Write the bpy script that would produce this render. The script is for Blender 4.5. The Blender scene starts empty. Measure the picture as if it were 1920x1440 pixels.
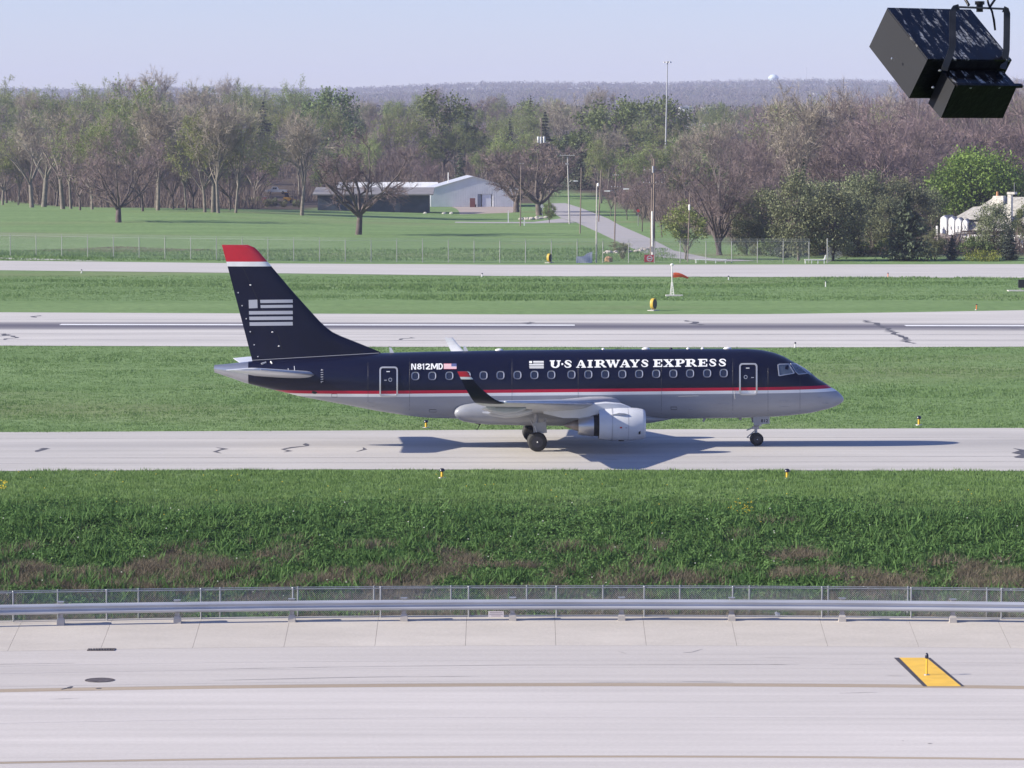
import bpy, bmesh, math, random
import numpy as np
from mathutils import Vector, Matrix

R = math.radians
rng = random.Random(7)
nrg = np.random.default_rng(11)
SC = bpy.context.scene
COL = SC.collection

# ------------------------------------------------------------------ camera, sky, sun, exposure
FPX = 6732.0                       # focal length in photograph pixels (1920 wide)
CAMZ = 14.7
PITCH = math.atan(464 / FPX)
cam_data = bpy.data.cameras.new('camera')
cam_data.sensor_width = 36
cam_data.lens = 36 * FPX / 1920
cam_data.clip_start = 0.5
cam_data.clip_end = 20000
cam = bpy.data.objects.new('camera', cam_data)
cam.location = (0, 0, CAMZ)
cam.rotation_euler = (math.pi / 2 - PITCH, 0, 0)
COL.objects.link(cam)
SC.camera = cam

SUN_EL, SUN_AZ = R(26), R(10)       # sun from the left, a little behind the camera
sun_dir = Vector((-math.cos(SUN_AZ) * math.cos(SUN_EL), -math.sin(SUN_AZ) * math.cos(SUN_EL), math.sin(SUN_EL)))
world = bpy.data.worlds.new('World')
SC.world = world
world.use_nodes = True
nt = world.node_tree
bg = nt.nodes['Background']
sky = nt.nodes.new('ShaderNodeTexSky')
sky.sky_type = 'NISHITA'
sky.sun_disc = False
sky.sun_elevation = SUN_EL
sky.sun_rotation = math.atan2(sun_dir.x, sun_dir.y)
sky.altitude = 300
sky.air_density = 1.0
sky.dust_density = 0.25
sky.ozone_density = 4.0
tint = nt.nodes.new('ShaderNodeMixRGB')      # white balance of the camera
tint.blend_type = 'MULTIPLY'
tint.inputs[0].default_value = 1.0
tint.inputs[2].default_value = (1.02, 0.965, 1.27, 1)
nt.links.new(sky.outputs[0], tint.inputs[1])
nt.links.new(tint.outputs[0], bg.inputs[0])
bg.inputs[1].default_value = 0.078

sun_data = bpy.data.lights.new('sun', 'SUN')
sun_data.energy = 5.0
sun_data.angle = R(0.5)
sun_data.color = (1.0, 0.925, 0.775)
sun = bpy.data.objects.new('sun', sun_data)
sun.rotation_euler = (-sun_dir).to_track_quat('-Z', 'Y').to_euler()
sun.location = (-100, 0, 120)
COL.objects.link(sun)

SC.view_settings.view_transform = 'Standard'
SC.view_settings.look = 'None'
SC.view_settings.gamma = 1
SC.view_settings.use_curve_mapping = False
SC.view_settings.exposure = 0.85
SC.render.engine = 'CYCLES'
SC.cycles.use_denoising = True
SC.cycles.max_bounces = 8
SC.cycles.volume_bounces = 0
SC.cycles.transparent_max_bounces = 16

# ------------------------------------------------------------------ picture <-> world
CP, SP = math.cos(PITCH), math.sin(PITCH)
CAM = Vector((0, 0, CAMZ))

def ray(px, py):
    a, b = (px - 960) / FPX, -(py - 720) / FPX
    return Vector((a, CP + b * SP, -SP + b * CP))

def ground_at(px, py, z=0.0):
    d = ray(px, py)
    return CAM + d * ((z - CAMZ) / d.z)

def at_depth(px, py, Y):
    d = ray(px, py)
    return CAM + d * (Y / d.y)

def ppm(Y):                         # photograph pixels per metre at depth Y
    return FPX / Y

# ------------------------------------------------------------------ terrain
def bow(x):
    return 0.0035 * np.minimum(np.abs(np.asarray(x, float) - 3), 45) ** 2

APRON_Z = -2.42
def hz(x, y):
    x = np.asarray(x, float); y = np.asarray(y, float)
    yy = y + np.where(y < 200, bow(x), 0) * np.clip((175 - y) / 25, 0, 1)
    z = np.interp(yy, [-200, 120.2, 123.4, 124.3, 125.6, 128.6, 141.5, 146, 150, 850, 1000, 1200, 1600, 2000, 3000, 4500, 6000, 7000, 8000, 9300],
                  [-2.50, -2.50, -2.06, -2.04, -2.2, -2.75, -0.35, -0.05, 0, 0, 4.5, 11, 17, 20, 26, 45, 80, 105, 114, 100])
    far = np.clip((y - 2400) / 4000, 0, 1)
    z = z + far * (5.0 * np.sin(x / 260 + 1.0) + 2.6 * np.sin(x / 97 + 2.1) + 4.0 * np.sin(x / 410 - y / 900) + x * 0.010)
    # lawn beyond the security fence: a gentle rise on the left and a shallow ditch along the fence
    lw = np.clip((-x - 10) / 40, 0, 1)
    z = z + lw * 1.3 * np.exp(-((y - 640) / 90) ** 2)
    z = z - 0.5 * lw * np.exp(-((y - 480) / 14) ** 2)
    return z

def terrain_at(px, py):
    lo, hi = 60.0, 9000.0
    d = ray(px, py)
    prev = None
    for Y in np.concatenate([np.arange(60, 1000, 2.0), np.arange(1000, 9000, 20.0)]):
        p = CAM + d * (Y / d.y)
        if p.z <= float(hz(p.x, p.y)):
            lo, hi = (prev or Y), Y
            break
        prev = Y
    for _ in range(18):
        m = (lo + hi) / 2
        p = CAM + d * (m / d.y)
        if p.z <= float(hz(p.x, p.y)): hi = m
        else: lo = m
    p = CAM + d * (hi / d.y)
    return Vector((p.x, p.y, float(hz(p.x, p.y))))

# ------------------------------------------------------------------ materials
def pmat(name, col, rough=0.6, metal=0.0, var=0.0, scale=3.0, bump=0.0, coat=0.0, stretch=None, rnd=0.0,
         spec=0.5, col2=None, detail=5.0, bscale=None, space='Object', trans=0.0):
    m = bpy.data.materials.new(name)
    m.use_nodes = True
    t = m.node_tree; b = t.nodes['Principled BSDF']
    b.inputs['Base Color'].default_value = (*col, 1)
    b.inputs['Roughness'].default_value = rough
    b.inputs['Metallic'].default_value = metal
    b.inputs['Specular IOR Level'].default_value = spec
    b.inputs['Coat Weight'].default_value = coat
    b.inputs['Coat Roughness'].default_value = 0.06
    tc = t.nodes.new('ShaderNodeTexCoord')
    src = tc.outputs['Object']
    if space == 'World':
        src = t.nodes.new('ShaderNodeNewGeometry').outputs['Position']
    if stretch:
        mp = t.nodes.new('ShaderNodeMapping')
        mp.inputs['Scale'].default_value = stretch
        t.links.new(src, mp.inputs[0]); src = mp.outputs[0]
    cur = None
    if var > 0 or col2:
        n = t.nodes.new('ShaderNodeTexNoise')
        n.inputs['Scale'].default_value = scale
        n.inputs['Detail'].default_value = detail
        t.links.new(src, n.inputs['Vector'])
        rp = t.nodes.new('ShaderNodeValToRGB')
        rp.color_ramp.elements[0].position = 0.33
        rp.color_ramp.elements[1].position = 0.67
        if col2:
            c0, c1 = col, col2
        else:
            c0 = tuple(c * (1 - var) for c in col); c1 = tuple(min(1, c * (1 + var)) for c in col)
        rp.color_ramp.elements[0].color = (*c0, 1); rp.color_ramp.elements[1].color = (*c1, 1)
        t.links.new(n.outputs['Fac'], rp.inputs[0])
        cur = rp.outputs[0]
    if rnd > 0:
        oi = t.nodes.new('ShaderNodeObjectInfo')
        hs = t.nodes.new('ShaderNodeHueSaturation')
        mr = t.nodes.new('ShaderNodeMapRange')
        mr.inputs['To Min'].default_value = 1 - rnd; mr.inputs['To Max'].default_value = 1 + rnd
        t.links.new(oi.outputs['Random'], mr.inputs['Value'])
        t.links.new(mr.outputs[0], hs.inputs['Value'])
        mr2 = t.nodes.new('ShaderNodeMapRange')
        mr2.inputs['To Min'].default_value = 0.5 - rnd * 0.08; mr2.inputs['To Max'].default_value = 0.5 + rnd * 0.08
        fr = t.nodes.new('ShaderNodeMath'); fr.operation = 'FRACT'
        mu = t.nodes.new('ShaderNodeMath'); mu.operation = 'MULTIPLY'; mu.inputs[1].default_value = 7.31
        t.links.new(oi.outputs['Random'], mu.inputs[0]); t.links.new(mu.outputs[0], fr.inputs[0])
        t.links.new(fr.outputs[0], mr2.inputs['Value']); t.links.new(mr2.outputs[0], hs.inputs['Hue'])
        if cur: t.links.new(cur, hs.inputs['Color'])
        else: hs.inputs['Color'].default_value = (*col, 1)
        cur = hs.outputs[0]
    if cur: t.links.new(cur, b.inputs['Base Color'])
    if trans > 0:
        tl = t.nodes.new('ShaderNodeBsdfTranslucent'); ms = t.nodes.new('ShaderNodeMixShader')
        ms.inputs[0].default_value = trans
        if cur: t.links.new(cur, tl.inputs[0])
        else: tl.inputs[0].default_value = (*col, 1)
        t.links.new(b.outputs[0], ms.inputs[1]); t.links.new(tl.outputs[0], ms.inputs[2])
        t.links.new(ms.outputs[0], t.nodes['Material Output'].inputs[0])
    if bump > 0:
        n2 = t.nodes.new('ShaderNodeTexNoise')
        n2.inputs['Scale'].default_value = bscale or scale * 4
        n2.inputs['Detail'].default_value = 4
        t.links.new(src, n2.inputs['Vector'])
        bp = t.nodes.new('ShaderNodeBump'); bp.inputs['Strength'].default_value = bump
        bp.inputs['Distance'].default_value = 0.05
        t.links.new(n2.outputs['Fac'], bp.inputs['Height'])
        t.links.new(bp.outputs[0], b.inputs['Normal'])
    return m

class Nodes:
    """tiny helper to write node graphs"""
    def __init__(s, m): s.t = m.node_tree
    def n(s, kind, **kw):
        x = s.t.nodes.new(kind)
        for k, v in kw.items():
            if k.startswith('_'): setattr(x, k[1:], v)
        return x
    def l(s, a, b): s.t.links.new(a, b)
    def noise(s, vec, scale, detail=4, rough=0.5, stretch=None):
        if stretch:
            mp = s.n('ShaderNodeMapping'); mp.inputs['Scale'].default_value = stretch
            s.l(vec, mp.inputs[0]); vec = mp.outputs[0]
        x = s.n('ShaderNodeTexNoise'); x.inputs['Scale'].default_value = scale
        x.inputs['Detail'].default_value = detail; x.inputs['Roughness'].default_value = rough
        s.l(vec, x.inputs['Vector']); return x.outputs['Fac']
    def ramp(s, fac, stops, const=False):
        x = s.n('ShaderNodeValToRGB')
        if const: x.color_ramp.interpolation = 'CONSTANT'
        e = x.color_ramp.elements
        while len(e) < len(stops): e.new(0.5)
        for i, (p, c) in enumerate(stops):
            e[i].position = p; e[i].color = (*c, 1) if len(c) == 3 else c
        s.l(fac, x.inputs[0]); return x.outputs[0]
    def mix(s, fac, a, b, mode='MIX'):
        x = s.n('ShaderNodeMixRGB', _blend_type=mode)
        for i, v in ((0, fac), (1, a), (2, b)):
            if isinstance(v, (int, float)): x.inputs[i].default_value = v
            elif isinstance(v, tuple): x.inputs[i].default_value = (*v, 1)
            else: s.l(v, x.inputs[i])
        return x.outputs[0]
    def math(s, op, a, b=0.0, c=0.0):
        x = s.n('ShaderNodeMath', _operation=op)
        for i, v in enumerate((a, b, c)):
            if isinstance(v, (int, float)): x.inputs[i].default_value = v
            else: s.l(v, x.inputs[i])
        return x.outputs[0]

# ------------------------------------------------------------------ mesh builder
class MB:
    def __init__(s): s.v = []; s.f = []; s.m = []
    def add(s, vs, fs, m=0):
        o = len(s.v)
        s.v += [tuple(v) for v in vs]
        s.f += [tuple(i + o for i in f) for f in fs]
        s.m += [m] * len(fs)
    def quad(s, a, b, c, d, m=0): s.add([a, b, c, d], [(0, 1, 2, 3)], m)
    def box(s, c, size, rz=0.0, m=0, rot=None):
        hx, hy, hz_ = size[0] / 2, size[1] / 2, size[2] / 2
        M = rot or Matrix.Rotation(rz, 3, 'Z')
        c = Vector(c)
        vs = [c + M @ Vector((x * hx, y * hy, z * hz_)) for z in (-1, 1) for y in (-1, 1) for x in (-1, 1)]
        s.add(vs, [(0, 2, 3, 1), (4, 5, 7, 6), (0, 1, 5, 4), (2, 6, 7, 3), (0, 4, 6, 2), (1, 3, 7, 5)], m)
    def para(s, o, a, b, c, m=0):          # parallelepiped from corner and three edges
        o, a, b, c = map(Vector, (o, a, b, c))
        vs = [o, o + a, o + b, o + a + b, o + c, o + a + c, o + b + c, o + a + b + c]
        s.add(vs, [(0, 2, 3, 1), (4, 5, 7, 6), (0, 1, 5, 4), (2, 6, 7, 3), (0, 4, 6, 2), (1, 3, 7, 5)], m)
    def loft(s, rings, caps=True, m=0, close=True):
        n = len(rings[0]); vs = [p for r in rings for p in r]; fs = []
        for i in range(len(rings) - 1):
            for j in range(n if close else n - 1):
                k = (j + 1) % n
                fs.append((i * n + j, i * n + k, (i + 1) * n + k, (i + 1) * n + j))
        if caps and close:
            fs.append(tuple(range(n - 1, -1, -1)))
            fs.append(tuple((len(rings) - 1) * n + j for j in range(n)))
        s.add(vs, fs, m)
    def tube(s, p0, p1, r0, r1=None, n=8, m=0, caps=True): s.path([p0, p1], [r0, r0 if r1 is None else r1], n, m, caps)
    def path(s, pts, rad, n=6, m=0, caps=True):
        pts = [Vector(p) for p in pts]
        if isinstance(rad, (int, float)): rad = [rad] * len(pts)
        rings = []
        up = None
        for i, p in enumerate(pts):
            d = (pts[min(i + 1, len(pts) - 1)] - pts[max(i - 1, 0)])
            if d.length < 1e-9: d = Vector((0, 0, 1))
            d.normalize()
            if up is None: up = Vector((0, 0, 1)) if abs(d.z) < 0.9 else Vector((0, 1, 0))
            u = d.cross(up)
            if u.length < 1e-6: u = d.cross(Vector((1, 0, 0)))
            u.normalize(); w = u.cross(d)
            rings.append([p + (u * math.cos(a) + w * math.sin(a)) * rad[i] for a in (2 * math.pi * k / n for k in range(n))])
        s.loft(rings, caps, m)
    def lathe(s, prof, c, axis='x', n=28, m=0, caps=True):
        rings = []
        c = Vector(c)
        for t, r in prof:
            ring = []
            for k in range(n):
                a = 2 * math.pi * k / n
                if axis == 'x': q = Vector((t, r * math.cos(a), r * math.sin(a)))
                elif axis == 'y': q = Vector((r * math.sin(a), t, r * math.cos(a)))
                else: q = Vector((r * math.cos(a), r * math.sin(a), t))
                ring.append(c + q)
            rings.append(ring)
        s.loft(rings, caps, m)
    def prism(s, poly, vec, m=0):
        n = len(poly); poly = [Vector(p) for p in poly]; vec = Vector(vec)
        vs = poly + [p + vec for p in poly]
        fs = [tuple(range(n - 1, -1, -1)), tuple(range(n, 2 * n))] + [(i, (i + 1) % n, n + (i + 1) % n, n + i) for i in range(n)]
        s.add(vs, fs, m)
    def blob(s, c, r, m=0, seed=0, jag=0.18, nu=8, nv=6):
        q = random.Random(seed); c = Vector(c)
        vs = []; fs = []
        for i in range(nv + 1):
            th = math.pi * i / nv
            for j in range(nu):
                a = 2 * math.pi * j / nu
                k = 1 + q.uniform(-jag, jag)
                vs.append(c + Vector((r[0] * math.sin(th) * math.cos(a) * k, r[1] * math.sin(th) * math.sin(a) * k, r[2] * math.cos(th) * k)))
        for i in range(nv):
            for j in range(nu):
                k = (j + 1) % nu
                fs.append((i * nu + j, (i + 1) * nu + j, (i + 1) * nu + k, i * nu + k))
        s.add(vs, fs, m)
    def mesh(s, name, mats, smooth=None):
        me = bpy.data.meshes.new(name)
        me.from_pydata(s.v, [], s.f)
        for mt in (mats if isinstance(mats, (list, tuple)) else [mats]): me.materials.append(mt)
        me.polygons.foreach_set('material_index', s.m)
        bm = bmesh.new(); bm.from_mesh(me)
        bmesh.ops.recalc_face_normals(bm, faces=bm.faces)
        bm.to_mesh(me); bm.free()
        if smooth is not None:
            me.polygons.foreach_set('use_smooth', [True] * len(me.polygons))
            me.set_sharp_from_angle(angle=R(smooth))
        me.update()
        return me
    def obj(s, name, mats, parent=None, smooth=None, loc=None):
        o = bpy.data.objects.new(name, s.mesh(name, mats, smooth))
        COL.objects.link(o)
        if parent: o.parent = parent
        if loc is not None: o.location = loc
        return o

def fast_mesh(name, V, F, mats, mi=None):
    """numpy arrays -> mesh; F is (n,3) or (n,4)"""
    me = bpy.data.meshes.new(name)
    V = np.asarray(V, np.float32); F = np.asarray(F, np.int32)
    k = F.shape[1]
    me.vertices.add(len(V)); me.vertices.foreach_set('co', V.ravel())
    me.loops.add(F.size); me.loops.foreach_set('vertex_index', F.ravel())
    me.polygons.add(len(F)); me.polygons.foreach_set('loop_start', np.arange(0, F.size, k, dtype=np.int32))
    for mt in (mats if isinstance(mats, (list, tuple)) else [mats]): me.materials.append(mt)
    if mi is not None: me.polygons.foreach_set('material_index', np.asarray(mi, np.int32))
    me.update(calc_edges=True)
    return me

def link(name, me, parent=None, loc=None):
    o = bpy.data.objects.new(name, me); COL.objects.link(o)
    if parent: o.parent = parent
    if loc is not None: o.location = loc
    return o

def tag(o, label=None, cat=None, group=None, kind=None):
    if label: o['label'] = label
    if cat: o['category'] = cat
    if group: o['group'] = group
    if kind: o['kind'] = kind
    return o

def thing(name, label, cat, loc=(0, 0, 0), rz=0.0, group=None):
    o = bpy.data.objects.new(name, None)
    o.empty_display_size = 0.3
    COL.objects.link(o)
    o.location = loc; o.rotation_euler = (0, 0, rz)
    return tag(o, label, cat, group)

def copy_thing(root, loc, rz=0.0, sc=(1, 1, 1), label=None, group=None):
    r = root.copy(); COL.objects.link(r)
    r.location = loc; r.rotation_euler = (0, 0, rz); r.scale = sc
    if label: r['label'] = label
    if group: r['group'] = group
    for ch in list(root.children):
        c = ch.copy(); COL.objects.link(c); c.parent = r
        for g in list(ch.children):
            d = g.copy(); COL.objects.link(d); d.parent = c
    return r
# ------------------------------------------------------------------ ground and pavements
def grass_material(name, ga, gb, dry, sc=1.0):
    m = bpy.data.materials.new(name); m.use_nodes = True
    N = Nodes(m); b = m.node_tree.nodes['Principled BSDF']
    pos = N.n('ShaderNodeNewGeometry').outputs['Position']
    n1 = N.noise(pos, 0.12 * sc, 6, 0.6, (0.35, 1, 1))
    n2 = N.noise(pos, 1.6 * sc, 6, 0.65, (0.6, 1, 1))
    n3 = N.noise(pos, 0.035, 4, 0.5, (0.5, 1, 1))
    c = N.ramp(n1, [(0.35, ga), (0.65, gb)])
    f = N.ramp(n2, [(0.3, (0.62, 0.66, 0.6)), (0.5, (1, 1, 1)), (0.72, (1.28, 1.22, 1.15))])
    c = N.mix(1.0, c, f, 'MULTIPLY')
    d = N.ramp(n3, [(0.55, (0, 0, 0)), (0.72, (1, 1, 1))])
    d2 = N.math('MULTIPLY', d, 0.45)
    c = N.mix(d2, c, dry)
    at = N.n('ShaderNodeAttribute', _attribute_name='wood')
    c = N.mix(at.outputs['Fac'], c, N.ramp(n2, [(0.3, (0.05, 0.038, 0.03)), (0.7, (0.115, 0.088, 0.066))]))
    N.l(c, b.inputs['Base Color'])
    b.inputs['Roughness'].default_value = 0.9
    b.inputs['Specular IOR Level'].default_value = 0.15
    bp = N.n('ShaderNodeBump'); bp.inputs['Strength'].default_value = 0.6; bp.inputs['Distance'].default_value = 0.12
    N.l(N.noise(pos, 4.0, 5, 0.7), bp.inputs['Height']); N.l(bp.outputs[0], b.inputs['Normal'])
    return m

G_LIGHT, G_MID, G_DRY = (0.138, 0.222, 0.080), (0.180, 0.268, 0.108), (0.21, 0.19, 0.11)
m_grass = grass_material('mown grass', G_LIGHT, G_MID, G_DRY)
m_soil = pmat('bank soil', (0.06, 0.10, 0.035), 0.95, var=0.4, scale=1.5, spec=0.1)

ys = np.concatenate([[-200, -60, 0, 40, 80, 110, 118], np.arange(119.5, 152, 0.75), np.arange(152, 200, 4), np.arange(205, 460, 10),
                     np.arange(460, 900, 9), np.arange(900, 1600, 25), np.arange(1600, 9301, 70)])
us = np.linspace(-1, 1, 121)
GX = np.outer(50 + 0.32 * np.maximum(ys, 0), us); GY = np.repeat(ys[:, None], len(us), 1)
GZ = hz(GX, GY)
nv, nu = GX.shape
idx = np.arange(nv * nu).reshape(nv, nu)
F = np.stack([idx[:-1, :-1], idx[:-1, 1:], idx[1:, 1:], idx[1:, :-1]], -1).reshape(-1, 4)
fy = (GY[:-1, :-1] + 0.4).reshape(-1)
me = fast_mesh('ground', np.stack([GX, GY, GZ], -1).reshape(-1, 3), F, [m_grass, m_soil], (fy < 146).astype(int))
me.polygons.foreach_set('use_smooth', [True] * len(me.polygons))
# leaf litter under the woods
_px = 960 + GX / np.maximum(GY, 1) * FPX
_E = np.interp(_px, [-400, 0, 100, 200, 480, 600, 630, 1030, 1040, 1130, 1210, 1300, 1400, 1500, 2200], [900, 842, 745, 712, 672, 690, 790, 790, 900, 860, 640, 560, 480, 445, 440])
_w = np.clip((GY - _E) / 14 + 0.5, 0, 1).astype(np.float32)
at_ = me.attributes.new('wood', 'FLOAT', 'POINT'); at_.data.foreach_set('value', _w.ravel())
ground = tag(link('ground', me), kind='structure')

def concrete(name, base, streak=0.10, blotch=0.08, extra=None, ax=0.02):
    m = bpy.data.materials.new(name); m.use_nodes = True
    N = Nodes(m); b = m.node_tree.nodes['Principled BSDF']
    pos = N.n('ShaderNodeNewGeometry').outputs['Position']
    s1 = N.noise(pos, 1.3, 6, 0.6, (ax, 1, 1))
    s2 = N.noise(pos, 0.25, 5, 0.55, (0.25, 1, 1))
    s3 = N.noise(pos, 9.0, 3, 0.6)
    c = N.ramp(s1, [(0.3, tuple(k * (1 - streak) for k in base)), (0.7, tuple(k * (1 + streak * 0.6) for k in base))])
    c = N.mix(1.0, c, N.ramp(s2, [(0.3, (1 - blotch,) * 3), (0.7, (1 + blotch,) * 3)]), 'MULTIPLY')
    c = N.mix(1.0, c, N.ramp(s3, [(0.3, (0.95,) * 3), (0.7, (1.05,) * 3)]), 'MULTIPLY')
    if extra: c = extra(N, pos, c)
    N.l(c, b.inputs['Base Color'])
    b.inputs['Roughness'].default_value = 0.85
    b.inputs['Specular IOR Level'].default_value = 0.25
    return m

def line_world(pts, z=0.0, ext=900):
    """edge given in photograph pixels -> points on the ground, carried on past the frame on both sides"""
    P = [ground_at(px, py, z) for px, py in pts]
    a = (P[0] - P[1]).normalized(); b = (P[-1] - P[-2]).normalized()
    return [P[0] + a * ext * 0.12] + P + [P[-1] + b * ext * 0.12]

def edge_y(L, x):
    return np.interp(x, [p.x for p in L], [p.y for p in L])

def strip(name, near, far, z, mat, n=80, step=0.0):
    x0 = max(near[0].x, far[0].x); x1 = min(near[-1].x, far[-1].x)
    xs = np.linspace(x0, x1, n)
    mb = MB()
    vs = []
    for x in xs:
        vs += [(x, float(edge_y(near, x)), z), (x, float(edge_y(far, x)), z)]
    mb.add(vs, [(2 * i, 2 * i + 2, 2 * i + 3, 2 * i + 1) for i in range(n - 1)])
    return mb.obj(name, mat)

def rubber(yc, half, amount, col=(0.075, 0.07, 0.10)):
    def fn(N, pos, c):       # tyre rubber and oil along the centre line: a stain that lies on the concrete
        sx = N.n('ShaderNodeSeparateXYZ'); N.l(pos, sx.inputs[0])
        yy = N.math('SUBTRACT', sx.outputs[1], N.math('MULTIPLY_ADD', sx.outputs[0], yc[1], yc[0]))
        w = N.math('MULTIPLY', N.math('SUBTRACT', N.noise(pos, 0.12, 3, 0.5, (0.1, 1, 1)), 0.5), half * 0.7)
        d = N.math('DIVIDE', N.math('ABSOLUTE', N.math('ADD', yy, w)), half)
        f = N.math('MULTIPLY', N.math('SUBTRACT', 1.0, N.math('SMOOTHSTEP', d, 0.0, 1.0)) if False else N.math('POWER', N.math('MAXIMUM', N.math('SUBTRACT', 1.0, d), 0.0), 0.42), amount)
        return N.mix(f, c, col)
    return fn

tw_near = line_world([(0, 884), (640, 880.7), (1280, 882), (1920, 884)])
tw_far = line_world([(0, 811), (640, 808), (960, 806.3), (1440, 805), (1920, 803)])
rw_near = line_world([(0, 648.5), (640, 650.5), (1440, 652), (1920, 650.5)])
rw_far = line_world([(0, 586), (467, 588), (960, 590), (1440, 589.5), (1700, 586), (1920, 582)])
ft_near = line_world([(0, 507), (640, 514), (960, 518), (1440, 519.7), (1920, 521.3)])
ft_far = line_world([(0, 489), (467, 494), (960, 496.7), (1440, 496.3), (1920, 495.5)])
C_CON = (0.49, 0.465, 0.445)
rc0, rc1 = ground_at(113, 609), ground_at(1697, 611)
rsl = (rc1.y - rc0.y) / (rc1.x - rc0.x)
m_runway = concrete('runway concrete', tuple(c * 1.05 for c in C_CON), extra=rubber((rc0.y - rsl * rc0.x - 1.7, rsl), 6.0, 0.92))
ta, tb = ground_at(0, 836), ground_at(1920, 831)
tsl = (tb.y - ta.y) / (tb.x - ta.x)
m_taxi = concrete('taxiway concrete', tuple(c * 0.95 for c in C_CON), 0.08, 0.10, extra=rubber((ta.y - tsl * ta.x, tsl), 2.2, 0.25, (0.2, 0.19, 0.2)))
m_farway = concrete('far taxiway concrete', C_CON)
taxiway = tag(strip('taxiway', tw_near, tw_far, 0.02, m_taxi), kind='structure')
runway = tag(strip('runway', rw_near, rw_far, 0.02, m_runway), kind='structure')
far_taxiway = tag(strip('taxiway', ft_near, ft_far, 0.02, m_farway), kind='structure')

m_white_paint = pmat('white road paint', (0.8, 0.8, 0.8), 0.6, var=0.06, scale=1.0)
m_crack = pmat('tar crack filler', (0.085, 0.08, 0.09), 0.7, var=0.3, scale=3)
m_crack2 = pmat('dirty joint', (0.26, 0.245, 0.25), 0.8, var=0.25, scale=2)
def runway_dash(xa, xb):
    mb = MB()
    ya = rc0.y + (xa - rc0.x) * rsl; yb = rc0.y + (xb - rc0.x) * rsl
    mb.add([(xa, ya - 0.8, 0.028), (xb, yb - 0.8, 0.028), (xb, yb + 0.8, 0.028), (xa, ya + 0.8, 0.028)], [(0, 1, 2, 3)])
    o = mb.obj('centre_line_dash', m_white_paint, runway)
xa = rc0.x; xb = ground_at(1078, 611.5).x; xc = rc1.x
per = xc - xa
for k in (-1, 0, 1):
    runway_dash(xa + k * per, xb + k * per)

def crack(parent, pts, w, z=0.026, mat=None, name='crack', zg=0.0, jit=0.4, seed=1):
    """irregular crack or joint line through picture points"""
    q = random.Random(seed)
    P = [ground_at(px, py, zg) for px, py in pts]
    Q = []
    for a, b in zip(P, P[1:]):
        n = max(2, int((b - a).length / 0.8)) if (b - a).length < 40 else 30
        for i in range(n): Q.append(a.lerp(b, i / n) + Vector((q.uniform(-jit, jit), q.uniform(-jit, jit) * 0.5, 0)))
    Q.append(P[-1])
    mb = MB(); vs = []
    for i, p in enumerate(Q):
        d = Q[min(i + 1, len(Q) - 1)] - Q[max(i - 1, 0)]
        nrm = Vector((-d.y, d.x, 0)).normalized() * w * q.uniform(0.5, 1.3) * (0.3 if i in (0, len(Q) - 1) else 1)
        vs += [(p.x - nrm.x, p.y - nrm.y, zg + z), (p.x + nrm.x, p.y + nrm.y, zg + z)]
    mb.add(vs, [(2 * i, 2 * i + 2, 2 * i + 3, 2 * i + 1) for i in range(len(Q) - 1)])
    return mb.obj(name, mat or m_crack, parent)

crack(runway, [(1622, 600.5), (1635, 606), (1650, 612), (1662, 617), (1675, 626), (1690, 634), (1700, 639), (1710, 645)], 0.22, seed=3)
crack(runway, [(1288, 601), (1297, 604), (1312, 610)], 0.25, seed=4)
crack(runway, [(985, 609), (992, 604)], 0.25, seed=5)
crack(runway, [(61, 596), (76, 592)], 0.22, seed=6)
crack(runway, [(0, 631), (18, 626), (24, 634), (8, 638)], 0.18, seed=7)
crack(runway, [(756, 638), (768, 633)], 0.18, seed=8)
crack(runway, [(1895, 617), (1912, 617.5)], 0.3, seed=9)
for y0, w in ((627, 0.25), (638, 0.2), (600, 0.15)):
    crack(runway, [(-300, y0 - 1), (960, y0 + 1), (2200, y0)], w, z=0.024, mat=m_crack2, name='joint_line', jit=0.05, seed=int(y0))
crack(taxiway, [(66, 848), (74, 843), (84, 841)], 0.22, seed=10)
crack(taxiway, [(407, 840), (411, 845), (415, 851)], 0.14, seed=11)
crack(taxiway, [(533, 849), (545, 843), (570, 837), (573, 832)], 0.14, seed=12)
crack(taxiway, [(676, 848), (681, 840)], 0.14, seed=13)
crack(taxiway, [(1914, 842), (1918, 850), (1916, 858), (1924, 860)], 0.3, seed=14)
for y0 in (822, 858, 868):
    crack(taxiway, [(-300, y0 + 2), (960, y0), (2200, y0 - 2)], 0.05, z=0.024, mat=m_crack2, name='joint_line', jit=0.03, seed=int(y0))
crack(taxiway, [(1120, 862), (1160, 862)], 0.05, seed=17)

# near apron: long paving strips with recessed joints, a sealed tan strip between them
m_apron = concrete('apron concrete', (0.525, 0.49, 0.475), 0.11, 0.06)
m_apron2 = concrete('apron shoulder concrete', (0.48, 0.447, 0.43), 0.09, 0.06)
m_tan = concrete('tan joint seal', (0.38, 0.31, 0.24), 0.15, 0.1)
m_ramp = concrete('tan ramp concrete', (0.48, 0.442, 0.408), 0.07, 0.09, ax=0.3)
apron = bpy.data.objects.new('apron', None); COL.objects.link(apron); tag(apron, kind='structure')
def bowed_slab(name, ya, yb, za, zb, x0, x1, mat, parent, th=0.2, n=48, gap=0.012, gx=0.0):
    mb = MB(); rings = []
    for x in np.linspace(x0 + gx, x1 - gx, n):
        b = float(bow(x))
        rings.append([(x, ya - b + gap, za), (x, yb - b - gap, zb), (x, yb - b - gap, zb - th), (x, ya - b + gap, za - th)])
    mb.loft(rings)
    return mb.obj(name, mat, parent)
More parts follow.
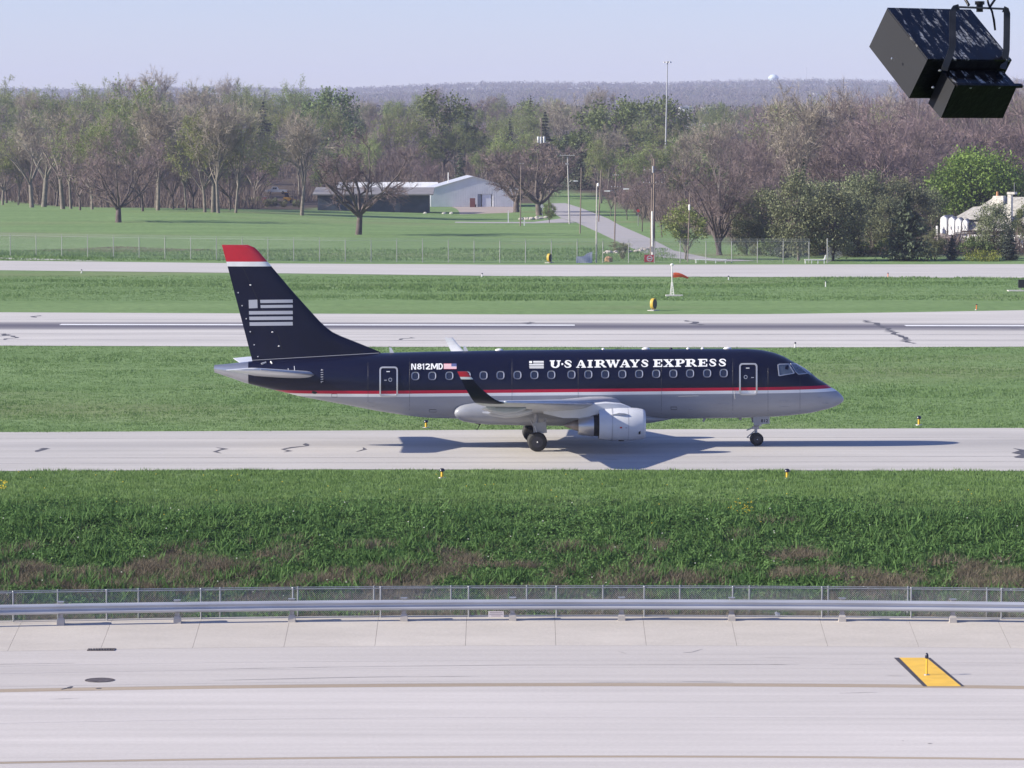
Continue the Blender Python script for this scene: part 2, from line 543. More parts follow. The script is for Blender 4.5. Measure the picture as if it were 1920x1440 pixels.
rows = [(120.2, 116.75, m_apron2), (116.75, 115.1, m_apron2), (115.1, 112.3, m_apron2), (112.3, 111.85, m_apron2), (111.85, 111.2, m_tan),
        (111.2, 105.2, m_apron), (105.2, 98.6, m_apron), (98.6, 98.3, m_tan), (98.3, 92, m_apron), (92, 80, m_apron), (80, 60, m_apron)]
for yb_, ya_, mt in rows:
    bowed_slab('paving_strip', ya_, yb_, APRON_Z, APRON_Z, -62, 62, mt, apron)
for pts, w in (([(380, 1255), (640, 1250.5), (960, 1247), (1500, 1246)], 0.02), ([(1560, 1246), (1920, 1247.5)], 0.012),
               ([(400, 1276), (640, 1270), (900, 1268)], 0.02), ([(-100, 1247), (140, 1243.5)], 0.025), ([(480, 1275), (760, 1268)], 0.012),
               ([(1160, 1221), (1176, 1226)], 0.02), ([(1280, 1224), (1298, 1223), (1318, 1217)], 0.02),
               ([(1080, 1279), (1370, 1279)], 0.02), ([(1280, 1278), (1375, 1279.5)], 0.03), ([(1575, 1300), (1645, 1298)], 0.03),
               ([(1420, 1233), (1530, 1234)], 0.02), ([(1440, 1246), (1475, 1246.5)], 0.025), ([(1660, 1267), (1700, 1268)], 0.02),
               ([(1690, 1389), (1694, 1389)], 0.04), ([(1738, 1394), (1748, 1394)], 0.05), ([(90, 1311), (150, 1310)], 0.02)):
    crack(apron, pts, w, z=0.006, mat=m_crack2 if w < 0.03 else m_crack2, zg=APRON_Z, jit=0.03, seed=int(pts[0][0]) + 50)
crack(apron, [(115, 1293), (122, 1290.5), (128, 1291), (135, 1287)], 0.08, z=0.008, zg=APRON_Z, jit=0.05, seed=81)
crack(apron, [(181, 1291.5), (190, 1290.5)], 0.08, z=0.008, zg=APRON_Z, jit=0.03, seed=82)

ramp = bpy.data.objects.new('kerb_ramp', None); COL.objects.link(ramp); tag(ramp, kind='structure')
joints = [-1.57 + 3.05 * (k - 15) for k in range(31)]
RT = -1.93
for a, b in zip(joints, joints[1:]):
    bowed_slab('ramp_slab', 120.2, 123.4, APRON_Z, RT, a, b, m_ramp, ramp, n=4, gx=0.005)
    bowed_slab('kerb_slab', 123.4, 124.15, RT, RT + 0.01, a, b, m_ramp, ramp, n=4, gx=0.004)

m_yellow = pmat('yellow marking paint', (0.78, 0.47, 0.05), 0.6, var=0.08, scale=2)
m_blackpaint = pmat('black marking border', (0.05, 0.045, 0.055), 0.7, var=0.25, scale=3)
def ground_poly(name, pts, z, mat, parent, zg):
    mb = MB(); P = [ground_at(px, py, zg) for px, py in pts]
    mb.add([(p.x, p.y, zg + z) for p in P], [tuple(range(len(P)))])
    return mb.obj(name, mat, parent)
mk = ground_poly('yellow_marking', [(1686, 1233.5), (1737, 1233.5), (1802, 1287), (1739, 1287)], 0.008, m_yellow, apron, APRON_Z)
ground_poly('marking_border', [(1676, 1233.5), (1685.5, 1233.5), (1738.5, 1287), (1731, 1287)], 0.008, m_blackpaint, apron, APRON_Z)
ground_poly('marking_border', [(1737.5, 1233.5), (1744, 1233.5), (1808, 1287), (1802.5, 1287)], 0.008, m_blackpaint, apron, APRON_Z)

# drain grate and manhole in the apron
m_iron = pmat('rusted cast iron', (0.10, 0.085, 0.09), 0.8, metal=0.3, var=0.4, scale=6)
m_dark = pmat('painted pit shade', (0.01, 0.01, 0.012), 0.9)  # near-black colour paints the shade under the grate on a flat sheet
p = ground_at(190, 1218.5, APRON_Z)
gr = thing('drain_grate', 'long slotted iron drain grate at the foot of the sloped kerb', 'drain', (p.x, p.y, APRON_Z))
mb = MB(); mb.box((0, 0, 0.004), (0.84, 0.40, 0.008)); mb.obj('pit_shade', m_dark, gr)
mb = MB()
for sy in (-1, 1): mb.box((0, sy * 0.22, 0.012), (0.9, 0.05, 0.024))
for sx in (-1, 1): mb.box((sx * 0.43, 0, 0.012), (0.05, 0.388, 0.024))
mb.obj('frame', m_iron, gr)
for k in range(9):
    mb = MB(); mb.box(((k - 4) * 0.09, 0, 0.012), (0.035, 0.38, 0.02)); mb.obj('bar', m_iron, gr)
p = ground_at(187, 1275.5, APRON_Z)
mh = thing('manhole_cover', 'round rusty manhole cover set in the near concrete', 'manhole', (p.x, p.y, APRON_Z))
mb = MB(); mb.lathe([(0.0, 0.47), (0.014, 0.47), (0.014, 0.42), (0.004, 0.42)], (0, 0, 0), 'z', 32); mb.obj('rim', m_iron, mh)
mb = MB(); mb.lathe([(0.002, 0.40), (0.012, 0.40), (0.016, 0.25), (0.016, 0.02)], (0, 0, 0), 'z', 32); mb.obj('lid', m_iron, mh)

# public road beyond the fence
m_road = concrete('public road asphalt', (0.36, 0.34, 0.345), 0.06, 0.08, ax=0.3)
def road_poly(name, pts, z, mat):
    mb = MB(); P = [ground_at(px, py, 0) for px, py in pts]
    mb.add([(p.x, p.y, z) for p in P], [tuple(range(len(P)))])
    o = mb.obj(name, mat); tag(o, kind='structure')
    return o
road_poly('road', [(1350, 490.5), (1223, 482), (1172, 460), (1122, 436), (1093, 423), (1080, 417), (1052, 409), (1040, 401), (1030, 386), (1032, 381.5), (1060, 381),
                   (1083, 388), (1110, 398), (1140, 410), (1163, 423), (1225, 450), (1263, 470), (1330, 484), (1420, 489.5)], 0.03, m_road)
road_poly('driveway', [(1079, 417.4), (1000, 418.8), (900, 418.5), (815, 417.2), (815, 415.6), (900, 416.4), (1000, 416.4), (1053, 409.6)], 0.026, m_road)
road_poly('yard', [(800, 402), (850, 402.5), (960, 399), (975, 390), (968, 387.8), (806, 387.8), (800, 392)], 0.02, concrete('gravel yard', (0.36, 0.30, 0.27), 0.05, 0.1, ax=0.5))
road_poly('path', [(-120, 484.5), (0, 486), (110, 488.2), (200, 490.2), (110, 486), (0, 483), (-120, 481)], 0.02, m_farway)
# ------------------------------------------------------------------ grass as real blades
def blade_material(name, stops, scale=0.35, rough=0.8, patch=None, trans=0.25):
    m = bpy.data.materials.new(name); m.use_nodes = True
    N = Nodes(m); b = m.node_tree.nodes['Principled BSDF']
    pos = N.n('ShaderNodeNewGeometry').outputs['Position']
    n1 = N.noise(pos, scale, 5, 0.65)
    n2 = N.noise(pos, 7.0, 2, 0.5)
    f = N.math('ADD', N.math('MULTIPLY', n1, 0.62), N.math('MULTIPLY', n2, 0.38))
    c = N.ramp(f, stops)
    N.l(c, b.inputs['Base Color'])
    b.inputs['Roughness'].default_value = rough
    b.inputs['Specular IOR Level'].default_value = 0.2
    tl = N.n('ShaderNodeBsdfTranslucent'); N.l(c, tl.inputs[0])
    ms = N.n('ShaderNodeMixShader'); ms.inputs[0].default_value = trans
    N.l(b.outputs[0], ms.inputs[1]); N.l(tl.outputs[0], ms.inputs[2])
    N.l(ms.outputs[0], m.node_tree.nodes['Material Output'].inputs[0])
    return m

def blades(name, X, Y, h, w, nb, mat, spread=0.08, lean=0.5, parent=None):
    """every tuft is nb bent blades, each one triangle"""
    n = len(X); Z = hz(X, Y)
    h = np.broadcast_to(h, n); w = np.broadcast_to(w, n)
    P = np.repeat(np.stack([X, Y, Z], -1), nb, 0)
    H = np.repeat(h, nb) * nrg.uniform(0.6, 1.25, n * nb); W = np.repeat(w, nb) * nrg.uniform(0.7, 1.3, n * nb)
    a = nrg.uniform(0, 2 * np.pi, n * nb); la = nrg.uniform(0, 2 * np.pi, n * nb); ln = nrg.uniform(0, lean, n * nb)
    P[:, 0] += nrg.normal(0, 1, n * nb) * spread; P[:, 1] += nrg.normal(0, 1, n * nb) * spread
    d = np.stack([np.cos(a), np.sin(a), np.zeros_like(a)], -1) * (W / 2)[:, None]
    tip = P + np.stack([np.cos(la) * ln * H, np.sin(la) * ln * H, H], -1)
    b = P.copy(); b[:, 2] -= 0.03
    V = np.stack([b - d, b + d, tip], 1).reshape(-1, 3)
    F = np.arange(len(V)).reshape(-1, 3)
    return tag(link(name, fast_mesh(name, V, F, mat), parent), kind='stuff')

def vnoise(x, y, s, seed):
    """smooth value noise for patch masks"""
    r = np.random.default_rng(seed); T = r.random((64, 64))
    u = np.asarray(x) / s + 500; v = np.asarray(y) / s + 500
    i = np.floor(u).astype(int); j = np.floor(v).astype(int); fu = u - i; fv = v - j
    fu = fu * fu * (3 - 2 * fu); fv = fv * fv * (3 - 2 * fv)
    g = lambda a, b: T[a % 64, b % 64]
    return (g(i, j) * (1 - fu) + g(i + 1, j) * fu) * (1 - fv) + (g(i, j + 1) * (1 - fu) + g(i + 1, j + 1) * fu) * fv

def scatter(n, y0, y1, margin=1.25, ylaw=1.0):
    Y = y0 + (y1 - y0) * nrg.random(n) ** ylaw
    X = (nrg.random(n) * 2 - 1) * (Y * 960 / FPX * margin)
    return X, Y

m_lush = blade_material('lush bank greens', [(0.30, (0.056, 0.115, 0.034)), (0.5, (0.100, 0.192, 0.058)), (0.68, (0.155, 0.255, 0.086))], 0.9, trans=0.35)
m_bright = blade_material('bright short grass', [(0.32, (0.10, 0.175, 0.052)), (0.5, (0.145, 0.235, 0.075)), (0.68, (0.20, 0.285, 0.112))], 0.3, trans=0.35)
m_straw = blade_material('dead straw', [(0.32, (0.125, 0.102, 0.074)), (0.5, (0.20, 0.168, 0.122)), (0.68, (0.285, 0.24, 0.18))], 0.6)
m_mown = blade_material('mown turf blades', [(0.30, (0.094, 0.166, 0.056)), (0.5, (0.136, 0.222, 0.080)), (0.68, (0.188, 0.267, 0.118))], 0.12, trans=0.35)

# embankment between the near fence and the taxiway
X, Y = scatter(76000, 124.6, 157.6, 1.5)
yy = Y + bow(X)
ok = Y < edge_y(tw_near, X) - 0.15 + 0.9 * (vnoise(X, X * 0, 1.3, 31) - 0.45)
X, Y, yy = X[ok], Y[ok], yy[ok]
lim = 143.4 + 4.5 * (vnoise(X, Y, 6, 3) - 0.5) + 2.5 * (vnoise(X, Y, 1.7, 4) - 0.5) + 1.3 * nrg.normal(0, 1, len(X))
top = yy > lim
drymask = (vnoise(X, Y * 1.6, 2.2, 5) * 0.55 + vnoise(X, Y, 0.8, 6) * 0.45) + np.clip((136.5 - yy) / 14, -1.0, 0.16) + 0.05 * nrg.normal(0, 1, len(X)) > 0.603
low = ~top & ~drymask
dry = ~top & drymask
blades('bank_grass', X[low], Y[low], 0.05 + 0.17 * vnoise(X[low], Y[low], 0.8, 8), 0.05, 3, m_lush, 0.13, 1.7)
def leaf_mass(name, X, Y, H, nl, s0, s1, mat, spread=0.14):
    """low leafy ground cover: small leaves at all angles"""
    n = len(X) * nl
    Xr = np.repeat(X, nl) + nrg.normal(0, spread, n); Yr = np.repeat(Y, nl) + nrg.normal(0, spread, n)
    P_ = np.stack([Xr, Yr, hz(Xr, Yr) + np.repeat(H, nl) * nrg.uniform(0.15, 1, n)], -1)
    u = nrg.normal(0, 1, (n, 3)); u[:, 2] *= 0.5; u /= np.linalg.norm(u, axis=1)[:, None]
    w = np.cross(u, nrg.normal(0, 1, (n, 3))); w /= np.linalg.norm(w, axis=1)[:, None]
    s = nrg.uniform(s0, s1, n)[:, None]
    V = np.stack([P_ - u * s, P_ + w * s * .7, P_ + u * s, P_ - w * s * .7], 1).reshape(-1, 3)
    return tag(link(name, fast_mesh(name, V, np.arange(len(V)).reshape(-1, 4), mat)), kind='stuff')
lump = vnoise(X, Y, 0.55, 21) * 0.6 + vnoise(X, Y, 1.6, 22) * 0.4
leaf_mass('ground_cover', X[low], Y[low], 0.04 + 0.52 * np.clip(lump[low] - 0.28, 0, 1), 5, 0.03, 0.075, m_lush)
blades('dry_grass', X[dry], Y[dry], 0.12 + 0.3 * vnoise(X[dry], Y[dry], 0.7, 23), 0.026, 9, m_straw, 0.16, 1.8)
blades('verge_grass', X[top], Y[top], 0.08 + 0.10 * vnoise(X[top], Y[top], 0.8, 9), 0.04, 5, m_bright, 0.12, 0.9)
# leafy clumps that break up the slope
X, Y = scatter(1500, 125, 143)
ok = (vnoise(X, Y, 2.6, 5) < 0.7)
X, Y = X[ok], Y[ok]
blades('bank_weeds', X, Y, 0.42, 0.09, 14, m_lush, 0.20, 1.3)
# tiny flowers
m_flower = pmat('pale weed flowers', (0.75, 0.75, 0.62), 0.7)
m_dand = pmat('yellow weed flowers', (0.75, 0.55, 0.03), 0.7)
def flowers(name, X, Y, h, s, mat):
    n = len(X); Z = hz(X, Y) + h
    P = np.stack([X, Y, Z], -1)
    o = np.array([[-1, 0, -.5], [1, 0, -.5], [1, .3, .6], [-1, .3, .6]]) * s
    V = (P[:, None, :] + o[None]).reshape(-1, 3)
    return tag(link(name, fast_mesh(name, V, np.arange(len(V)).reshape(-1, 4), mat)), kind='stuff')
X, Y = scatter(80, 128, 143); flowers('white_flowers', X, Y, nrg.uniform(0.25, 0.42, len(X)), 0.024, m_flower)
X, Y = scatter(60, 140, 156); flowers('yellow_flowers', X, Y, nrg.uniform(0.1, 0.2, len(X)), 0.022, m_dand)
pc = ground_at(1397, 950); X = pc.x + nrg.normal(0, 0.25, 40); Y = pc.y + nrg.normal(0, 0.5, 40)
flowers('yellow_flowers', X, Y, nrg.uniform(0.1, 0.45, 40), 0.02, m_dand)
pc = ground_at(1, 918); X = pc.x + nrg.normal(0, 0.2, 25); Y = pc.y + nrg.normal(0, 0.5, 25)
flowers('yellow_flowers', X, Y, nrg.uniform(0.1, 0.4, 25), 0.03, m_dand)

# turf between taxiway and runway, rougher turf further on
X, Y = scatter(62000, 178, 252, 1.2, 1.15)
ok = (Y > edge_y(tw_far, X) + 0.1 - 1.0 * (vnoise(X, X * 0, 1.6, 32) - 0.4)) & (Y < edge_y(rw_near, X) - 0.1 + 1.8 * (vnoise(X, X * 0, 2.5, 33) - 0.4))
X, Y = X[ok], Y[ok]
rough = vnoise(X / 3, Y, 4, 12) * 0.6 + vnoise(X, Y, 1.4, 13) * 0.4
blades('infield_grass', X, Y, 0.05 + 0.17 * np.clip(rough - 0.35, 0, 1), 0.06, 4, m_mown, 0.16, 0.9)
X, Y = scatter(26000, 322, 380, 1.15)
ok = (Y < edge_y(ft_near, X) - 0.2 + 3.0 * (vnoise(X, X * 0, 3.0, 34) - 0.4)) & (Y > 322 + 8 * vnoise(X, Y, 12, 4) - 4)
X, Y = X[ok], Y[ok]
rough = vnoise(X / 3, Y, 6, 14)
blades('infield_grass', X, Y, 0.06 + 0.34 * np.clip(rough - 0.4, 0, 1), 0.11, 4, m_mown, 0.3, 0.9)
X, Y = scatter(14000, 425, 470, 1.15)
ok = (Y > edge_y(ft_far, X) + 1.0) & (X < 20)
X, Y = X[ok], Y[ok]
blades('ditch_grass', X, Y, 0.1 + 0.3 * vnoise(X, Y, 5, 15), 0.10, 4, m_mown, 0.3, 0.9)

# worn pinkish patch of thin dead grass behind the security fence
_u = nrg.random(5000); _pp = [ground_at(60 + 330 * a, 466 + 9 * (nrg.random() - .5) * (1.6 - abs(2 * a - 1))) for a in _u]
X = np.array([p.x for p in _pp]); Y = np.array([p.y for p in _pp])
blades('thin_dead_grass', X, Y, 0.10, 0.16, 4, m_straw, 0.4, 1.6)

# ------------------------------------------------------------------ near fence and guard rail
m_galv = pmat('galvanised steel', (0.36, 0.37, 0.39), 0.42, metal=0.55, var=0.12, scale=4)
m_wire = pmat('galvanised wire', (0.50, 0.51, 0.52), 0.5, metal=0.4)
m_rail = pmat('galvanised guard rail', (0.50, 0.51, 0.55), 0.45, metal=0.45, var=0.10, scale=1.2, stretch=(0.3, 3, 3))
m_post = pmat('weathered post', (0.36, 0.34, 0.33), 0.8, var=0.2, scale=8)

def wires(name, parent, xs0, xs1, yfun, zfun, h, pitch, w, mat, flip=True):
    """woven chain link: thin three-sided wires running both ways"""
    V = []; F = []
    off = np.array([[w, 0, 0], [-w * .5, w * .87, 0], [-w * .5, -w * .87, 0]])
    rows = max(2, int(round(h / 0.5)))
    for sgn in ((1, -1) if flip else (1,)):
        for x in np.arange(xs0 - (h if sgn > 0 else 0), xs1 + (h if sgn < 0 else 0), pitch):
            a = max(xs0, min(xs1, x)); ta = (a - x) * sgn
            e = x + sgn * h; b_ = max(xs0, min(xs1, e)); tb = (b_ - x) * sgn
            if tb - ta < 0.05: continue
            o = len(V)
            dy = 0.004 * sgn
            for xx, tt in ((a, ta), (b_, tb)):
                base = np.array([xx, float(yfun(xx)) + dy, float(zfun(xx)) + tt])
                V.extend((base + off).tolist())
            F += [[o, o + 1, o + 4, o + 3], [o + 1, o + 2, o + 5, o + 4], [o + 2, o, o + 3, o + 5]]
    return tag(link(name, fast_mesh(name, V, F, mat), parent), kind='stuff')

def px_x(px, Y): return (px - 960) / FPX * Y

fence = thing('chain_link_fence', 'low galvanised chain link fence just behind the guard rail, the nearer of two', 'fence', (0, 0, 0))
fy = lambda x: 123.78 - bow(x)
fz = lambda x: RT + 0.03
FH = 1.0
posts_px = [-630, -465, -300, -136, 28, 200, 375, 547, 712, 878, 1044, 1210, 1377, 1545, 1712, 1880, 2047, 2214, 2381, 2548]
fx = [px_x(p, 123.6) for p in posts_px]
for x in fx:
    mb = MB(); mb.tube((x, fy(x), fz(x) - 0.05), (x, fy(x), fz(x) + FH + 0.02), 0.03, n=8); mb.blob((x, fy(x), fz(x) + FH + 0.03), (0.036, 0.036, 0.03), jag=0)
    mb.obj('post', m_galv, fence, smooth=40)
xs = np.linspace(fx[0], fx[-1], 40)
mb = MB(); mb.path([(x, fy(x), fz(x) + FH - 0.01) for x in xs], 0.022, 6); mb.obj('top_rail', m_galv, fence, smooth=60)
mb = MB(); mb.path([(x, fy(x), fz(x) + 0.03) for x in xs], 0.008, 4); mb.obj('bottom_wire', m_wire, fence)
wires('wire_mesh', fence, fx[0], fx[-1], lambda x: fy(x) + 0.03, fz, FH - 0.03, 0.075, 0.0042, m_wire)

fence2 = thing('chain_link_fence', 'second chain link fence a step behind the nearer one, at the foot of the bank', 'fence', (0, 0, 0))
gy = lambda x: 125.35 - bow(x)
gz = lambda x: hz(x, 125.35 - bow(x)) - 0.02
GH = 1.17
for p in [-624, -477, -330, -183, -36, 111, 260, 412, 557, 700, 845, 988, 1132, 1277, 1408, 1556, 1705, 1852, 2000, 2150, 2297, 2444, 2540]:
    x = px_x(p, 125.3)
    mb = MB(); mb.tube((x, gy(x), float(gz(x)) - 0.05), (x, gy(x), float(gz(x)) + GH), 0.035, n=8); mb.obj('post', m_galv, fence2, smooth=40)
xs = np.linspace(fx[0], fx[-1], 40)
mb = MB(); mb.path([(x, gy(x), float(gz(x)) + GH - 0.03) for x in xs], 0.018, 6); mb.obj('top_rail', m_galv, fence2, smooth=60)
wires('wire_mesh', fence2, fx[0], fx[-1], lambda x: gy(x) + 0.03, gz, GH - 0.03, 0.075, 0.0042, m_wire)

grail = thing('guard_rail', 'long corrugated steel guard rail on short posts along the near concrete', 'guard rail', (0, 0, 0))
ry = lambda x: 123.1 - bow(x)
prof = [(0.0, 0.70), (-0.035, 0.675), (-0.085, 0.655), (-0.095, 0.615), (-0.05, 0.575), (-0.012, 0.535), (-0.012, 0.505), (-0.05, 0.465), (-0.095, 0.425), (-0.085, 0.385), (-0.035, 0.365), (0.0, 0.34)]
prof = prof + [(a + 0.012, b) for a, b in reversed(prof)]
gpx = [-721, -513, -305, -97, 115, 331, 545, 756, 961, 1167, 1375, 1583, 1790, 1998, 2205, 2413, 2620]
gx_ = [px_x(p, 123.0) for p in gpx]
for a, b in zip(gx_, gx_[1:]):
    rings = []
    for x in np.linspace(a - 0.02, b + 0.02, 5):
        rings.append([(x, float(ry(x)) + u, RT + v) for u, v in prof])
    mb = MB(); mb.loft(rings); mb.obj('rail_beam', m_rail, grail, smooth=50)
for x in gx_:
    mb = MB()
    mb.box((x, ry(x) + 0.10, RT + 0.36), (0.15, 0.15, 0.76)); mb.obj('post', m_post, grail)
    mb = MB(); mb.box((x, ry(x) + 0.10, RT + 0.755), (0.24, 0.20, 0.025)); mb.obj('post_cap', m_galv, grail)
    mb = MB(); mb.loft([[(x + sx * w, ry(x) + 0.10 + sy * w, z) for sx, sy in ((-1, -1), (1, -1), (1, 1), (-1, 1))] for w, z in ((0.13, RT - 0.08), (0.12, RT + 0.12), (0.09, RT + 0.2))])
    mb.obj('post_foot', m_ramp, grail)

# white notice on the fence
p = at_depth(930, 1151.5, 123.70)
sg = thing('notice_sign', 'small white notice plate wired low on the near fence below the rail', 'sign', (p.x, 123.70 - float(bow(p.x)), p.z))
mb = MB(); mb.box((0, 0, 0), (0.54, 0.012, 0.22)); mb.obj('plate', pmat('white notice', (0.62, 0.58, 0.62), 0.5, var=0.06, scale=6), sg)
m_print = pmat('faded sign print', (0.3, 0.26, 0.32), 0.6)
for k, (w, zz) in enumerate(((0.42, 0.06), (0.46, 0.0), (0.34, -0.055))):
    mb = MB(); mb.box((0, -0.0075, zz), (w, 0.003, 0.018)); mb.obj('print_line', m_print, sg)

# litter at the foot of the rail
p = ground_at(1459, 1157, RT + 0.02)
mb = MB(); mb.blob((0, 0, 0.05), (0.10, 0.05, 0.06), seed=5, jag=0.4, nu=7, nv=5); mb.blob((-0.05, 0.01, 0.1), (0.05, 0.04, 0.05), seed=6, jag=0.4, nu=6, nv=4)
tag(mb.obj('plastic_bag', pmat('pale plastic', (0.6, 0.62, 0.68), 0.5), loc=(p.x, 123.9 - float(bow(p.x)), RT + 0.03)), 'crumpled pale plastic bag caught at the foot of the near fence', 'litter')

# taxi edge light on the yellow marking
m_yel = pmat('yellow enamel', (0.72, 0.42, 0.03), 0.5, var=0.1, scale=5)
m_blk = pmat('dark lens', (0.012, 0.012, 0.03), 0.25)
m_steel = pmat('dull steel', (0.35, 0.35, 0.37), 0.5, metal=0.6)
def edge_light(px, py, h, label, zg=0.0, r=0.035, body=m_yel, pad=True, topfrac=0.26, group='edge lights along the pavement'):
    p = ground_at(px, py, zg)
    t = thing('edge_light', label, 'edge light', (p.x, p.y, zg if zg < -1 else float(hz(p.x, p.y))), 0, group)
    mb = MB(); mb.lathe([(0, r * 3.2), (0.03, r * 3.0), (0.035, r)], (0, 0, 0), 'z', 12); mb.obj('base_plate', m_steel, t, smooth=40)
    mb = MB(); mb.lathe([(0.035, r), (h * (1 - topfrac), r * 0.9)], (0, 0, 0), 'z', 10); mb.obj('stem', body, t, smooth=40)
    z = h * (1 - topfrac)
    mb = MB(); mb.lathe([(z, r * 1.1), (z + 0.02, r * 2.0), (z + h * topfrac * .55, r * 1.9), (h * 0.97, r * 1.2), (h, r * 0.3)], (0, 0, 0), 'z', 12); mb.obj('lens', m_blk, t, smooth=50)
    return t
edge_light(1737.5, 1266, 0.72, 'thin yellow stake light with black top on the yellow marking', APRON_Z, 0.03)
edge_light(829, 896, 0.42, 'yellow edge light beside the taxiway below the airliner tail', 0, 0.06, topfrac=0.35)
edge_light(1476, 897, 0.42, 'yellow edge light beside the taxiway below the airliner nose', 0, 0.06, topfrac=0.35)
edge_light(1723, 797, 0.48, 'yellow edge light beyond the taxiway, right of the airliner nose', 0, 0.06, topfrac=0.35)
edge_light(799, 802, 0.4, 'yellow edge light beyond the taxiway, under the airliner rear belly', 0, 0.06, topfrac=0.35)
m_wht = pmat('white enamel', (0.75, 0.74, 0.72), 0.5, var=0.06)
m_org = pmat('orange enamel', (0.7, 0.18, 0.04), 0.5)
edge_light(1491, 652, 0.4, 'pale edge light at the near runway edge above the airliner cockpit', 0, 0.04, m_wht, topfrac=0.3)
edge_light(904, 519, 0.4, 'pale edge light by the far taxiway right of the airliner fin', 0, 0.05, m_wht, topfrac=0.3)
edge_light(153, 512, 0.4, 'pale edge light by the far taxiway near the left end', 0, 0.05, m_wht, topfrac=0.3)
edge_light(1366, 525, 0.45, 'pale edge light in the grass right of the windsock', 0, 0.05, m_wht, topfrac=0.3)
edge_light(1665, 520, 0.5, 'orange edge light at the far taxiway, right side', 0, 0.05, m_org, topfrac=0.2)
edge_light(1548, 538, 0.6, 'white marker stake standing in the rough infield grass', 0, 0.05, m_wht, topfrac=0.12)
edge_light(1831, 581, 0.5, 'orange marker stake in the grass above the runway, right side', 0, 0.05, m_org, topfrac=0.15)

# two yellow drum signs with black faces seen nearly edge on, each on a concrete pad
m_face = pmat('black sign face', (0.012, 0.012, 0.014), 0.4)
m_pad = pmat('pale concrete pad', (0.5, 0.48, 0.46), 0.85, var=0.1)
m_casing = pmat('yellow sign casing', (0.62, 0.42, 0.07), 0.45, var=0.1)
def drum_sign(px, py, H, label):
    p = ground_at(px, py)
    t = thing('runway_sign', label, 'runway sign', (p.x, p.y, 0), R(58), 'yellow cased signs by the pavements')
    W, D = H * 0.8, 0.32 * H
    mb = MB(); mb.box((0, 0, 0.03), (W * 1.3, D * 2.0, 0.06)); mb.obj('pad', m_pad, t)
    def ell(w, h, y, n=24): return [(w / 2 * math.copysign(abs(math.cos(a)) ** 0.95, math.cos(a)), y, 0.10 + H / 2 + h / 2 * math.copysign(abs(math.sin(a)) ** 0.95, math.sin(a))) for a in (2 * math.pi * k / n for k in range(n))]
    mb = MB(); mb.loft([ell(W * .86, H * .9, D / 2), ell(W, H, D / 2 - .04), ell(W, H, -D / 2 + .02), ell(W * .97, H * .97, -D / 2)]); mb.obj('casing', m_casing, t, smooth=40)
    mb = MB(); mb.loft([ell(W * .88, H * .88, -D / 2 - 0.004), ell(W * .86, H * .86, -D / 2 - 0.02)]); mb.obj('face', m_face, t)
    for sx in (-1, 1):
        mb = MB(); mb.tube((sx * W * .3, 0, 0.05), (sx * W * .3, 0, 0.2), 0.03); mb.obj('leg', m_steel, t)
    return t
drum_sign(1225, 582.5, 0.95, 'yellow drum shaped sign with black face beside the runway')
drum_sign(1030, 493, 1.0, 'yellow drum shaped sign with black face at the far taxiway')

# dark sign at the right edge seen from behind
p = ground_at(1921, 546)
t = thing('airfield_sign', 'dark box sign on a pale pad at the right edge of the infield', 'airfield sign', (p.x, p.y, 0))
mb = MB(); mb.box((0, 0, 0.05), (3.2, 1.2, 0.1)); mb.obj('pad', m_pad, t)
mb = MB(); mb.box((0.15, 0.05, 0.72), (1.5, 0.3, 0.78)); mb.obj('cabinet', m_face, t)
for sx in (-0.4, 0.7):
    mb = MB(); mb.tube((sx, 0.05, 0.1), (sx, 0.05, 0.34), 0.04); mb.obj('leg', m_steel, t)

# red no entry sign
p = ground_at(1218, 493)
Y = p.y; k = 1 / ppm(Y)
t = thing('no_entry_sign', 'red no entry sign with white ring at the far taxiway edge', 'no entry sign', (p.x, p.y, 0))
m_red = pmat('red sign', (0.68, 0.014, 0.05), 0.45)
mb = MB(); mb.box((0, 0, 8.5 * k), (20 * k, 0.25, 13.5 * k)); mb.obj('cabinet', m_red, t)
mb = MB()
n = 28; ro, ri = 5.4 * k, 3.9 * k; y = -0.132
mb.loft([[(r * math.cos(2 * math.pi * i / n), yy_, 8.5 * k + r * math.sin(2 * math.pi * i / n)) for i in range(n)] for r, yy_ in ((ri, -0.126), (ri, y), (ro, y), (ro, -0.126))], caps=False)
mb.obj('ring', m_white_paint, t)
mb = MB(); mb.box((0, -0.129, 8.5 * k), (6.2 * k, 0.008, 1.9 * k)); mb.obj('bar', m_white_paint, t)
for sx in (-1, 1):
    mb = MB(); mb.tube((sx * 7 * k, 0, 0), (sx * 7 * k, 0, 2 * k), 0.04); mb.obj('leg', m_steel, t)

# windsock on a braced mast
p = ground_at(1260, 555); k = 1 / ppm(p.y)
t = thing('windsock', 'faded orange windsock blowing right on a white braced mast', 'windsock', (p.x, p.y, 0))
mb = MB(); mb.box((0.2, 0, 0.05), (32 * k, 1.2, 0.1)); mb.obj('pad', m_pad, t)
for sx, sy in ((-1, -1), (1, -1), (0, 1)):
    mb = MB(); mb.tube((sx * 0.17, sy * 0.17, 0.1), (sx * 0.05, sy * 0.05, 26 * k), 0.03); mb.obj('mast_leg', m_wht, t)
for q in range(5):
    z = 0.25 + q * 4.4 * k; r = 0.17 - 0.12 * (z / (26 * k))
    mb = MB(); mb.path([(-r, -r, z), (r, -r, z + 0.12), (0, r, z + 0.06), (-r, -r, z)], 0.012, 4); mb.obj('brace', m_wht, t)
mb = MB(); mb.tube((0, 0, 26 * k), (0, 0, 59 * k), 0.045); mb.obj('pole', m_wht, t)
mb = MB(); mb.lathe([(57 * k, 0.05), (57.5 * k, 0.16), (60 * k, 0.16), (61 * k, 0.05)], (0, 0, 0), 'z', 10); mb.obj('lamp', m_wht, t)
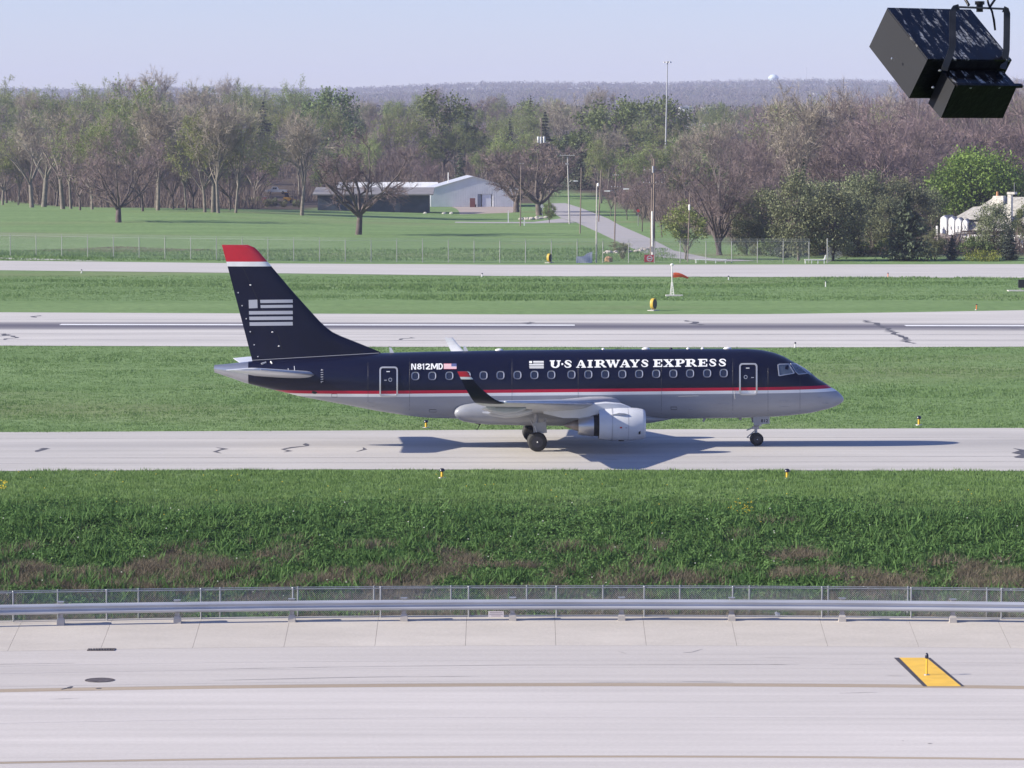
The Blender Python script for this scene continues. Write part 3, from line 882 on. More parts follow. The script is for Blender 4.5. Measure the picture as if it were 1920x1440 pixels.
mb = MB(); mb.lathe([(0, 0.30), (0.02, 0.31), (0.04, 0.30)], (0.06, 0, 39.5 * k), 'x', 16, caps=False); mb.obj('hoop', m_steel, t)
rings = []
for i, (dx, dz, r) in enumerate([(0, 0, 4.5), (5, 0.3, 4.6), (11, 0, 3.9), (17, -1.3, 3.1), (23, -3.3, 2.3), (29, -5.6, 1.5)]):
    rings.append([(0.08 + dx * k, r * k * math.cos(a) * 0.8, 39.5 * k + dz * k + r * k * math.sin(a) * (1 + 0.12 * math.sin(3 * a + i))) for a in (2 * math.pi * j / 16 for j in range(16))])
mb = MB(); mb.loft(rings, caps=False); mb.obj('sock', pmat('faded orange fabric', (0.75, 0.15, 0.06), 0.8, var=0.15, scale=3, trans=0.4), t, smooth=60)
# ------------------------------------------------------------------ the airliner
PSI = R(2.3)
PO = Vector((0, 170.0, 0.02))
HX = Vector((math.cos(PSI), math.sin(PSI), 0)); HN = Vector((-math.sin(PSI), math.cos(PSI), 0))
jet = thing('regional_jet', 'navy and grey twin engine airliner with red tipped fin taxiing on the concrete taxiway', 'airliner', PO, PSI)

def UP(px, py, yl=0.0):
    """picture point -> (s, z) on the airliner's lengthwise plane at sideways offset yl"""
    d = ray(px, py)
    t = (yl - (CAM - PO).dot(HN)) / d.dot(HN)
    p = CAM + d * t - PO
    return p.dot(HX), p.z

top_px = [(402, 684.5), (430, 682), (473, 677), (560, 671), (712, 662), (800, 659.5), (960, 656.5), (1140, 655), (1320, 654), (1400, 654), (1426, 655.8), (1450, 660.8),
          (1470, 668.3), (1487, 678.3), (1510, 691.7), (1520, 701.7 - 3), (1533, 709.5), (1550, 720), (1560, 727), (1570, 733), (1577, 739.5), (1581, 745), (1582.5, 749.5)]
bot_px = [(402, 698), (430, 707.5), (458, 717.5), (500, 728), (536, 736), (558, 742), (600, 750), (647, 758.5), (700, 769), (760, 778.5), (800, 783), (866, 785), (1000, 785.5), (1258, 785),
          (1395, 783.3), (1453, 781), (1487, 778), (1520, 774), (1553, 766.3), (1565, 762), (1573, 758.3), (1580, 753.5), (1582.5, 749.5)]
T = np.array([UP(*p) for p in top_px]); B = np.array([UP(*p) for p in bot_px])
S0, S1 = float(T[0, 0]), float(T[-1, 0])
ztop = lambda s: float(np.interp(s, T[:, 0], T[:, 1])); zbot = lambda s: float(np.interp(s, B[:, 0], B[:, 1]))
s_nose0 = UP(1400, 700)[0]; s_tail0 = UP(730, 700)[0]
def halfw(s):
    if s > s_nose0:
        u = (s - s_nose0) / (S1 - s_nose0); return 1.505 * max(0.0, 1 - u ** 2.1) ** 0.62
    if s < s_tail0:
        u = (s_tail0 - s) / (s_tail0 - S0); return 1.505 - (1.505 - 0.17) * (u ** 1.35)
    return 1.505
NEX = 2.08
def ysurf(s, z):
    zt_, zb = ztop(s), zbot(s); zc, hh = (zt_ + zb) / 2, max(1e-4, (zt_ - zb) / 2)
    k = min(1.0, abs((z - zc) / hh))
    return -halfw(s) * max(0.0, 1 - k ** NEX) ** (1 / NEX)
def ring(s, n=56):
    zt_, zb = ztop(s), zbot(s); zc, hh = (zt_ + zb) / 2, (zt_ - zb) / 2; w = halfw(s)
    r = []
    for j in range(n):
        a = 2 * math.pi * j / n
        c, d = math.cos(a), math.sin(a)
        r.append((s, w * math.copysign(abs(c) ** (2 / NEX), c), zc + hh * math.copysign(abs(d) ** (2 / NEX), d)))
    return r
def SP_(px, py, off=0.0):
    """picture point -> point on the near skin of the fuselage, lifted by off"""
    yl = -1.3
    for _ in range(8):
        s, z = UP(px, py, yl); yl = 0.5 * yl + 0.5 * ysurf(s, z)
    s, z = UP(px, py, yl)
    e = 0.02
    n = Vector((-(ysurf(s + e, z) - ysurf(s - e, z)) / (2 * e), 1, -(ysurf(s, z + e) - ysurf(s, z - e)) / (2 * e)))
    n = -n.normalized()
    if n.z > 0.97 or abs(n.x) > 0.97: n = Vector((0, -1, 0))
    return Vector((s, ysurf(s, z), z)) + n * off

# paint: bands that follow the cheat line
r0 = UP(560, 733.6, -1.2); r1 = UP(1540, 723.4, -0.9)
sl = (r1[1] - r0[1]) / (r1[0] - r0[0]); ic = r0[1] - sl * r0[0]
NAVY = (0.0045, 0.006, 0.024); RED = (0.45, 0.008, 0.040); WHITE = (0.80, 0.80, 0.80); GREY = (0.295, 0.305, 0.345)
def livery():
    m = bpy.data.materials.new('airliner livery'); m.use_nodes = True
    N = Nodes(m); b = m.node_tree.nodes['Principled BSDF']
    tc = N.n('ShaderNodeTexCoord').outputs['Object']
    sx = N.n('ShaderNodeSeparateXYZ'); N.l(tc, sx.inputs[0])
    zz = N.math('SUBTRACT', sx.outputs[2], N.math('MULTIPLY_ADD', sx.outputs[0], sl, ic))
    f = N.math('ADD', zz, 0.5)
    c = N.ramp(f, [(0.0, GREY), (0.5 - 0.295, WHITE), (0.5 - 0.15, RED), (0.5, NAVY)], const=True)
    n = N.noise(tc, 1.1, 5, 0.6, (0.35, 1, 1.6))
    c = N.mix(1.0, c, N.ramp(n, [(0.3, (0.9, 0.9, 0.9)), (0.7, (1.08, 1.08, 1.08))]), 'MULTIPLY')
    N.l(c, b.inputs['Base Color'])
    b.inputs['Roughness'].default_value = 0.33
    b.inputs['Specular IOR Level'].default_value = 0.32
    bp = N.n('ShaderNodeBump'); bp.inputs['Strength'].default_value = 0.05; bp.inputs['Distance'].default_value = 0.03
    N.l(N.noise(tc, 2.2, 3, 0.5, (0.6, 1, 1)), bp.inputs['Height']); N.l(bp.outputs[0], b.inputs['Normal'])
    return m
m_liv = livery()
m_navy = pmat('navy gloss paint', NAVY, 0.38, spec=0.25, var=0.12, scale=1.2)
m_fred = pmat('red gloss paint', (0.52, 0.012, 0.03), 0.35, coat=0.2, var=0.05)
m_fwhite = pmat('white gloss paint', WHITE, 0.35, coat=0.2, var=0.04)
m_grey = pmat('grey gloss paint', (0.28, 0.29, 0.325), 0.35, coat=0.2, var=0.07, scale=1.3)
m_nac = pmat('nacelle grey paint', (0.60, 0.61, 0.65), 0.34, coat=0.2, var=0.05, scale=1.5)
m_wing = pmat('wing grey paint', (0.42, 0.43, 0.46), 0.4, var=0.08, scale=1.0)
m_alu = pmat('bare aluminium', (0.50, 0.50, 0.53), 0.34, metal=0.85, var=0.05, scale=2)
m_frame = pmat('bright door trim', (0.54, 0.54, 0.56), 0.35, metal=0.5)
m_logo = pmat('pale lilac emblem', (0.40, 0.41, 0.47), 0.5)
m_letter = pmat('white lettering', (0.86, 0.86, 0.86), 0.5)
m_glass = pmat('dark cabin glass', (0.02, 0.024, 0.045), 0.08, spec=0.8)
m_cglass = pmat('cockpit glass', (0.10, 0.125, 0.165), 0.06, spec=0.8)  # paler blue colour stands in for sky reflected in the panes
m_tyre = pmat('tyre rubber', (0.018, 0.018, 0.02), 0.75, var=0.2, scale=6)
m_hub = pmat('wheel hub', (0.045, 0.045, 0.055), 0.45, metal=0.5)
m_strut = pmat('gear grey', (0.34, 0.34, 0.37), 0.45, metal=0.2, var=0.15, scale=5)
m_hot = pmat('heat stained metal', (0.20, 0.18, 0.18), 0.4, metal=0.8, var=0.25, scale=3)
m_blackm = pmat('black interior', (0.008, 0.008, 0.01), 0.6)

s_cone = UP(466, 700)[0]
def stations(a, b):
    base = list(np.linspace(S0, UP(760, 700)[0], 26)) + list(np.linspace(UP(800, 700)[0], s_nose0, 24)) + list(s_nose0 + (S1 - s_nose0) * (1 - (1 - np.linspace(0.02, 1, 34)) ** 1.6))
    base = [s for s in base if a < s < b]
    return [a] + base + [b]
mb = MB(); mb.loft([ring(s) for s in stations(s_cone, S1 - 0.004)])
fus = mb.obj('fuselage', m_liv, jet, smooth=40)
mb = MB(); mb.loft([ring(s) for s in stations(S0, s_cone - 0.004)]); mb.lathe([(-0.02, 0.10), (0.06, 0.10)], (S0, 0, (ztop(S0) + zbot(S0)) / 2), 'x', 14, 0)
mb.obj('tail_cone', m_alu, jet, smooth=45)

# wing to body fairing
fpx = (851, 852, 855, 861, 870, 885, 910, 980, 1080, 1150, 1190, 1225, 1258)
fs = [UP(px, 770)[0] for px in fpx]
fb = [UP(px, py)[1] for px, py in zip(fpx, (774, 778, 782, 786, 789.5, 792, 794.5, 796.5, 797.5, 797, 795.5, 791.5, 785.5))]
ft = [UP(px, py)[1] for px, py in zip(fpx, (768, 762, 757, 751, 747, 744, 742, 740, 741, 750, 767, 777, 783.5))]
fw = [1.36, 1.42, 1.48, 1.53, 1.57, 1.61, 1.66, 1.74, 1.76, 1.48, 1.08, 0.70, 0.28]
rings = []
for s, zb, zt_, w in zip(fs, fb, ft, fw):
    zc, hh = (zb + zt_) / 2, (zt_ - zb) / 2
    rings.append([(s, w * math.copysign(abs(math.cos(a)) ** 0.75, math.cos(a)), zc + hh * math.copysign(abs(math.sin(a)) ** 0.8, math.sin(a))) for a in (2 * math.pi * j / 40 for j in range(40))])
mb = MB(); mb.loft(rings); mb.obj('belly_fairing', m_grey, jet, smooth=50)

# fin
le = np.array([UP(*p) for p in [(716, 661), (668, 641.5), (640, 630.5), (620, 621), (600, 603), (549, 546.7), (501, 490), (484, 470), (475.5, 462.5), (464.5, 459)]])
te = np.array([UP(*p) for p in [(473, 676), (426.7, 499.6), (416, 459.3)]])
le = np.vstack([[le[0, 0] + 0.4, le[0, 1] - 0.5], le]); te = np.vstack([[te[0, 0] + 0.1, te[0, 1] - 0.5], te])
zr, zw, zn = UP(480, 490.6)[1], UP(480, 499.4)[1], le[-1, 1]
def fin_le(z): return float(np.interp(z, le[:, 1], le[:, 0]))
def fin_te(z): return float(np.interp(z, te[:, 1], te[:, 0]))
def fin_t(z): return float(np.interp(z, [le[1, 1], le[4, 1], zn], [0.20, 0.19, 0.075]))
def airf(u): return max(0.0, (2.6 * (math.sqrt(u) - u) * (1 - 0.25 * u) + 0.18 * (1 - u) * u)) if 0 <= u <= 1 else 0.0
UU = [0, 0.01, 0.03, 0.07, 0.14, 0.24, 0.36, 0.5, 0.65, 0.8, 0.92, 1.0]
def fin_y(s, z):
    a, b = fin_le(z), fin_te(z); return -fin_t(z) * (airf((a - s) / (a - b)) / 0.62 if a > s > b else 0)
def fin_ring(z, k=1.0):
    a, b = fin_le(z), fin_te(z); t = fin_t(z) * k / 0.62
    up = [(a - u * (a - b), -t * airf(u) - 0.008 * k, z) for u in UU]
    lo = [(a - u * (a - b), t * airf(u) + 0.008 * k, z) for u in reversed(UU)]
    return up + lo
fin = None
def fin_part(name, z0, z1, n, mat, parent, cap=False):
    zs = np.linspace(z0, z1, n)
    rings = [fin_ring(float(z)) for z in zs]
    if cap: rings += [fin_ring(z1 + 0.004, 0.6), fin_ring(z1 + 0.006, 0.15)]
    mb = MB(); mb.loft(rings); return mb.obj(name, mat, parent, smooth=40)
zk = le[4, 1]
fin = fin_part('tail_fin', le[0, 1], zw, 26, m_navy, jet)
fin_part('white_band', zw + 0.001, zr, 3, m_fwhite, fin)
fin_part('red_tip', zr + 0.001, zn - 0.006, 8, m_fred, fin, True)
def fin_patch(name, px0, px1, ya, yb, sk, mat, off=0.012):
    """flat print on the fin between picture columns px0..px1 and rows ya..yb"""
    mb = MB(); n = 9; vs = []
    for i in range(n):
        u = i / (n - 1)
        for y in (yb, ya):
            px = px0 + (px1 - px0) * u + (sk if y == yb else 0); py = y - 0.7 * u
            s, z = UP(px, py, -0.16); s, z = UP(px, py, fin_y(s, z))
            vs.append((s, fin_y(s, z) - off, z))
    mb.add(vs, [(2 * i, 2 * i + 2, 2 * i + 3, 2 * i + 1) for i in range(n - 1)])
    return mb.obj(name, mat, fin)
cx = lambda v: 380 + v / 4.5
cy = lambda v: 440 + v / 4.5
fin_patch('emblem_square', cx(388), cx(461), cy(551), cy(622), 0.5, m_logo)
for xa_, ya_, yb_ in ((485, 550, 577), (488, 594, 619), (390, 645, 674), (393, 692, 721), (395, 739, 769)):
    fin_patch('emblem_bar', cx(xa_), cx(759), cy(ya_), cy(yb_), 0.4, m_logo)
for (x, y) in ((300, 490), (333, 600), (368, 710), (402, 820), (435, 930), (467, 1030), (405, 425), (590, 822), (645, 940)):
    s, z = UP(cx(x), cy(y), -0.1)
    big = x in (405, 590, 645)
    mb = MB(); mb.blob((s, fin_y(s, z) - 0.03, z), (0.05 if big else 0.03, 0.035, 0.035), jag=0); mb.obj('hinge_fairing', m_frame if big else m_logo, fin, smooth=60)
for z in (zk - 0.9, zk + 0.6):
    pass
# rudder hinge line
mb = MB(); vs = []
for z in np.linspace(le[1, 1] + 0.15, zw - 0.05, 12):
    s = fin_te(float(z)) + 0.34 * (fin_le(float(z)) - fin_te(float(z))) if z > zk else fin_te(float(z)) + 0.34 * (fin_le(zk) - fin_te(zk)) * 1.12
    vs += [(s - 0.012, fin_y(s, float(z)) - 0.010, float(z)), (s + 0.012, fin_y(s, float(z)) - 0.010, float(z))]
mb.add(vs, [(2 * i, 2 * i + 1, 2 * i + 3, 2 * i + 2) for i in range(11)]); mb.obj('rudder_gap', m_blackm, fin)
# seam between fin and fuselage
mb = MB()
mb.path([Vector((*(lambda q: (q[0], -0.24 - 0.2 * k / 9, q[1]))(UP(473 + 238 * k / 9, 675.8 - 14.2 * k / 9, -0.3)),)) for k in range(10)], 0.014, 4); mb.obj('fin_seam', m_frame, fin)

def wing_loft(secs, nose=1):
    """secs: (s_le, s_te, y, z_le, z_te, thickness ratio)"""
    rings = []
    for a, b, y, zl, zt_, tr in secs:
        c = a - b; up = []; lo = []
        for u in UU:
            t = tr * c * airf(u) / 0.62 * 0.5
            z = zl + (zt_ - zl) * u
            up.append((a - u * c, y, z + t * 1.15 + 0.01)); lo.append((a - u * c, y, z - t * 0.85 - 0.01))
        rings.append(up + lo[::-1])
    return rings

# horizontal stabilisers
tl, tt = UP(482, 693.5, -4.5), UP(423, 687, -4.5)
rl = UP(597, 703.5, -0.75); rt = UP(478, 699, -0.6)
for side in (-1, 1):
    secs = [(rl[0], rt[0], side * 0.35, rl[1] - 0.03, rl[1] - 0.05, 0.11), (rl[0] - 0.05, rt[0] - 0.02, side * 0.75, rl[1], rl[1] - 0.01, 0.11),
            (tl[0] + 0.12, tt[0] + 0.02, side * 4.4, tl[1], tl[1] - 0.01, 0.09), (tl[0] - 0.15, tt[0] + 0.25, side * 4.55, tl[1] + 0.01, tl[1], 0.05)]
    mb = MB(); mb.loft(wing_loft(secs))
    st = mb.obj('stabiliser', m_nac, jet, smooth=45)
    # bright leading edge strip
    e = [(s[0], s[2], s[3]) for s in secs[1:3]]
    mb = MB(); mb.path([(e[0][0] + 0.015, e[0][1], e[0][2] + 0.0), (e[1][0] + 0.015, e[1][1], e[1][2] + 0.0)], [0.05, 0.03], 8); mb.obj('leading_edge', m_alu, st, smooth=60)
# trim scale ticks by the stabiliser root
for k in range(6):
    q = SP_(601.5, 694.5 + k * 4.2, 0.012); q2 = SP_(606, 694 + k * 4.2, 0.012)
    mb = MB(); mb.tube(q, q2, 0.018, n=4); mb.obj('trim_tick', m_frame, fus)
mb = MB(); mb.tube(SP_(603.5, 692.5, 0.012), SP_(602.5, 718, 0.012), 0.014, n=4); mb.obj('trim_scale', m_frame, fus)
for (a, b, w) in (((490, 683), (499, 680), 0.05), ((508, 678.5), (510.5, 682.5), 0.04), ((540.5, 691), (541, 696), 0.02), ((552, 687), (553, 696), 0.02)):
    mb = MB(); mb.tube(SP_(*a, 0.02), SP_(*b, 0.02), w, n=6); mb.obj('service_mark', m_frame if w > .03 else m_logo, fus)
q = SP_(590, 736, -0.05); mb = MB(); mb.blob(q, (0.16, 0.10, 0.10), jag=0.1); mb.obj('drain_mast', m_blackm, fus)

# main wings
WL = UP(1160, 757.5, -1.6); TLE = UP(946, 755, -12.55); TTE = UP(891.5, 755, -12.55)
s_rt = UP(918, 765, -1.6)[0]
for side in (-1, 1):
    y0 = 1.0
    secs = [(WL[0] + 0.35, s_rt, side * 0.9, WL[1] - 0.05, WL[1] - 0.42, 0.115),
            (WL[0], s_rt, side * 1.6, WL[1], WL[1] - 0.36, 0.115),
            (WL[0] - 1.95, s_rt + 0.05, side * 5.0, WL[1] + 0.26, WL[1] + 0.02, 0.105),
            (TLE[0] + 0.25, TTE[0] + 0.02, side * 12.1, TLE[1] - 0.03, TLE[1] - 0.05, 0.10),
            (TLE[0], TTE[0], side * 12.55, TLE[1], TLE[1], 0.09)]
    mb = MB(); mb.loft(wing_loft(secs))
    wg = mb.obj('wing', m_wing, jet, smooth=45)
    mb = MB(); e = [(s[0] + 0.01, s[2], s[3] + 0.0) for s in secs[1:]]
    mb.path(e, [0.085, 0.07, 0.04, 0.03], 8); mb.obj('leading_edge', m_alu, wg, smooth=60)
    # flap gap on the upper surface and lowered flap panels
    for (ya, yb) in ((1.9, 4.9), (5.1, 9.0)):
        fr = []
        for y in (ya, yb):
            zt_ = float(np.interp(y, [1.6, 5, 12.1], [WL[1] - 0.36, WL[1] + 0.02, TLE[1] - 0.05])); s_ = float(np.interp(y, [1.6, 5, 12.1], [s_rt, s_rt + 0.05, TTE[0] + 0.02]))
            fr.append([(s_ + 0.55, side * y, zt_ - 0.02), (s_ + 0.5, side * y, zt_ - 0.10), (s_ - 0.12, side * y, zt_ - 0.14), (s_ + 0.2, side * y, zt_ + 0.0)])
        mb = MB(); mb.loft(fr); mb.obj('flap', m_wing, wg, smooth=30)
    # flap track fairings
    for y in (3.2, 6.0, 8.8):
        zt_ = float(np.interp(y, [1.6, 5, 12.1], [WL[1] - 0.36, WL[1] + 0.02, TLE[1] - 0.05])); s_ = float(np.interp(y, [1.6, 5, 12.1], [s_rt, s_rt + 0.05, TTE[0] + 0.02]))
        L = 2.6 - y * 0.09
        rings = []
        for u in (0, 0.1, 0.3, 0.55, 0.8, 1.0):
            r = math.sin(math.pi * min(1, 0.08 + u * 0.85)) * 0.15 + 0.01
            rings.append([(s_ + 1.9 - u * L, side * y + r * 0.6 * math.cos(a), zt_ - 0.10 - 0.10 * math.sin(math.pi * u) + 0.02 * u + r * math.sin(a)) for a in (2 * math.pi * j / 12 for j in range(12))])
        mb = MB(); mb.loft(rings); mb.obj('flap_track_fairing', m_wing, wg, smooth=50)
    # winglet
    wl_t = UP(875.5, 696.5, -13.35); wl_b = UP(857.5, 695.5, -13.35)
    w1t = UP(888, 720, -13.2); w1b = UP(872, 713, -13.2)
    def wsec(u):
        """u 0 root .. 1 tip"""
        y = 12.55 + 0.8 * (1 - (1 - u) ** 2.2)
        z = TLE[1] + (wl_t[1] - TLE[1]) * u ** 1.25
        a = TLE[0] + (wl_t[0] - TLE[0]) * u ** 0.8
        b = TTE[0] + (wl_b[0] - TTE[0]) * u
        return a, b, y, z
    def wring(u):
        a, b, y, z = wsec(u); a2, b2, y2, z2 = wsec(min(1, u + 0.02)); a1, b1, y1, z1 = wsec(max(0, u - 0.02))
        ty, tz = y2 - y1, z2 - z1; l = math.hypot(ty, tz); ny, nz = -tz / l, ty / l       # inward/up normal
        c = a - b; o = []; i_ = []
        for v in UU:
            t = 0.085 * c * airf(v) / 0.62 * 0.5 + 0.004
            o.append((a - v * c, side * (y - ny * t), z - nz * t)); i_.append((a - v * c, side * (y + ny * t), z + nz * t))
        return o, i_
    for nm, u0, u1, mo in (('winglet', 0.0, 0.80, m_navy), ('winglet_band', 0.803, 0.865, m_fwhite), ('winglet_tip', 0.868, 1.0, m_fred)):
        us = np.linspace(u0, u1, 10 if u0 == 0 else 3)
        rr = [wring(float(u)) for u in us]
        n = len(UU)
        mb = MB()
        rings = [o + i_[::-1] for o, i_ in rr]
        vs = [p for r in rings for p in r]; N2 = 2 * n; fs = []; mi = []
        for q in range(len(rings) - 1):
            for j in range(N2):
                k = (j + 1) % N2
                mb_f = (q * N2 + j, q * N2 + k, (q + 1) * N2 + k, (q + 1) * N2 + j)
                fs.append(mb_f); mi.append(0 if j < n - 1 or j == N2 - 1 else 1)
        mb.v = vs; mb.f = fs + [tuple(range(N2 - 1, -1, -1)), tuple((len(rings) - 1) * N2 + j for j in range(N2))]; mb.m = mi + [0, 0]
        mb.obj(nm, [mo, m_fwhite], wg, smooth=45)
    q = Vector((TLE[0] + 0.9, side * 11.2, TLE[1] + 0.03))
    mb = MB(); mb.blob((TLE[0] + 0.02, side * 12.5, TLE[1] + 0.02), (0.10, 0.06, 0.05), jag=0); mb.obj('tip_light', m_fwhite, wg, smooth=60)
    # engine
    ye = side * 4.0
    sf, sr = 6.02, 3.86; ze = 1.36
    mb = MB()
    mb.lathe([(sr, 0.70), (sr + 0.3, 0.735), (sr + 0.9, 0.775), (sf - 0.75, 0.775), (sf - 0.35, 0.745), (sf - 0.12, 0.70)], (0, ye, ze), 'x', 40, caps=False)
    nc = mb.obj('engine_nacelle', m_nac, jet, smooth=45)
    mb = MB(); mb.lathe([(sf - 0.117, 0.702), (sf - 0.05, 0.68), (sf, 0.63), (sf - 0.03, 0.585), (sf - 0.15, 0.56), (sf - 0.5, 0.555)], (0, ye, ze), 'x', 40, caps=False); mb.obj('inlet_lip', m_nac, nc, smooth=60)
    mb = MB(); mb.lathe([(sf - 0.95, 0.56), (sf - 0.95, 0.02)], (0, ye, ze), 'x', 24); mb.lathe([(sf - 0.5, 0.553), (sf - 0.95, 0.56)], (0, ye, ze), 'x', 24, caps=False); mb.obj('fan_disc', m_blackm, nc)
    mb = MB(); mb.lathe([(sf - 0.94, 0.2), (sf - 0.75, 0.14), (sf - 0.6, 0.02)], (0, ye, ze), 'x', 16); mb.obj('spinner', m_strut, nc, smooth=60)
    mb = MB(); mb.lathe([(sr + 0.25, 0.69), (sr + 0.01, 0.685), (sr + 0.01, 0.50), (sr + 0.25, 0.50)], (0, ye, ze), 'x', 36); mb.obj('fan_duct', m_blackm, nc)
    mb = MB(); mb.lathe([(sr + 0.2, 0.50), (sr - 0.236, 0.485)], (0, ye, ze - 0.07), 'x', 32, caps=False); mb.obj('gap_shade', m_blackm, nc)  # black ring paints the shade in the gap behind the fan cowl
    mb = MB(); mb.lathe([(sr - 0.24, 0.50), (sr - 0.6, 0.465), (sr - 0.95, 0.40), (sr - 0.95, 0.36), (sr - 0.6, 0.35)], (0, ye, ze - 0.08), 'x', 32); mb.obj('core_cowl', m_alu, nc, smooth=50)
    mb = MB(); mb.lathe([(sr - 0.7, 0.33), (sr - 1.15, 0.22), (sr - 1.6, 0.04)], (0, ye, ze - 0.05), 'x', 20); mb.obj('exhaust_plug', m_hot, nc, smooth=60)
    # pylon
    pr = []
    for s_, zb, zt_, w in ((5.35, ze + 0.70, ze + 0.80, 0.03), (4.9, ze + 0.70, ze + 0.98, 0.13), (4.2, ze + 0.62, ze + 1.04, 0.17), (3.2, ze + 0.30, ze + 0.95, 0.17), (2.2, ze + 0.30, ze + 0.80, 0.12), (1.3, ze + 0.5, ze + 0.75, 0.03)):
        pr.append([(s_, ye - w, zb), (s_, ye + w, zb), (s_, ye + w, zt_ - 0.05), (s_, ye + w * 0.5, zt_), (s_, ye - w * 0.5, zt_), (s_, ye - w, zt_ - 0.05)])
    mb = MB(); mb.loft(pr); mb.obj('pylon', m_nac, nc, smooth=35)
    # chine on the cowl, cowl seam, bolts and stickers
    a0 = R(38)
    yo, zo = -math.cos(a0), math.sin(a0)
    pts = [(5.25, 0.77, 0.01), (5.0, 0.775, 0.13), (4.75, 0.78, 0.16), (4.4, 0.77, 0.03)]
    fr = []
    for s_, r, h in pts:
        c0 = Vector((s_, ye + yo * r, ze + zo * r)); nn = Vector((0, yo, zo)); tt_ = Vector((0, -zo, yo)) * 0.012
        fr.append([c0 - tt_, c0 + tt_, c0 + nn * h + tt_ * .5, c0 + nn * h - tt_ * .5])
    mb = MB(); mb.loft(fr); mb.obj('strake', m_nac, nc)
    for s_ in (5.2, 4.45):
        mb = MB(); mb.lathe([(s_, 0.774), (s_, 0.7785), (s_ + 0.018, 0.7785), (s_ + 0.018, 0.774)], (0, ye, ze), 'x', 40, caps=False); mb.obj('cowl_seam', m_strut, nc)
    if side < 0:
        mb = MB(); mb.box((4.85, ye - 0.774, ze - 0.10), (0.10, 0.012, 0.07)); mb.obj('warning_sticker', m_fred, nc)
        mb = MB(); mb.box((5.1, ye - 0.772, ze - 0.11), (0.09, 0.012, 0.05)); mb.obj('warning_sticker', m_logo, nc)
        mb = MB(); mb.box((5.72, ye - 0.66, ze - 0.34), (0.09, 0.03, 0.16)); mb.obj('intake_vent', m_blackm, nc)
        mb = MB(); mb.box((4.9, ye - 0.25, ze - 0.75), (0.26, 0.1, 0.05)); mb.obj('drain_vent', m_blackm, nc)

# landing gear
def wheel(parent, c, r, w, out, name='wheel'):
    mb = MB()
    pr = [(-w / 2, r * 0.55), (-w / 2, r * 0.84), (-w * 0.42, r * 0.94), (-w * 0.25, r), (w * 0.25, r), (w * 0.42, r * 0.94), (w / 2, r * 0.84), (w / 2, r * 0.55)]
    mb.lathe(pr, c, 'y', 36)
    wl = mb.obj(name, m_tyre, parent, smooth=40)
    mb = MB(); mb.lathe([(out * (w / 2 + 0.004), r * 0.56), (out * (w / 2 - 0.04), r * 0.50), (out * (w / 2 - 0.05), r * 0.2), (out * (w / 2 + 0.02), r * 0.16), (out * (w / 2 + 0.02), 0.01)], c, 'y', 24); mb.obj('rim', m_hub, wl, smooth=45)
    mb = MB(); mb.blob((c[0], c[1] + out * (w / 2 + 0.03), c[2]), (r * 0.07, 0.03, r * 0.07), jag=0); mb.obj('hub_cap', m_fwhite, wl, smooth=60)
wc = UP(1007.5, 829, -2.95)
for side in (-1, 1):
    g = jet
    RW = 0.455
    zw_ = RW
    wheel(g, (wc[0], side * 2.95, zw_), RW, 0.30, side)
    wheel(g, (wc[0], side * 2.42, zw_), RW, 0.30, side)
    ym = side * 2.68
    mb = MB(); mb.tube((wc[0] - 0.05, ym, 1.75), (wc[0], ym, zw_), 0.10, 0.075, 12); mb.tube((wc[0], side * 2.3, zw_), (wc[0], side * 3.05, zw_), 0.06); mb.obj('gear_strut', m_strut, g, smooth=40)
    mb = MB(); mb.tube((wc[0] + 0.42, ym, 1.55), (wc[0] + 0.06, ym, zw_ + 0.15), 0.045); mb.tube((wc[0] - 0.3, ym + side * 0.05, 1.45), (wc[0] - 0.06, ym + side * 0.1, zw_ + 0.45), 0.03); mb.obj('drag_brace', m_strut, g, smooth=40)
    mb = MB(); mb.box((wc[0] + 0.12, ym + side * 0.2, 1.10), (0.62, 0.03, 0.52), rot=Matrix.Rotation(R(-6), 3, 'Y')); mb.obj('gear_door', m_grey, g)
    mb = MB(); mb.box((wc[0] + 0.1, ym + side * 0.25, 0.83), (0.32, 0.12, 0.10)); mb.tube((wc[0] - 0.12, ym + side * 0.26, 1.2), (wc[0] + 0.02, ym + side * 0.28, 0.72), 0.02); mb.obj('torque_link', m_alu, g)
nw = UP(1419.5, 826.7, -0.2)
g = jet
RN = 0.305
for side in (-1, 1): wheel(g, (nw[0], side * 0.2, RN), RN, 0.2, side)
mb = MB(); mb.tube((nw[0] - 0.07, 0, 1.5), (nw[0] - 0.02, 0, RN), 0.085, 0.06, 12); mb.tube((nw[0], -0.28, RN), (nw[0], 0.28, RN), 0.04); mb.obj('gear_strut', m_strut, g, smooth=40)
mb = MB()
mb.tube((nw[0] - 0.1, 0, 0.88), (nw[0] - 0.48, 0, 0.72), 0.03); mb.tube((nw[0] - 0.05, -0.04, 0.75), (nw[0] - 0.47, -0.04, 0.38), 0.025); mb.tube((nw[0] - 0.47, -0.04, 0.38), (nw[0] - 0.3, -0.04, 0.36), 0.02)
mb.obj('torque_link', m_strut, g)
mb = MB(); mb.box((nw[0] - 0.05, -0.08, 0.86), (0.3, 0.2, 0.14)); mb.box((nw[0] + 0.02, -0.1, 1.02), (0.34, 0.1, 0.16)); mb.obj('steering_unit', m_strut, g)
d0 = UP(1411, 783, -0.45); d1 = UP(1443, 795, -0.45)
mb = MB(); mb.prism([(d0[0], -0.45, d0[1] + 0.12), (d0[0] + 0.06, -0.45, d1[1] - 0.02), (d0[0] + 0.2, -0.45, d1[1] - 0.08), (d0[0] + 0.52, -0.45, d1[1] + 0.0), (d1[0], -0.45, d1[1] + 0.02), (d1[0], -0.45, d0[1] + 0.16)], (0, 0.03, 0))
gd = mb.obj('gear_door', m_grey, g)
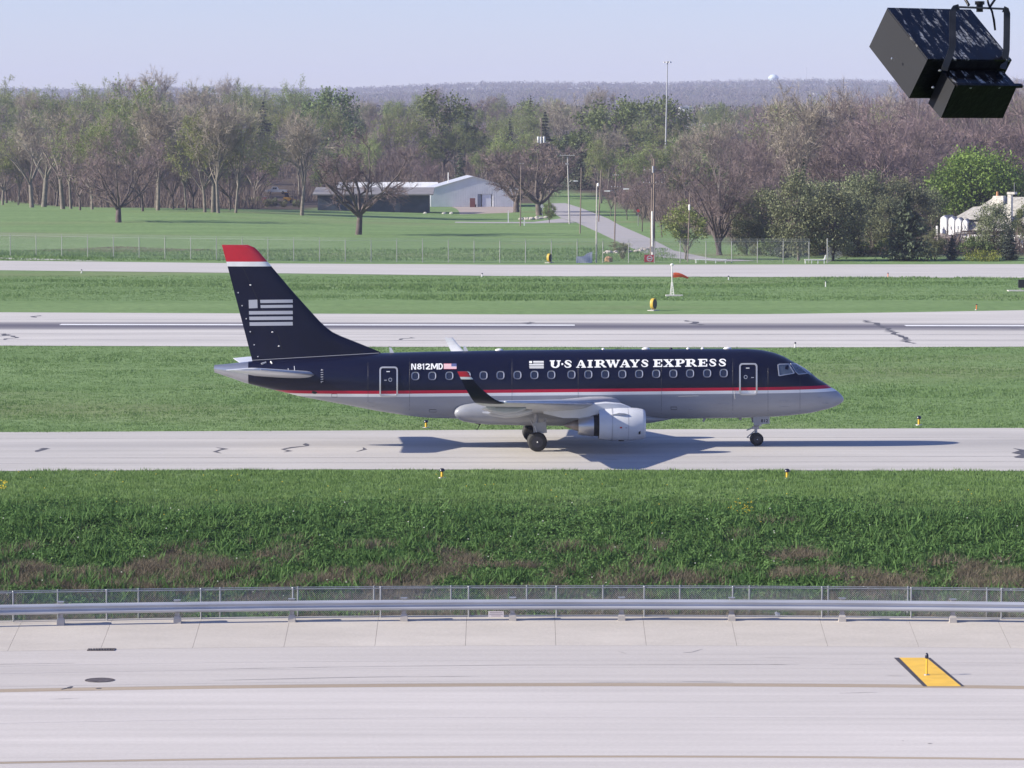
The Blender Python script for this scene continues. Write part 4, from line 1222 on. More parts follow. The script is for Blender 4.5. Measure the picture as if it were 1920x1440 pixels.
mb = MB(); mb.prism([(d0[0], 0.42, d0[1] + 0.12), (d0[0] + 0.06, 0.42, d1[1]), (d1[0], 0.42, d1[1] + 0.02), (d1[0], 0.42, d0[1] + 0.16)], (0, 0.03, 0)); mb.obj('gear_door', m_grey, g)
mb = MB(); mb.box((nw[0] + 0.15, -0.2, 0.98), (0.1, 0.1, 0.1)); mb.obj('taxi_lamp', m_alu, g)

def font_mesh(txt, bold=0.0, res=3):
    cu = bpy.data.curves.new('txt', 'FONT'); cu.body = txt; cu.size = 1; cu.resolution_u = res; cu.offset = bold
    o = bpy.data.objects.new('txt', cu); COL.objects.link(o)
    dg = bpy.context.evaluated_depsgraph_get()
    me = bpy.data.meshes.new_from_object(o.evaluated_get(dg))
    bpy.data.objects.remove(o); bpy.data.curves.remove(cu)
    V = np.array([v.co[:2] for v in me.vertices]); F = [tuple(p.vertices) for p in me.polygons]
    bpy.data.meshes.remove(me)
    V = (V - V.min(0)) / (V.max(0) - V.min(0))
    return V, F
V, Fc = font_mesh('812', 0.02)
mb = MB(); mb.add([(d0[0] + 0.40 + 0.34 * x, -0.4525, d1[1] + 0.08 + 0.15 * y) for x, y in V], Fc); mb.obj('gear_door_number', m_navy, gd)

# registration, flags, lettering: prints that follow the skin
def skin_poly(mb, polys, off):
    for vs, fc in polys:
        mb.add([SP_(x, y, off) for x, y in vs], fc)
def skin_rect(name, x0, x1, y0, y1, mat, off=0.012, n=4, parent=None):
    mb = MB(); vs = []
    for i in range(n + 1):
        for y in (y1, y0): vs.append(SP_(x0 + (x1 - x0) * i / n, y, off))
    mb.add(vs, [(2 * i, 2 * i + 2, 2 * i + 3, 2 * i + 1) for i in range(n)]); return mb.obj(name, mat, parent or fus)
m_flagred = pmat('flag red', (0.62, 0.10, 0.16), 0.5); m_flagblue = pmat('flag blue', (0.10, 0.12, 0.28), 0.5)
for k in range(13):
    y0 = 681.9 + k * 10.3 / 13
    skin_rect('flag_stripe', 832, 856 if k > 6 else 846.2, y0, y0 + 10.3 / 13, m_flagred if k % 2 == 0 else m_letter)
skin_rect('flag_canton', 846.4, 856, 681.9, 681.9 + 10.3 * 7 / 13, m_flagblue)
lx = lambda v: 760 + v / 7.111
ly = lambda v: 660 + v / 7.111
skin_rect('logo_square', lx(1652), lx(1690), ly(122), ly(152), m_letter)
for xa_, ya_, yb_ in ((1705, 122, 134), (1705, 142, 153), (1652, 163, 175), (1653, 184, 196), (1655, 206, 218)):
    skin_rect('logo_bar', lx(xa_), lx(1845), ly(ya_), ly(yb_), m_letter)

def rc(x0, y0, x1, y1): return [(x0, y0), (x1, y0), (x1, y1), (x0, y1)]
def arc(cx_, cy_, ro, ri, a0, a1, n=8):
    out = []
    for i in range(n):
        p, q = (R(a0 + (a1 - a0) * k / n) for k in (i, i + 1))
        out.append([(cx_ + ro[0] * math.cos(p), cy_ + ro[1] * math.sin(p)), (cx_ + ro[0] * math.cos(q), cy_ + ro[1] * math.sin(q)),
                    (cx_ + ri[0] * math.cos(q), cy_ + ri[1] * math.sin(q)), (cx_ + ri[0] * math.cos(p), cy_ + ri[1] * math.sin(p))])
    return out
def ribbon(pts):
    out = []; L = []
    for i, (x, y, w) in enumerate(pts):
        a = pts[max(0, i - 1)]; b = pts[min(len(pts) - 1, i + 1)]
        dx, dy = b[0] - a[0], b[1] - a[1]; l = math.hypot(dx, dy) or 1
        L.append(((x - dy / l * w, y + dx / l * w), (x + dy / l * w, y - dx / l * w)))
    for p, q in zip(L, L[1:]): out.append([p[0], p[1], q[1], q[0]])
    return out
GL = {
    'I': [rc(0, 0, 1, .14), rc(0, .86, 1, 1), rc(.24, .14, .76, .86)],
    'E': [rc(0, 0, .13, .13), rc(0, .87, .13, 1), rc(.13, 0, .46, 1), rc(.46, .86, 1, 1), rc(.86, .66, 1, .86), rc(.46, .43, .70, .57), rc(.66, .33, .76, .67), rc(.46, 0, 1, .14), rc(.88, .14, 1, .36)],
    'P': [rc(0, 0, .62, .13), rc(0, .87, .14, 1), rc(.14, .13, .46, 1), rc(.46, .87, .6, 1), rc(.46, .40, .6, .52)] + arc(.58, .70, (.42, .30), (.12, .18), -90, 90),
    'R': [rc(0, 0, .52, .13), rc(0, .87, .12, 1), rc(.12, .13, .40, 1), rc(.40, .87, .5, 1), rc(.40, .43, .52, .55)] + arc(.5, .715, (.34, .285), (.10, .165), -90, 90) + [[(.46, .45), (.66, .47), (1.0, .06), (1.0, 0), (.78, 0)]],
    'U': [rc(0, .87, .46, 1), rc(.62, .87, 1, 1), rc(.10, .38, .38, .87), rc(.72, .38, .90, .87)] + arc(.5, .38, (.40, .40), (.16, .24), 180, 360),
    'S': ribbon([(.90, .66, .05), (.86, .80, .07), (.70, .92, .07), (.48, .945, .06), (.26, .88, .09), (.19, .75, .12), (.32, .61, .13), (.55, .50, .14), (.76, .37, .13), (.82, .24, .12), (.72, .12, .09), (.50, .055, .06), (.28, .08, .07), (.13, .20, .07), (.08, .36, .05)]),
    'A': [rc(0, 0, .34, .11), rc(.52, 0, 1, .11), [(.10, .11), (.22, .11), (.54, 1), (.42, 1)], [(.42, .98), (.62, .98), (.94, .11), (.62, .11)], rc(.26, .28, .70, .41)],
    'W': [rc(0, .89, .34, 1), rc(.40, .89, .62, 1), rc(.78, .89, 1, 1), [(.07, .89), (.29, .89), (.43, 0), (.29, 0)], [(.40, 0), (.30, 0), (.46, .80), (.54, .80)], [(.43, .89), (.61, .89), (.76, 0), (.62, 0)], [(.74, 0), (.63, 0), (.84, .89), (.93, .89)]],
    'X': [rc(0, .89, .46, 1), rc(.60, .89, .97, 1), rc(0, 0, .38, .11), rc(.50, 0, 1, .11), [(.08, .89), (.40, .89), (.94, .11), (.60, .11)], [(.72, .89), (.86, .89), (.28, .11), (.14, .11)]],
    'Y': [rc(0, .89, .44, 1), rc(.62, .89, 1, 1), rc(.22, 0, .78, .11), rc(.36, .11, .64, .46), [(.06, .89), (.38, .89), (.64, .46), (.36, .46)], [(.76, .89), (.90, .89), (.64, .42), (.50, .46)]],
    '.': [rc(0, 0, 1, 1)],
}
words_ = {'lettering_one': [('U', 1030.8, 1051.4), ('.', 1052.6, 1056), ('S', 1057.5, 1072.5)],
          'lettering_two': [('A', 1080, 1099), ('I', 1101.5, 1111.4), ('R', 1114.7, 1137), ('W', 1135.3, 1162.5), ('A', 1162, 1181.7), ('Y', 1180.8, 1199.5), ('S', 1201.7, 1216.3)],
          'lettering_three': [('E', 1224.7, 1241.6), ('X', 1244, 1263.6), ('P', 1265.5, 1283.8), ('R', 1284.7, 1307.2), ('E', 1308.6, 1326), ('S', 1329.2, 1343.8), ('S', 1347, 1362)]}
for w in words_.values():
    for ch, x0, x1 in w:
        mb = MB()
        for k, poly in enumerate(GL[ch]):
            yt = 676 - 3.0 * ((x0 + x1) / 2 - 1031) / 331; hgt = 14.2
            if ch == '.': yb_, hgt = yt + 8.8, 3.4
            else: yb_ = yt + hgt
            pts = []
            for (a, b) in zip(poly, poly[1:] + poly[:1]):
                nseg = 3 if abs(a[1] - b[1]) > 0.4 else 1
                for i in range(nseg): pts.append((a[0] + (b[0] - a[0]) * i / nseg, a[1] + (b[1] - a[1]) * i / nseg))
            mb.add([SP_(x0 + (x1 - x0) * x, yb_ - hgt * y, 0.012 + 0.0012 * k) for x, y in pts], [tuple(range(len(pts)))])
        mb.obj('letter', m_letter, fus)

GS = {
    'N': [rc(0, 0, .24, 1), rc(.76, 0, 1, 1), [(.24, 1), (.30, 1), (.76, .28), (.76, 0), (.70, 0), (.24, .72)]],
    'M': [rc(0, 0, .19, 1), rc(.81, 0, 1, 1), [(.19, 1), (.26, 1), (.5, .42), (.5, .12), (.44, .12), (.19, .66)], [(.81, 1), (.74, 1), (.5, .42), (.5, .12), (.56, .12), (.81, .66)]],
    '1': [rc(.36, 0, .80, 1), [(.36, 1), (.0, .80), (.0, .62), (.36, .76)]],
    '2': ribbon([(.10, .70, .11), (.18, .86, .11), (.48, .90, .10), (.80, .80, .12), (.80, .62, .12), (.52, .36, .12), (.16, .12, .12), (.16, .09, .09), (1.0, .09, .09)]),
    '8': arc(.5, .74, (.44, .26), (.17, .10), 0, 360, 12) + arc(.5, .27, (.5, .28), (.21, .11), 0, 360, 12),
    'D': [rc(0, 0, .28, 1), rc(.28, .82, .45, 1), rc(.28, 0, .45, .18)] + arc(.45, .5, (.55, .5), (.26, .32), -90, 90, 10),
}
for ch, x0, x1 in (('N', 771, 780.2), ('8', 781.8, 791), ('1', 791.8, 796.2), ('2', 797.4, 807), ('M', 808, 821), ('D', 822, 830.4)):
    mb = MB()
    for k, poly in enumerate(GS[ch]):
        yb_ = 693.3 - 0.5 * (x0 - 771) / 60
        mb.add([SP_(x0 + (x1 - x0) * x, yb_ - 11.2 * y, 0.012 + 0.0012 * k) for x, y in poly], [tuple(range(len(poly)))])
    mb.obj('registration_letter', m_letter, fus)

# cabin windows
def rr_loop(cx_, cy_, w, h, r, n=5):
    out = []
    for (sx, sy, a0) in ((1, 1, 0), (-1, 1, 90), (-1, -1, 180), (1, -1, 270)):
        for i in range(n):
            a = R(a0 + 90 * i / (n - 1)); out.append((cx_ + sx * (w / 2 - r) + r * math.cos(a), cy_ - (sy * (h / 2 - r) + r * math.sin(a))))
    return out
def skin_frame(name, outer, inner, hgt, mat, parent):
    n = len(outer)
    rings = [[SP_(x, y, 0.002) for x, y in outer], [SP_(x, y, hgt) for x, y in outer], [SP_(x, y, hgt) for x, y in inner], [SP_(x, y, 0.002) for x, y in inner]]
    mb = MB(); mb.loft(rings, caps=False); return mb.obj(name, mat, parent, smooth=35)
m_wrim = pmat('window rim', (0.36, 0.36, 0.39), 0.28, metal=0.75)
winx = [778.8, 810.5, 842.6, 875, 906.7, 938.5, 970.3, 1002, 1033.8, 1071.6, 1103.2, 1134.8, 1166.9, 1198.5, 1230.4, 1262.5, 1294, 1326, 1357]
for x in winx:
    y = 705.2 - (x - 778) * 5.4 / 579
    lo_ = [rr_loop(x, y, w_, h_, r_) for w_, h_, r_ in ((15.0, 16.0, 5.7), (14.2, 15.2, 5.4), (10.6, 11.8, 4.0))]
    mb = MB(); mb.loft([[SP_(a, b, o__) for a, b in l_] for l_, o__ in zip(lo_, (0.001, 0.026, 0.006))], caps=False); o_ = mb.obj('cabin_window', m_wrim, jet)
    lp = rr_loop(x, y, 11.0, 12.2, 4.2)
    mb = MB(); mb.add([SP_(a, b, 0.008) for a, b in lp], [tuple(range(len(lp)))]); mb.obj('pane', m_glass, o_)
# doors: raised bright trim round a flush leaf
def door(x0, x1, y0, y1, tiltx, name):
    cxx, cyy, w, h = (x0 + x1) / 2, (y0 + y1) / 2, x1 - x0, y1 - y0
    def dense(lp):
        out = []
        for a, b in zip(lp, lp[1:] + lp[:1]):
            k = max(1, int(math.hypot(a[0] - b[0], a[1] - b[1]) / 5))
            out += [(a[0] + (b[0] - a[0]) * i / k, a[1] + (b[1] - a[1]) * i / k) for i in range(k)]
        return out
    lo = rr_loop(cxx, cyy, w, h, 6); li = rr_loop(cxx, cyy, w - 5.4, h - 5.4, 3.6)
    n = len(lo); D = [max(1, int(math.hypot(lo[i][0] - lo[(i + 1) % n][0], lo[i][1] - lo[(i + 1) % n][1]) / 4)) for i in range(n)]
    def sub(lp): return [(lp[i][0] + (lp[(i + 1) % n][0] - lp[i][0]) * j / D[i], lp[i][1] + (lp[(i + 1) % n][1] - lp[i][1]) * j / D[i]) for i in range(n) for j in range(D[i])]
    d = skin_frame(name, sub(lo), sub(li), 0.035, m_frame, jet)
    mb = MB(); mb.box(SP_(cxx - 1, y0 + 9, 0.02), (0.16, 0.03, 0.04)); mb.obj('door_label', m_letter, d)
    o_ = skin_frame('door_window', rr_loop(cxx + (3 if x0 < 1000 else -5), cyy - 4, 6.5, 7, 3), rr_loop(cxx + (3 if x0 < 1000 else -5), cyy - 4, 5, 5.4, 2.3), 0.015, m_logo, d)
    lp = rr_loop(cxx + (3 if x0 < 1000 else -5), cyy - 4, 5, 5.4, 2.3)
    mb = MB(); mb.add([SP_(a, b, 0.01) for a, b in lp], [tuple(range(len(lp)))]); mb.obj('door_window_pane', m_glass, d)
    mb = MB(); mb.box(SP_(cxx + (-6 if x0 < 1000 else 8), cyy - 3, 0.02), (0.12, 0.03, 0.035)); mb.obj('door_handle', m_logo, d)
door(711.5, 746, 688, 744, 0, 'cabin_door')
door(1386, 1420, 681.5, 740.5, 0, 'cabin_door')
mb = MB(); mb.path([SP_(x, y, 0.01) for x, y in ((1377, 733), (1377, 738), (1378, 748))], 0.015, 4); mb.path([SP_(x, y, 0.01) for x, y in ((1377, 733), (1388, 733))], 0.012, 4); mb.obj('service_panel', m_frame, fus)
mb = MB(); mb.path([SP_(x, y, 0.006) for x, y in ((1272, 743.5), (1290, 742.8), (1310, 742.3))], 0.012, 4); mb.obj('service_panel', m_frame, fus)

# cockpit glass
def cp(v, w): return (1320 + v / 6, 620 + w / 6)
def glass_pane(name, pts, off=0.010):
    def shrink(k):
        cx_ = sum(p[0] for p in pts) / len(pts); cy_ = sum(p[1] for p in pts) / len(pts)
        return [(cx_ + (p[0] - cx_) * k, cy_ + (p[1] - cy_) * k) for p in pts]
    def dn(lp):
        out = []
        for a, b in zip(lp, lp[1:] + lp[:1]): out += [(a[0] + (b[0] - a[0]) * i / 4, a[1] + (b[1] - a[1]) * i / 4) for i in range(4)]
        return out
    f_ = skin_frame(name, dn(pts), dn(shrink(0.86)), 0.02, m_frame, jet)
    lp = dn(shrink(0.88)); c = (sum(p[0] for p in lp) / len(lp), sum(p[1] for p in lp) / len(lp))
    mb = MB(); mb.add([SP_(*c, off)] + [SP_(a, b, off) for a, b in lp], [(0, 1 + i, 1 + (i + 1) % len(lp)) for i in range(len(lp))]); mb.obj('pane', m_cglass, f_, smooth=60)
glass_pane('cockpit_window', [cp(826, 384), cp(846, 374), cp(955, 372), cp(1018, 470), cp(1014, 484), cp(848, 512), cp(838, 506)])
glass_pane('windscreen', [cp(968, 368), cp(1030, 372), cp(1108, 425), cp(1172, 484), cp(1062, 496), cp(1030, 470)])
for sgn in (1,):
    a = UP(1487, 676); b = UP(1518, 699.5)
    # centre windscreen strip over the nose
    mb = MB(); vs = []
    for i in range(7):
        s = a[0] + (b[0] - a[0]) * (0.12 + 0.85 * i / 6)
        for th in (-0.62, -0.3, 0, 0.3, 0.62):
            zt_, zb = ztop(s), zbot(s); zc, hh = (zt_ + zb) / 2, (zt_ - zb) / 2
            an = math.pi / 2 + th
            c_, d_ = math.cos(an), math.sin(an)
            vs.append((s + 0.012, halfw(s) * math.copysign(abs(c_) ** (2 / NEX), c_) * 1.005, zc + hh * abs(d_) ** (2 / NEX) + 0.015))
    mb.add(vs, [(i * 5 + j, i * 5 + j + 1, i * 5 + j + 6, i * 5 + j + 5) for i in range(6) for j in range(4)]); mb.obj('windscreen', m_glass, jet, smooth=60)

# access panels and skin seams
def outline(name, x0, y0, x1, y1, r=0.010, mat=None):
    pts = [(x0, y0), (x1, y0), (x1, y1), (x0, y1), (x0, y0)]
    mb = MB(); mb.path([SP_(a, b, 0.004) for a, b in pts], r, 4); mb.obj(name, mat or m_strut, fus)
outline('access_panel', 805, 768, 818, 772.5, mat=m_hub); outline('access_panel', 1258, 763, 1269, 768, mat=m_hub)
outline('access_panel', 1345, 757, 1368, 769); outline('access_panel', 1290, 768, 1306, 777); outline('access_panel', 690, 754, 702, 762); outline('access_panel', 1462, 752, 1480, 762)
outline('access_panel', 622, 738.5, 632, 744.5, mat=m_hub)
for px in (690, 768, 960, 1084, 1240, 1374, 1440, 1500):
    mb = MB(); mb.path([SP_(px, y, 0.001) for y in np.linspace(672 if px < 1440 else (690 if px < 1500 else 703), 776, 14)], 0.006, 4); mb.obj('skin_seam', m_hub, fus)
# antennas, beacons, probes
for px, kind in ((733, 'blade'), (872, 'blade'), (936, 'dome'), (1131, 'dot'), (1211, 'dome'), (1258, 'dark'), (1290, 'dot'), (1317, 'dot'), (1364, 'dome')):
    s, z = UP(px, 656); z = ztop(s)
    mb = MB()
    if kind == 'blade': mb.prism([(s - 0.05, -0.02, z - 0.02), (s + 0.16, -0.02, z - 0.02), (s + 0.02, -0.02, z + 0.24), (s - 0.09, -0.02, z + 0.26)], (0, 0.04, 0))
    else: mb.blob((s, 0, z), (0.20 if kind == 'dome' else 0.08, 0.09, 0.09 if kind == 'dome' else 0.07), jag=0)
    mb.obj('antenna', m_blackm if kind == 'dark' else m_fwhite, jet, smooth=60 if kind != 'blade' else None)
s, z = UP(899, 795); mb = MB()
mb.path([(s + 0.05, 0, z + 0.05), (s - 0.12, 0, z - 0.30)], [0.03, 0.015], 6); mb.path([(s - 0.2, 0, z + 0.04), (s + 0.06, 0, z - 0.03)], 0.025, 6); mb.obj('drain_mast', m_blackm, jet)
s, z = UP(1321, 784); mb = MB(); mb.prism([(s - 0.06, -0.02, z + 0.03), (s + 0.1, -0.02, z + 0.03), (s - 0.02, -0.02, z - 0.18), (s - 0.1, -0.02, z - 0.18)], (0, 0.04, 0)); mb.obj('antenna', m_strut, jet)
s, z = UP(1388, 784); mb = MB(); mb.blob((s, 0, z - 0.03), (0.08, 0.06, 0.07), jag=0); mb.obj('beacon', m_strut, jet, smooth=60)
for (x, y) in ((1300, 752), (1345, 815), (1370, 820)):
    q = SP_(1320 + x / 6, 620 + y / 6, 0.02)
for (x, y) in ((1537, 745.5), (1545.5, 756), (1550, 757)):
    q = SP_(x, y, 0.02); mb = MB(); mb.tube(q - Vector((0.06, 0, 0)), q + Vector((0.10, -0.02, 0)), 0.014, n=6); mb.obj('air_data_probe', m_strut, fus)
# ------------------------------------------------------------------ trees
def basis(d):
    d = d.normalized(); u = d.orthogonal().normalized(); return u, d.cross(u)

class TreeGen:
    """limbs become the trunk mesh; twigs, buds, leaves and needles become the crown mesh"""
    def __init__(s, seed): s.q = random.Random(seed); s.t = MB(); s.V = []; s.F = []; s.Vl = []; s.Fl = []
    def limb(s, p, d, L, r0, r1, seg=4, wob=0.12, up=0.0, n=6):
        pts = [p]; rad = [r0]; d = d.normalized()
        for i in range(seg):
            d = (d + Vector((s.q.uniform(-wob, wob), s.q.uniform(-wob, wob), s.q.uniform(-wob, wob) + up))).normalized()
            p = p + d * (L / seg); pts.append(p); rad.append(r0 + (r1 - r0) * (i + 1) / seg)
        s.t.path(pts, rad, n, caps=False)
        return pts, rad, d
    def sliver(s, p, e, w):
        d = e - p; u, v = basis(d); a = s.q.uniform(0, 6.28); k = (u * math.cos(a) + v * math.sin(a)) * w
        o = len(s.V); s.V += [tuple(p - k), tuple(p + k), tuple(e)]; s.F.append((o, o + 1, o + 2))
    def branch3(s, pts, w0):
        """thin branch: crossed ribbons"""
        for a, b, k in zip(pts, pts[1:], range(len(pts))):
            d = b - a; u, v = basis(d); wa = w0 * (1 - k / len(pts)); wb = w0 * (1 - (k + 1) / len(pts)) + 0.004
            for x in (u, v):
                o = len(s.V); s.V += [tuple(a - x * wa), tuple(a + x * wa), tuple(b + x * wb), tuple(b - x * wb)]; s.F += [(o, o + 1, o + 2), (o, o + 2, o + 3)]
    def leaf(s, p, sz, flat=0.4):
        n = Vector((s.q.gauss(0, 1), s.q.gauss(0, 1), s.q.gauss(0, 1) + flat)); u, v = basis(n)
        a = s.q.uniform(0, 6.28); x = (u * math.cos(a) + v * math.sin(a)) * sz; y = (v * math.cos(a) - u * math.sin(a)) * sz * s.q.uniform(0.5, 0.9)
        o = len(s.Vl); s.Vl += [tuple(p - x), tuple(p + y), tuple(p + x), tuple(p - y)]; s.Fl += [(o, o + 1, o + 2), (o, o + 2, o + 3)]
    def out(s, bark, twig, leaf=None):
        tm = s.t.mesh('trunk', bark, smooth=60)
        V = s.V + s.Vl; n = len(s.V); F = s.F + [tuple(i + n for i in f) for f in s.Fl]
        cm = fast_mesh('crown', V, F, [twig, leaf or twig], [0] * len(s.F) + [1] * len(s.Fl))
        return tm, cm

def bare_tree(seed, H, spread=0.5, fork=0.22, nl=6, twigs=11, tw=0.022, tl=1.5, bark=None, twig=None, leafm=None, buds=0, bud=0.12, upright=0.2, r=None, droop=0.0, sub=5, multi=1):
    g = TreeGen(seed); q = g.q
    r = r or H * 0.0165
    ends = []
    for st in range(multi):
        base = Vector((q.uniform(-.6, .6), q.uniform(-.6, .6), 0)) * (0 if multi == 1 else H * 0.05)
        d0 = Vector((q.uniform(-.08, .08), q.uniform(-.08, .08), 1)) + (Vector((math.cos(st * 2.2), math.sin(st * 2.2), 0)) * 0.25 if multi > 1 else Vector())
        pts, rad, d = g.limb(base - Vector((0, 0, 0.3)), d0, H * fork + 0.3, r * 1.15, r * 0.8, 4, 0.06, 0, 9)
        top = pts[-1]
        # leader and main limbs
        limbs = []
        for k in range(nl):
            a = k * 2.4 + q.uniform(-.5, .5) + st
            el = q.uniform(0.25, 1.0)
            dd = Vector((math.cos(a) * spread * (1.3 - 0.5 * el), math.sin(a) * spread * (1.3 - 0.5 * el), 0.55 + upright + 0.5 * el))
            st_p = pts[-1] if k > nl // 2 else pts[-2].lerp(pts[-1], q.uniform(0.2, 1))
            L = H * (1 - fork) * q.uniform(0.62, 0.92) / max(0.75, dd.normalized().z ** 0.5)
            limbs.append(g.limb(st_p, dd, L * 0.9, r * q.uniform(0.42, 0.62), r * 0.08, 6, 0.21, 0.05 - droop, 6))
        for lp, lr, ld in limbs:
            for j in range(sub):
                u = q.uniform(0.25, 0.98); i = min(5, int(u * 6)); p = lp[i].lerp(lp[i + 1], u * 6 - i); rr = lr[i] * 0.55
                dl = (lp[i + 1] - lp[i]).normalized(); uu, vv = basis(dl); a = q.uniform(0, 6.28)
                dd = dl * 0.55 + (uu * math.cos(a) + vv * math.sin(a)) * 0.85 + Vector((0, 0, 0.18 - droop))
                L = H * q.uniform(0.16, 0.30) * (1.25 - 0.5 * u)
                bp, br, bd = g.limb(p, dd, L, max(0.03, rr), 0.02, 4, 0.16, 0.06 - droop, 4)
                for t in range(sub):
                    v = q.uniform(0.15, 1.0); i2 = min(3, int(v * 4)); p2 = bp[i2].lerp(bp[i2 + 1], v * 4 - i2)
                    dl2 = (bp[i2 + 1] - bp[i2]).normalized(); uu, vv = basis(dl2); a = q.uniform(0, 6.28)
                    d2 = (dl2 * 0.6 + (uu * math.cos(a) + vv * math.sin(a)) * 0.8 + Vector((0, 0, 0.2 - droop * 2))).normalized()
                    L2 = H * q.uniform(0.07, 0.13)
                    tp = [p2]
                    for _ in range(3):
                        d2 = (d2 + Vector((q.uniform(-.2, .2), q.uniform(-.2, .2), q.uniform(-.12, .2) - droop))).normalized(); tp.append(tp[-1] + d2 * (L2 / 3))
                    g.branch3(tp, tw * 1.7)
                    for _ in range(twigs):
                        w = q.uniform(0.1, 1.0); i3 = min(2, int(w * 3)); p3 = tp[i3].lerp(tp[i3 + 1], w * 3 - i3)
                        e = p3 + (d2 * 0.7 + Vector((q.gauss(0, .6), q.gauss(0, .6), q.gauss(0.12 - droop * 3, .5)))).normalized() * tl * q.uniform(0.5, 1.2)
                        g.sliver(p3, e, tw)
                        for _ in range(buds): g.leaf(p3.lerp(e, q.uniform(0.3, 1.1)) + Vector((q.gauss(0, .1), q.gauss(0, .1), q.gauss(0, .1))), bud * q.uniform(0.6, 1.3))
    return g.out(bark, twig, leafm)

def leafy_tree(seed, H, W, fork=0.2, nclump=46, per=80, leaf=0.26, bark=None, twig=None, leafm=None, base=0.18, round_=1.0, shrub=False):
    g = TreeGen(seed); q = g.q; r = H * 0.02
    if not shrub: pts, rad, d = g.limb(Vector((0, 0, -0.3)), Vector((q.uniform(-.05, .05), 0, 1)), H * 0.55, r, r * 0.5, 4, 0.05, 0, 8)
    else: pts = [Vector((0, 0, -.2)), Vector((0, 0, H * .15)), Vector((0, 0, H * .3)), Vector((0, 0, H * .4)), Vector((0, 0, H * .5))]
    cz = H * (base + (1 - base) / 2); rz = H * (1 - base) / 2
    for c in range(nclump):
        # clumps towards the shell of an uneven ovoid
        th = math.acos(q.uniform(-0.92, 1)); a = q.uniform(0, 6.28); rr = q.uniform(0.45, 1.0) ** 0.6
        wob = 1 + 0.18 * math.sin(3 * a + seed) + 0.12 * math.sin(5 * th + seed * 1.7)
        p = Vector((W / 2 * rr * wob * math.sin(th) * math.cos(a), W / 2 * rr * wob * math.sin(th) * math.sin(a), cz + rz * rr * math.cos(th) * (0.95 + 0.1 * math.sin(2 * a + seed))))
        st_p = pts[q.randint(1, 4)]
        g.t.path([st_p, st_p.lerp(p, 0.55) + Vector((q.uniform(-.2, .2), q.uniform(-.2, .2), q.uniform(-.1, .3))), p], [r * 0.35, r * 0.2, 0.02], 4, caps=False)
        cr = W * q.uniform(0.085, 0.16) * round_
        for _ in range(per):
            o = Vector((q.gauss(0, 1), q.gauss(0, 1), q.gauss(0, 0.75))); o = o * (cr * 0.62)
            g.leaf(p + o, leaf * q.uniform(0.55, 1.25))
    return g.out(bark, twig, leafm)

def conifer(seed, H, W, bark=None, leafm=None, levels=24, droop=0.25, gap=0.04, dens=26):
    g = TreeGen(seed); q = g.q
    g.limb(Vector((0, 0, -.2)), Vector((0, 0, 1)), H, H * 0.016, 0.03, 5, 0.01, 0, 7)
    for k in range(levels):
        u = k / (levels - 1); z = H * (gap + (0.98 - gap) * u)
        R_ = W / 2 * (1 - u) ** 0.8 * q.uniform(0.75, 1.15) + 0.12
        for j in range(8 if u < 0.7 else 5):
            a = q.uniform(0, 6.28); L = R_ * q.uniform(0.6, 1.15)
            p = Vector((0, 0, z)); e = p + Vector((math.cos(a) * L, math.sin(a) * L, -droop * L + 0.1 * L))
            g.branch3([p, p.lerp(e, .5) + Vector((0, 0, .06 * L)), e], 0.03)
            for _ in range(dens):
                t = q.uniform(0.12, 1.05); c = p.lerp(e, t) + Vector((q.gauss(0, .13 * L), q.gauss(0, .13 * L), q.gauss(-0.04, .07 * L)))
                g.leaf(c, q.uniform(0.10, 0.22) * (0.5 + W / 9), flat=1.0)
    return g.out(bark, leafm, leafm)

bk_grey = pmat('pale bark', (0.165, 0.145, 0.123), 0.9, var=0.3, scale=1.5, rnd=0.15)
bk_dark = pmat('dark bark', (0.105, 0.085, 0.078), 0.9, var=0.3, scale=1.5, rnd=0.2)
tw_purp = pmat('reddish brown twigs', (0.205, 0.152, 0.150), 0.9, rnd=0.22, var=0.2, scale=0.4)
tw_grey = pmat('grey brown twigs', (0.30, 0.258, 0.212), 0.9, rnd=0.2, var=0.2, scale=0.4)
tw_bud = pmat('budding twigs', (0.245, 0.24, 0.135), 0.9, rnd=0.2, var=0.2, scale=0.4)
lf_bud = pmat('young yellow green leaves', (0.215, 0.265, 0.085), 0.8, rnd=0.22, var=0.25, scale=0.5, trans=0.35)
lf_green = pmat('fresh green leaves', (0.145, 0.19, 0.062), 0.75, rnd=0.22, var=0.3, scale=0.5, trans=0.3)
lf_round = pmat('bright spring leaves', (0.185, 0.285, 0.055), 0.75, rnd=0.1, var=0.3, scale=0.5, trans=0.3)
lf_willow = pmat('willow leaves', (0.19, 0.22, 0.07), 0.75, rnd=0.1, var=0.3, scale=0.6, trans=0.3)
lf_olive = pmat('olive evergreen leaves', (0.150, 0.165, 0.085), 0.8, rnd=0.25, var=0.35, scale=0.4, trans=0.15)
lf_dark = pmat('dark needles', (0.062, 0.080, 0.045), 0.8, rnd=0.25, var=0.3, scale=0.6, trans=0.1)
lf_blue = pmat('bluish needles', (0.055, 0.072, 0.055), 0.8, rnd=0.2, var=0.3, scale=0.6, trans=0.1)

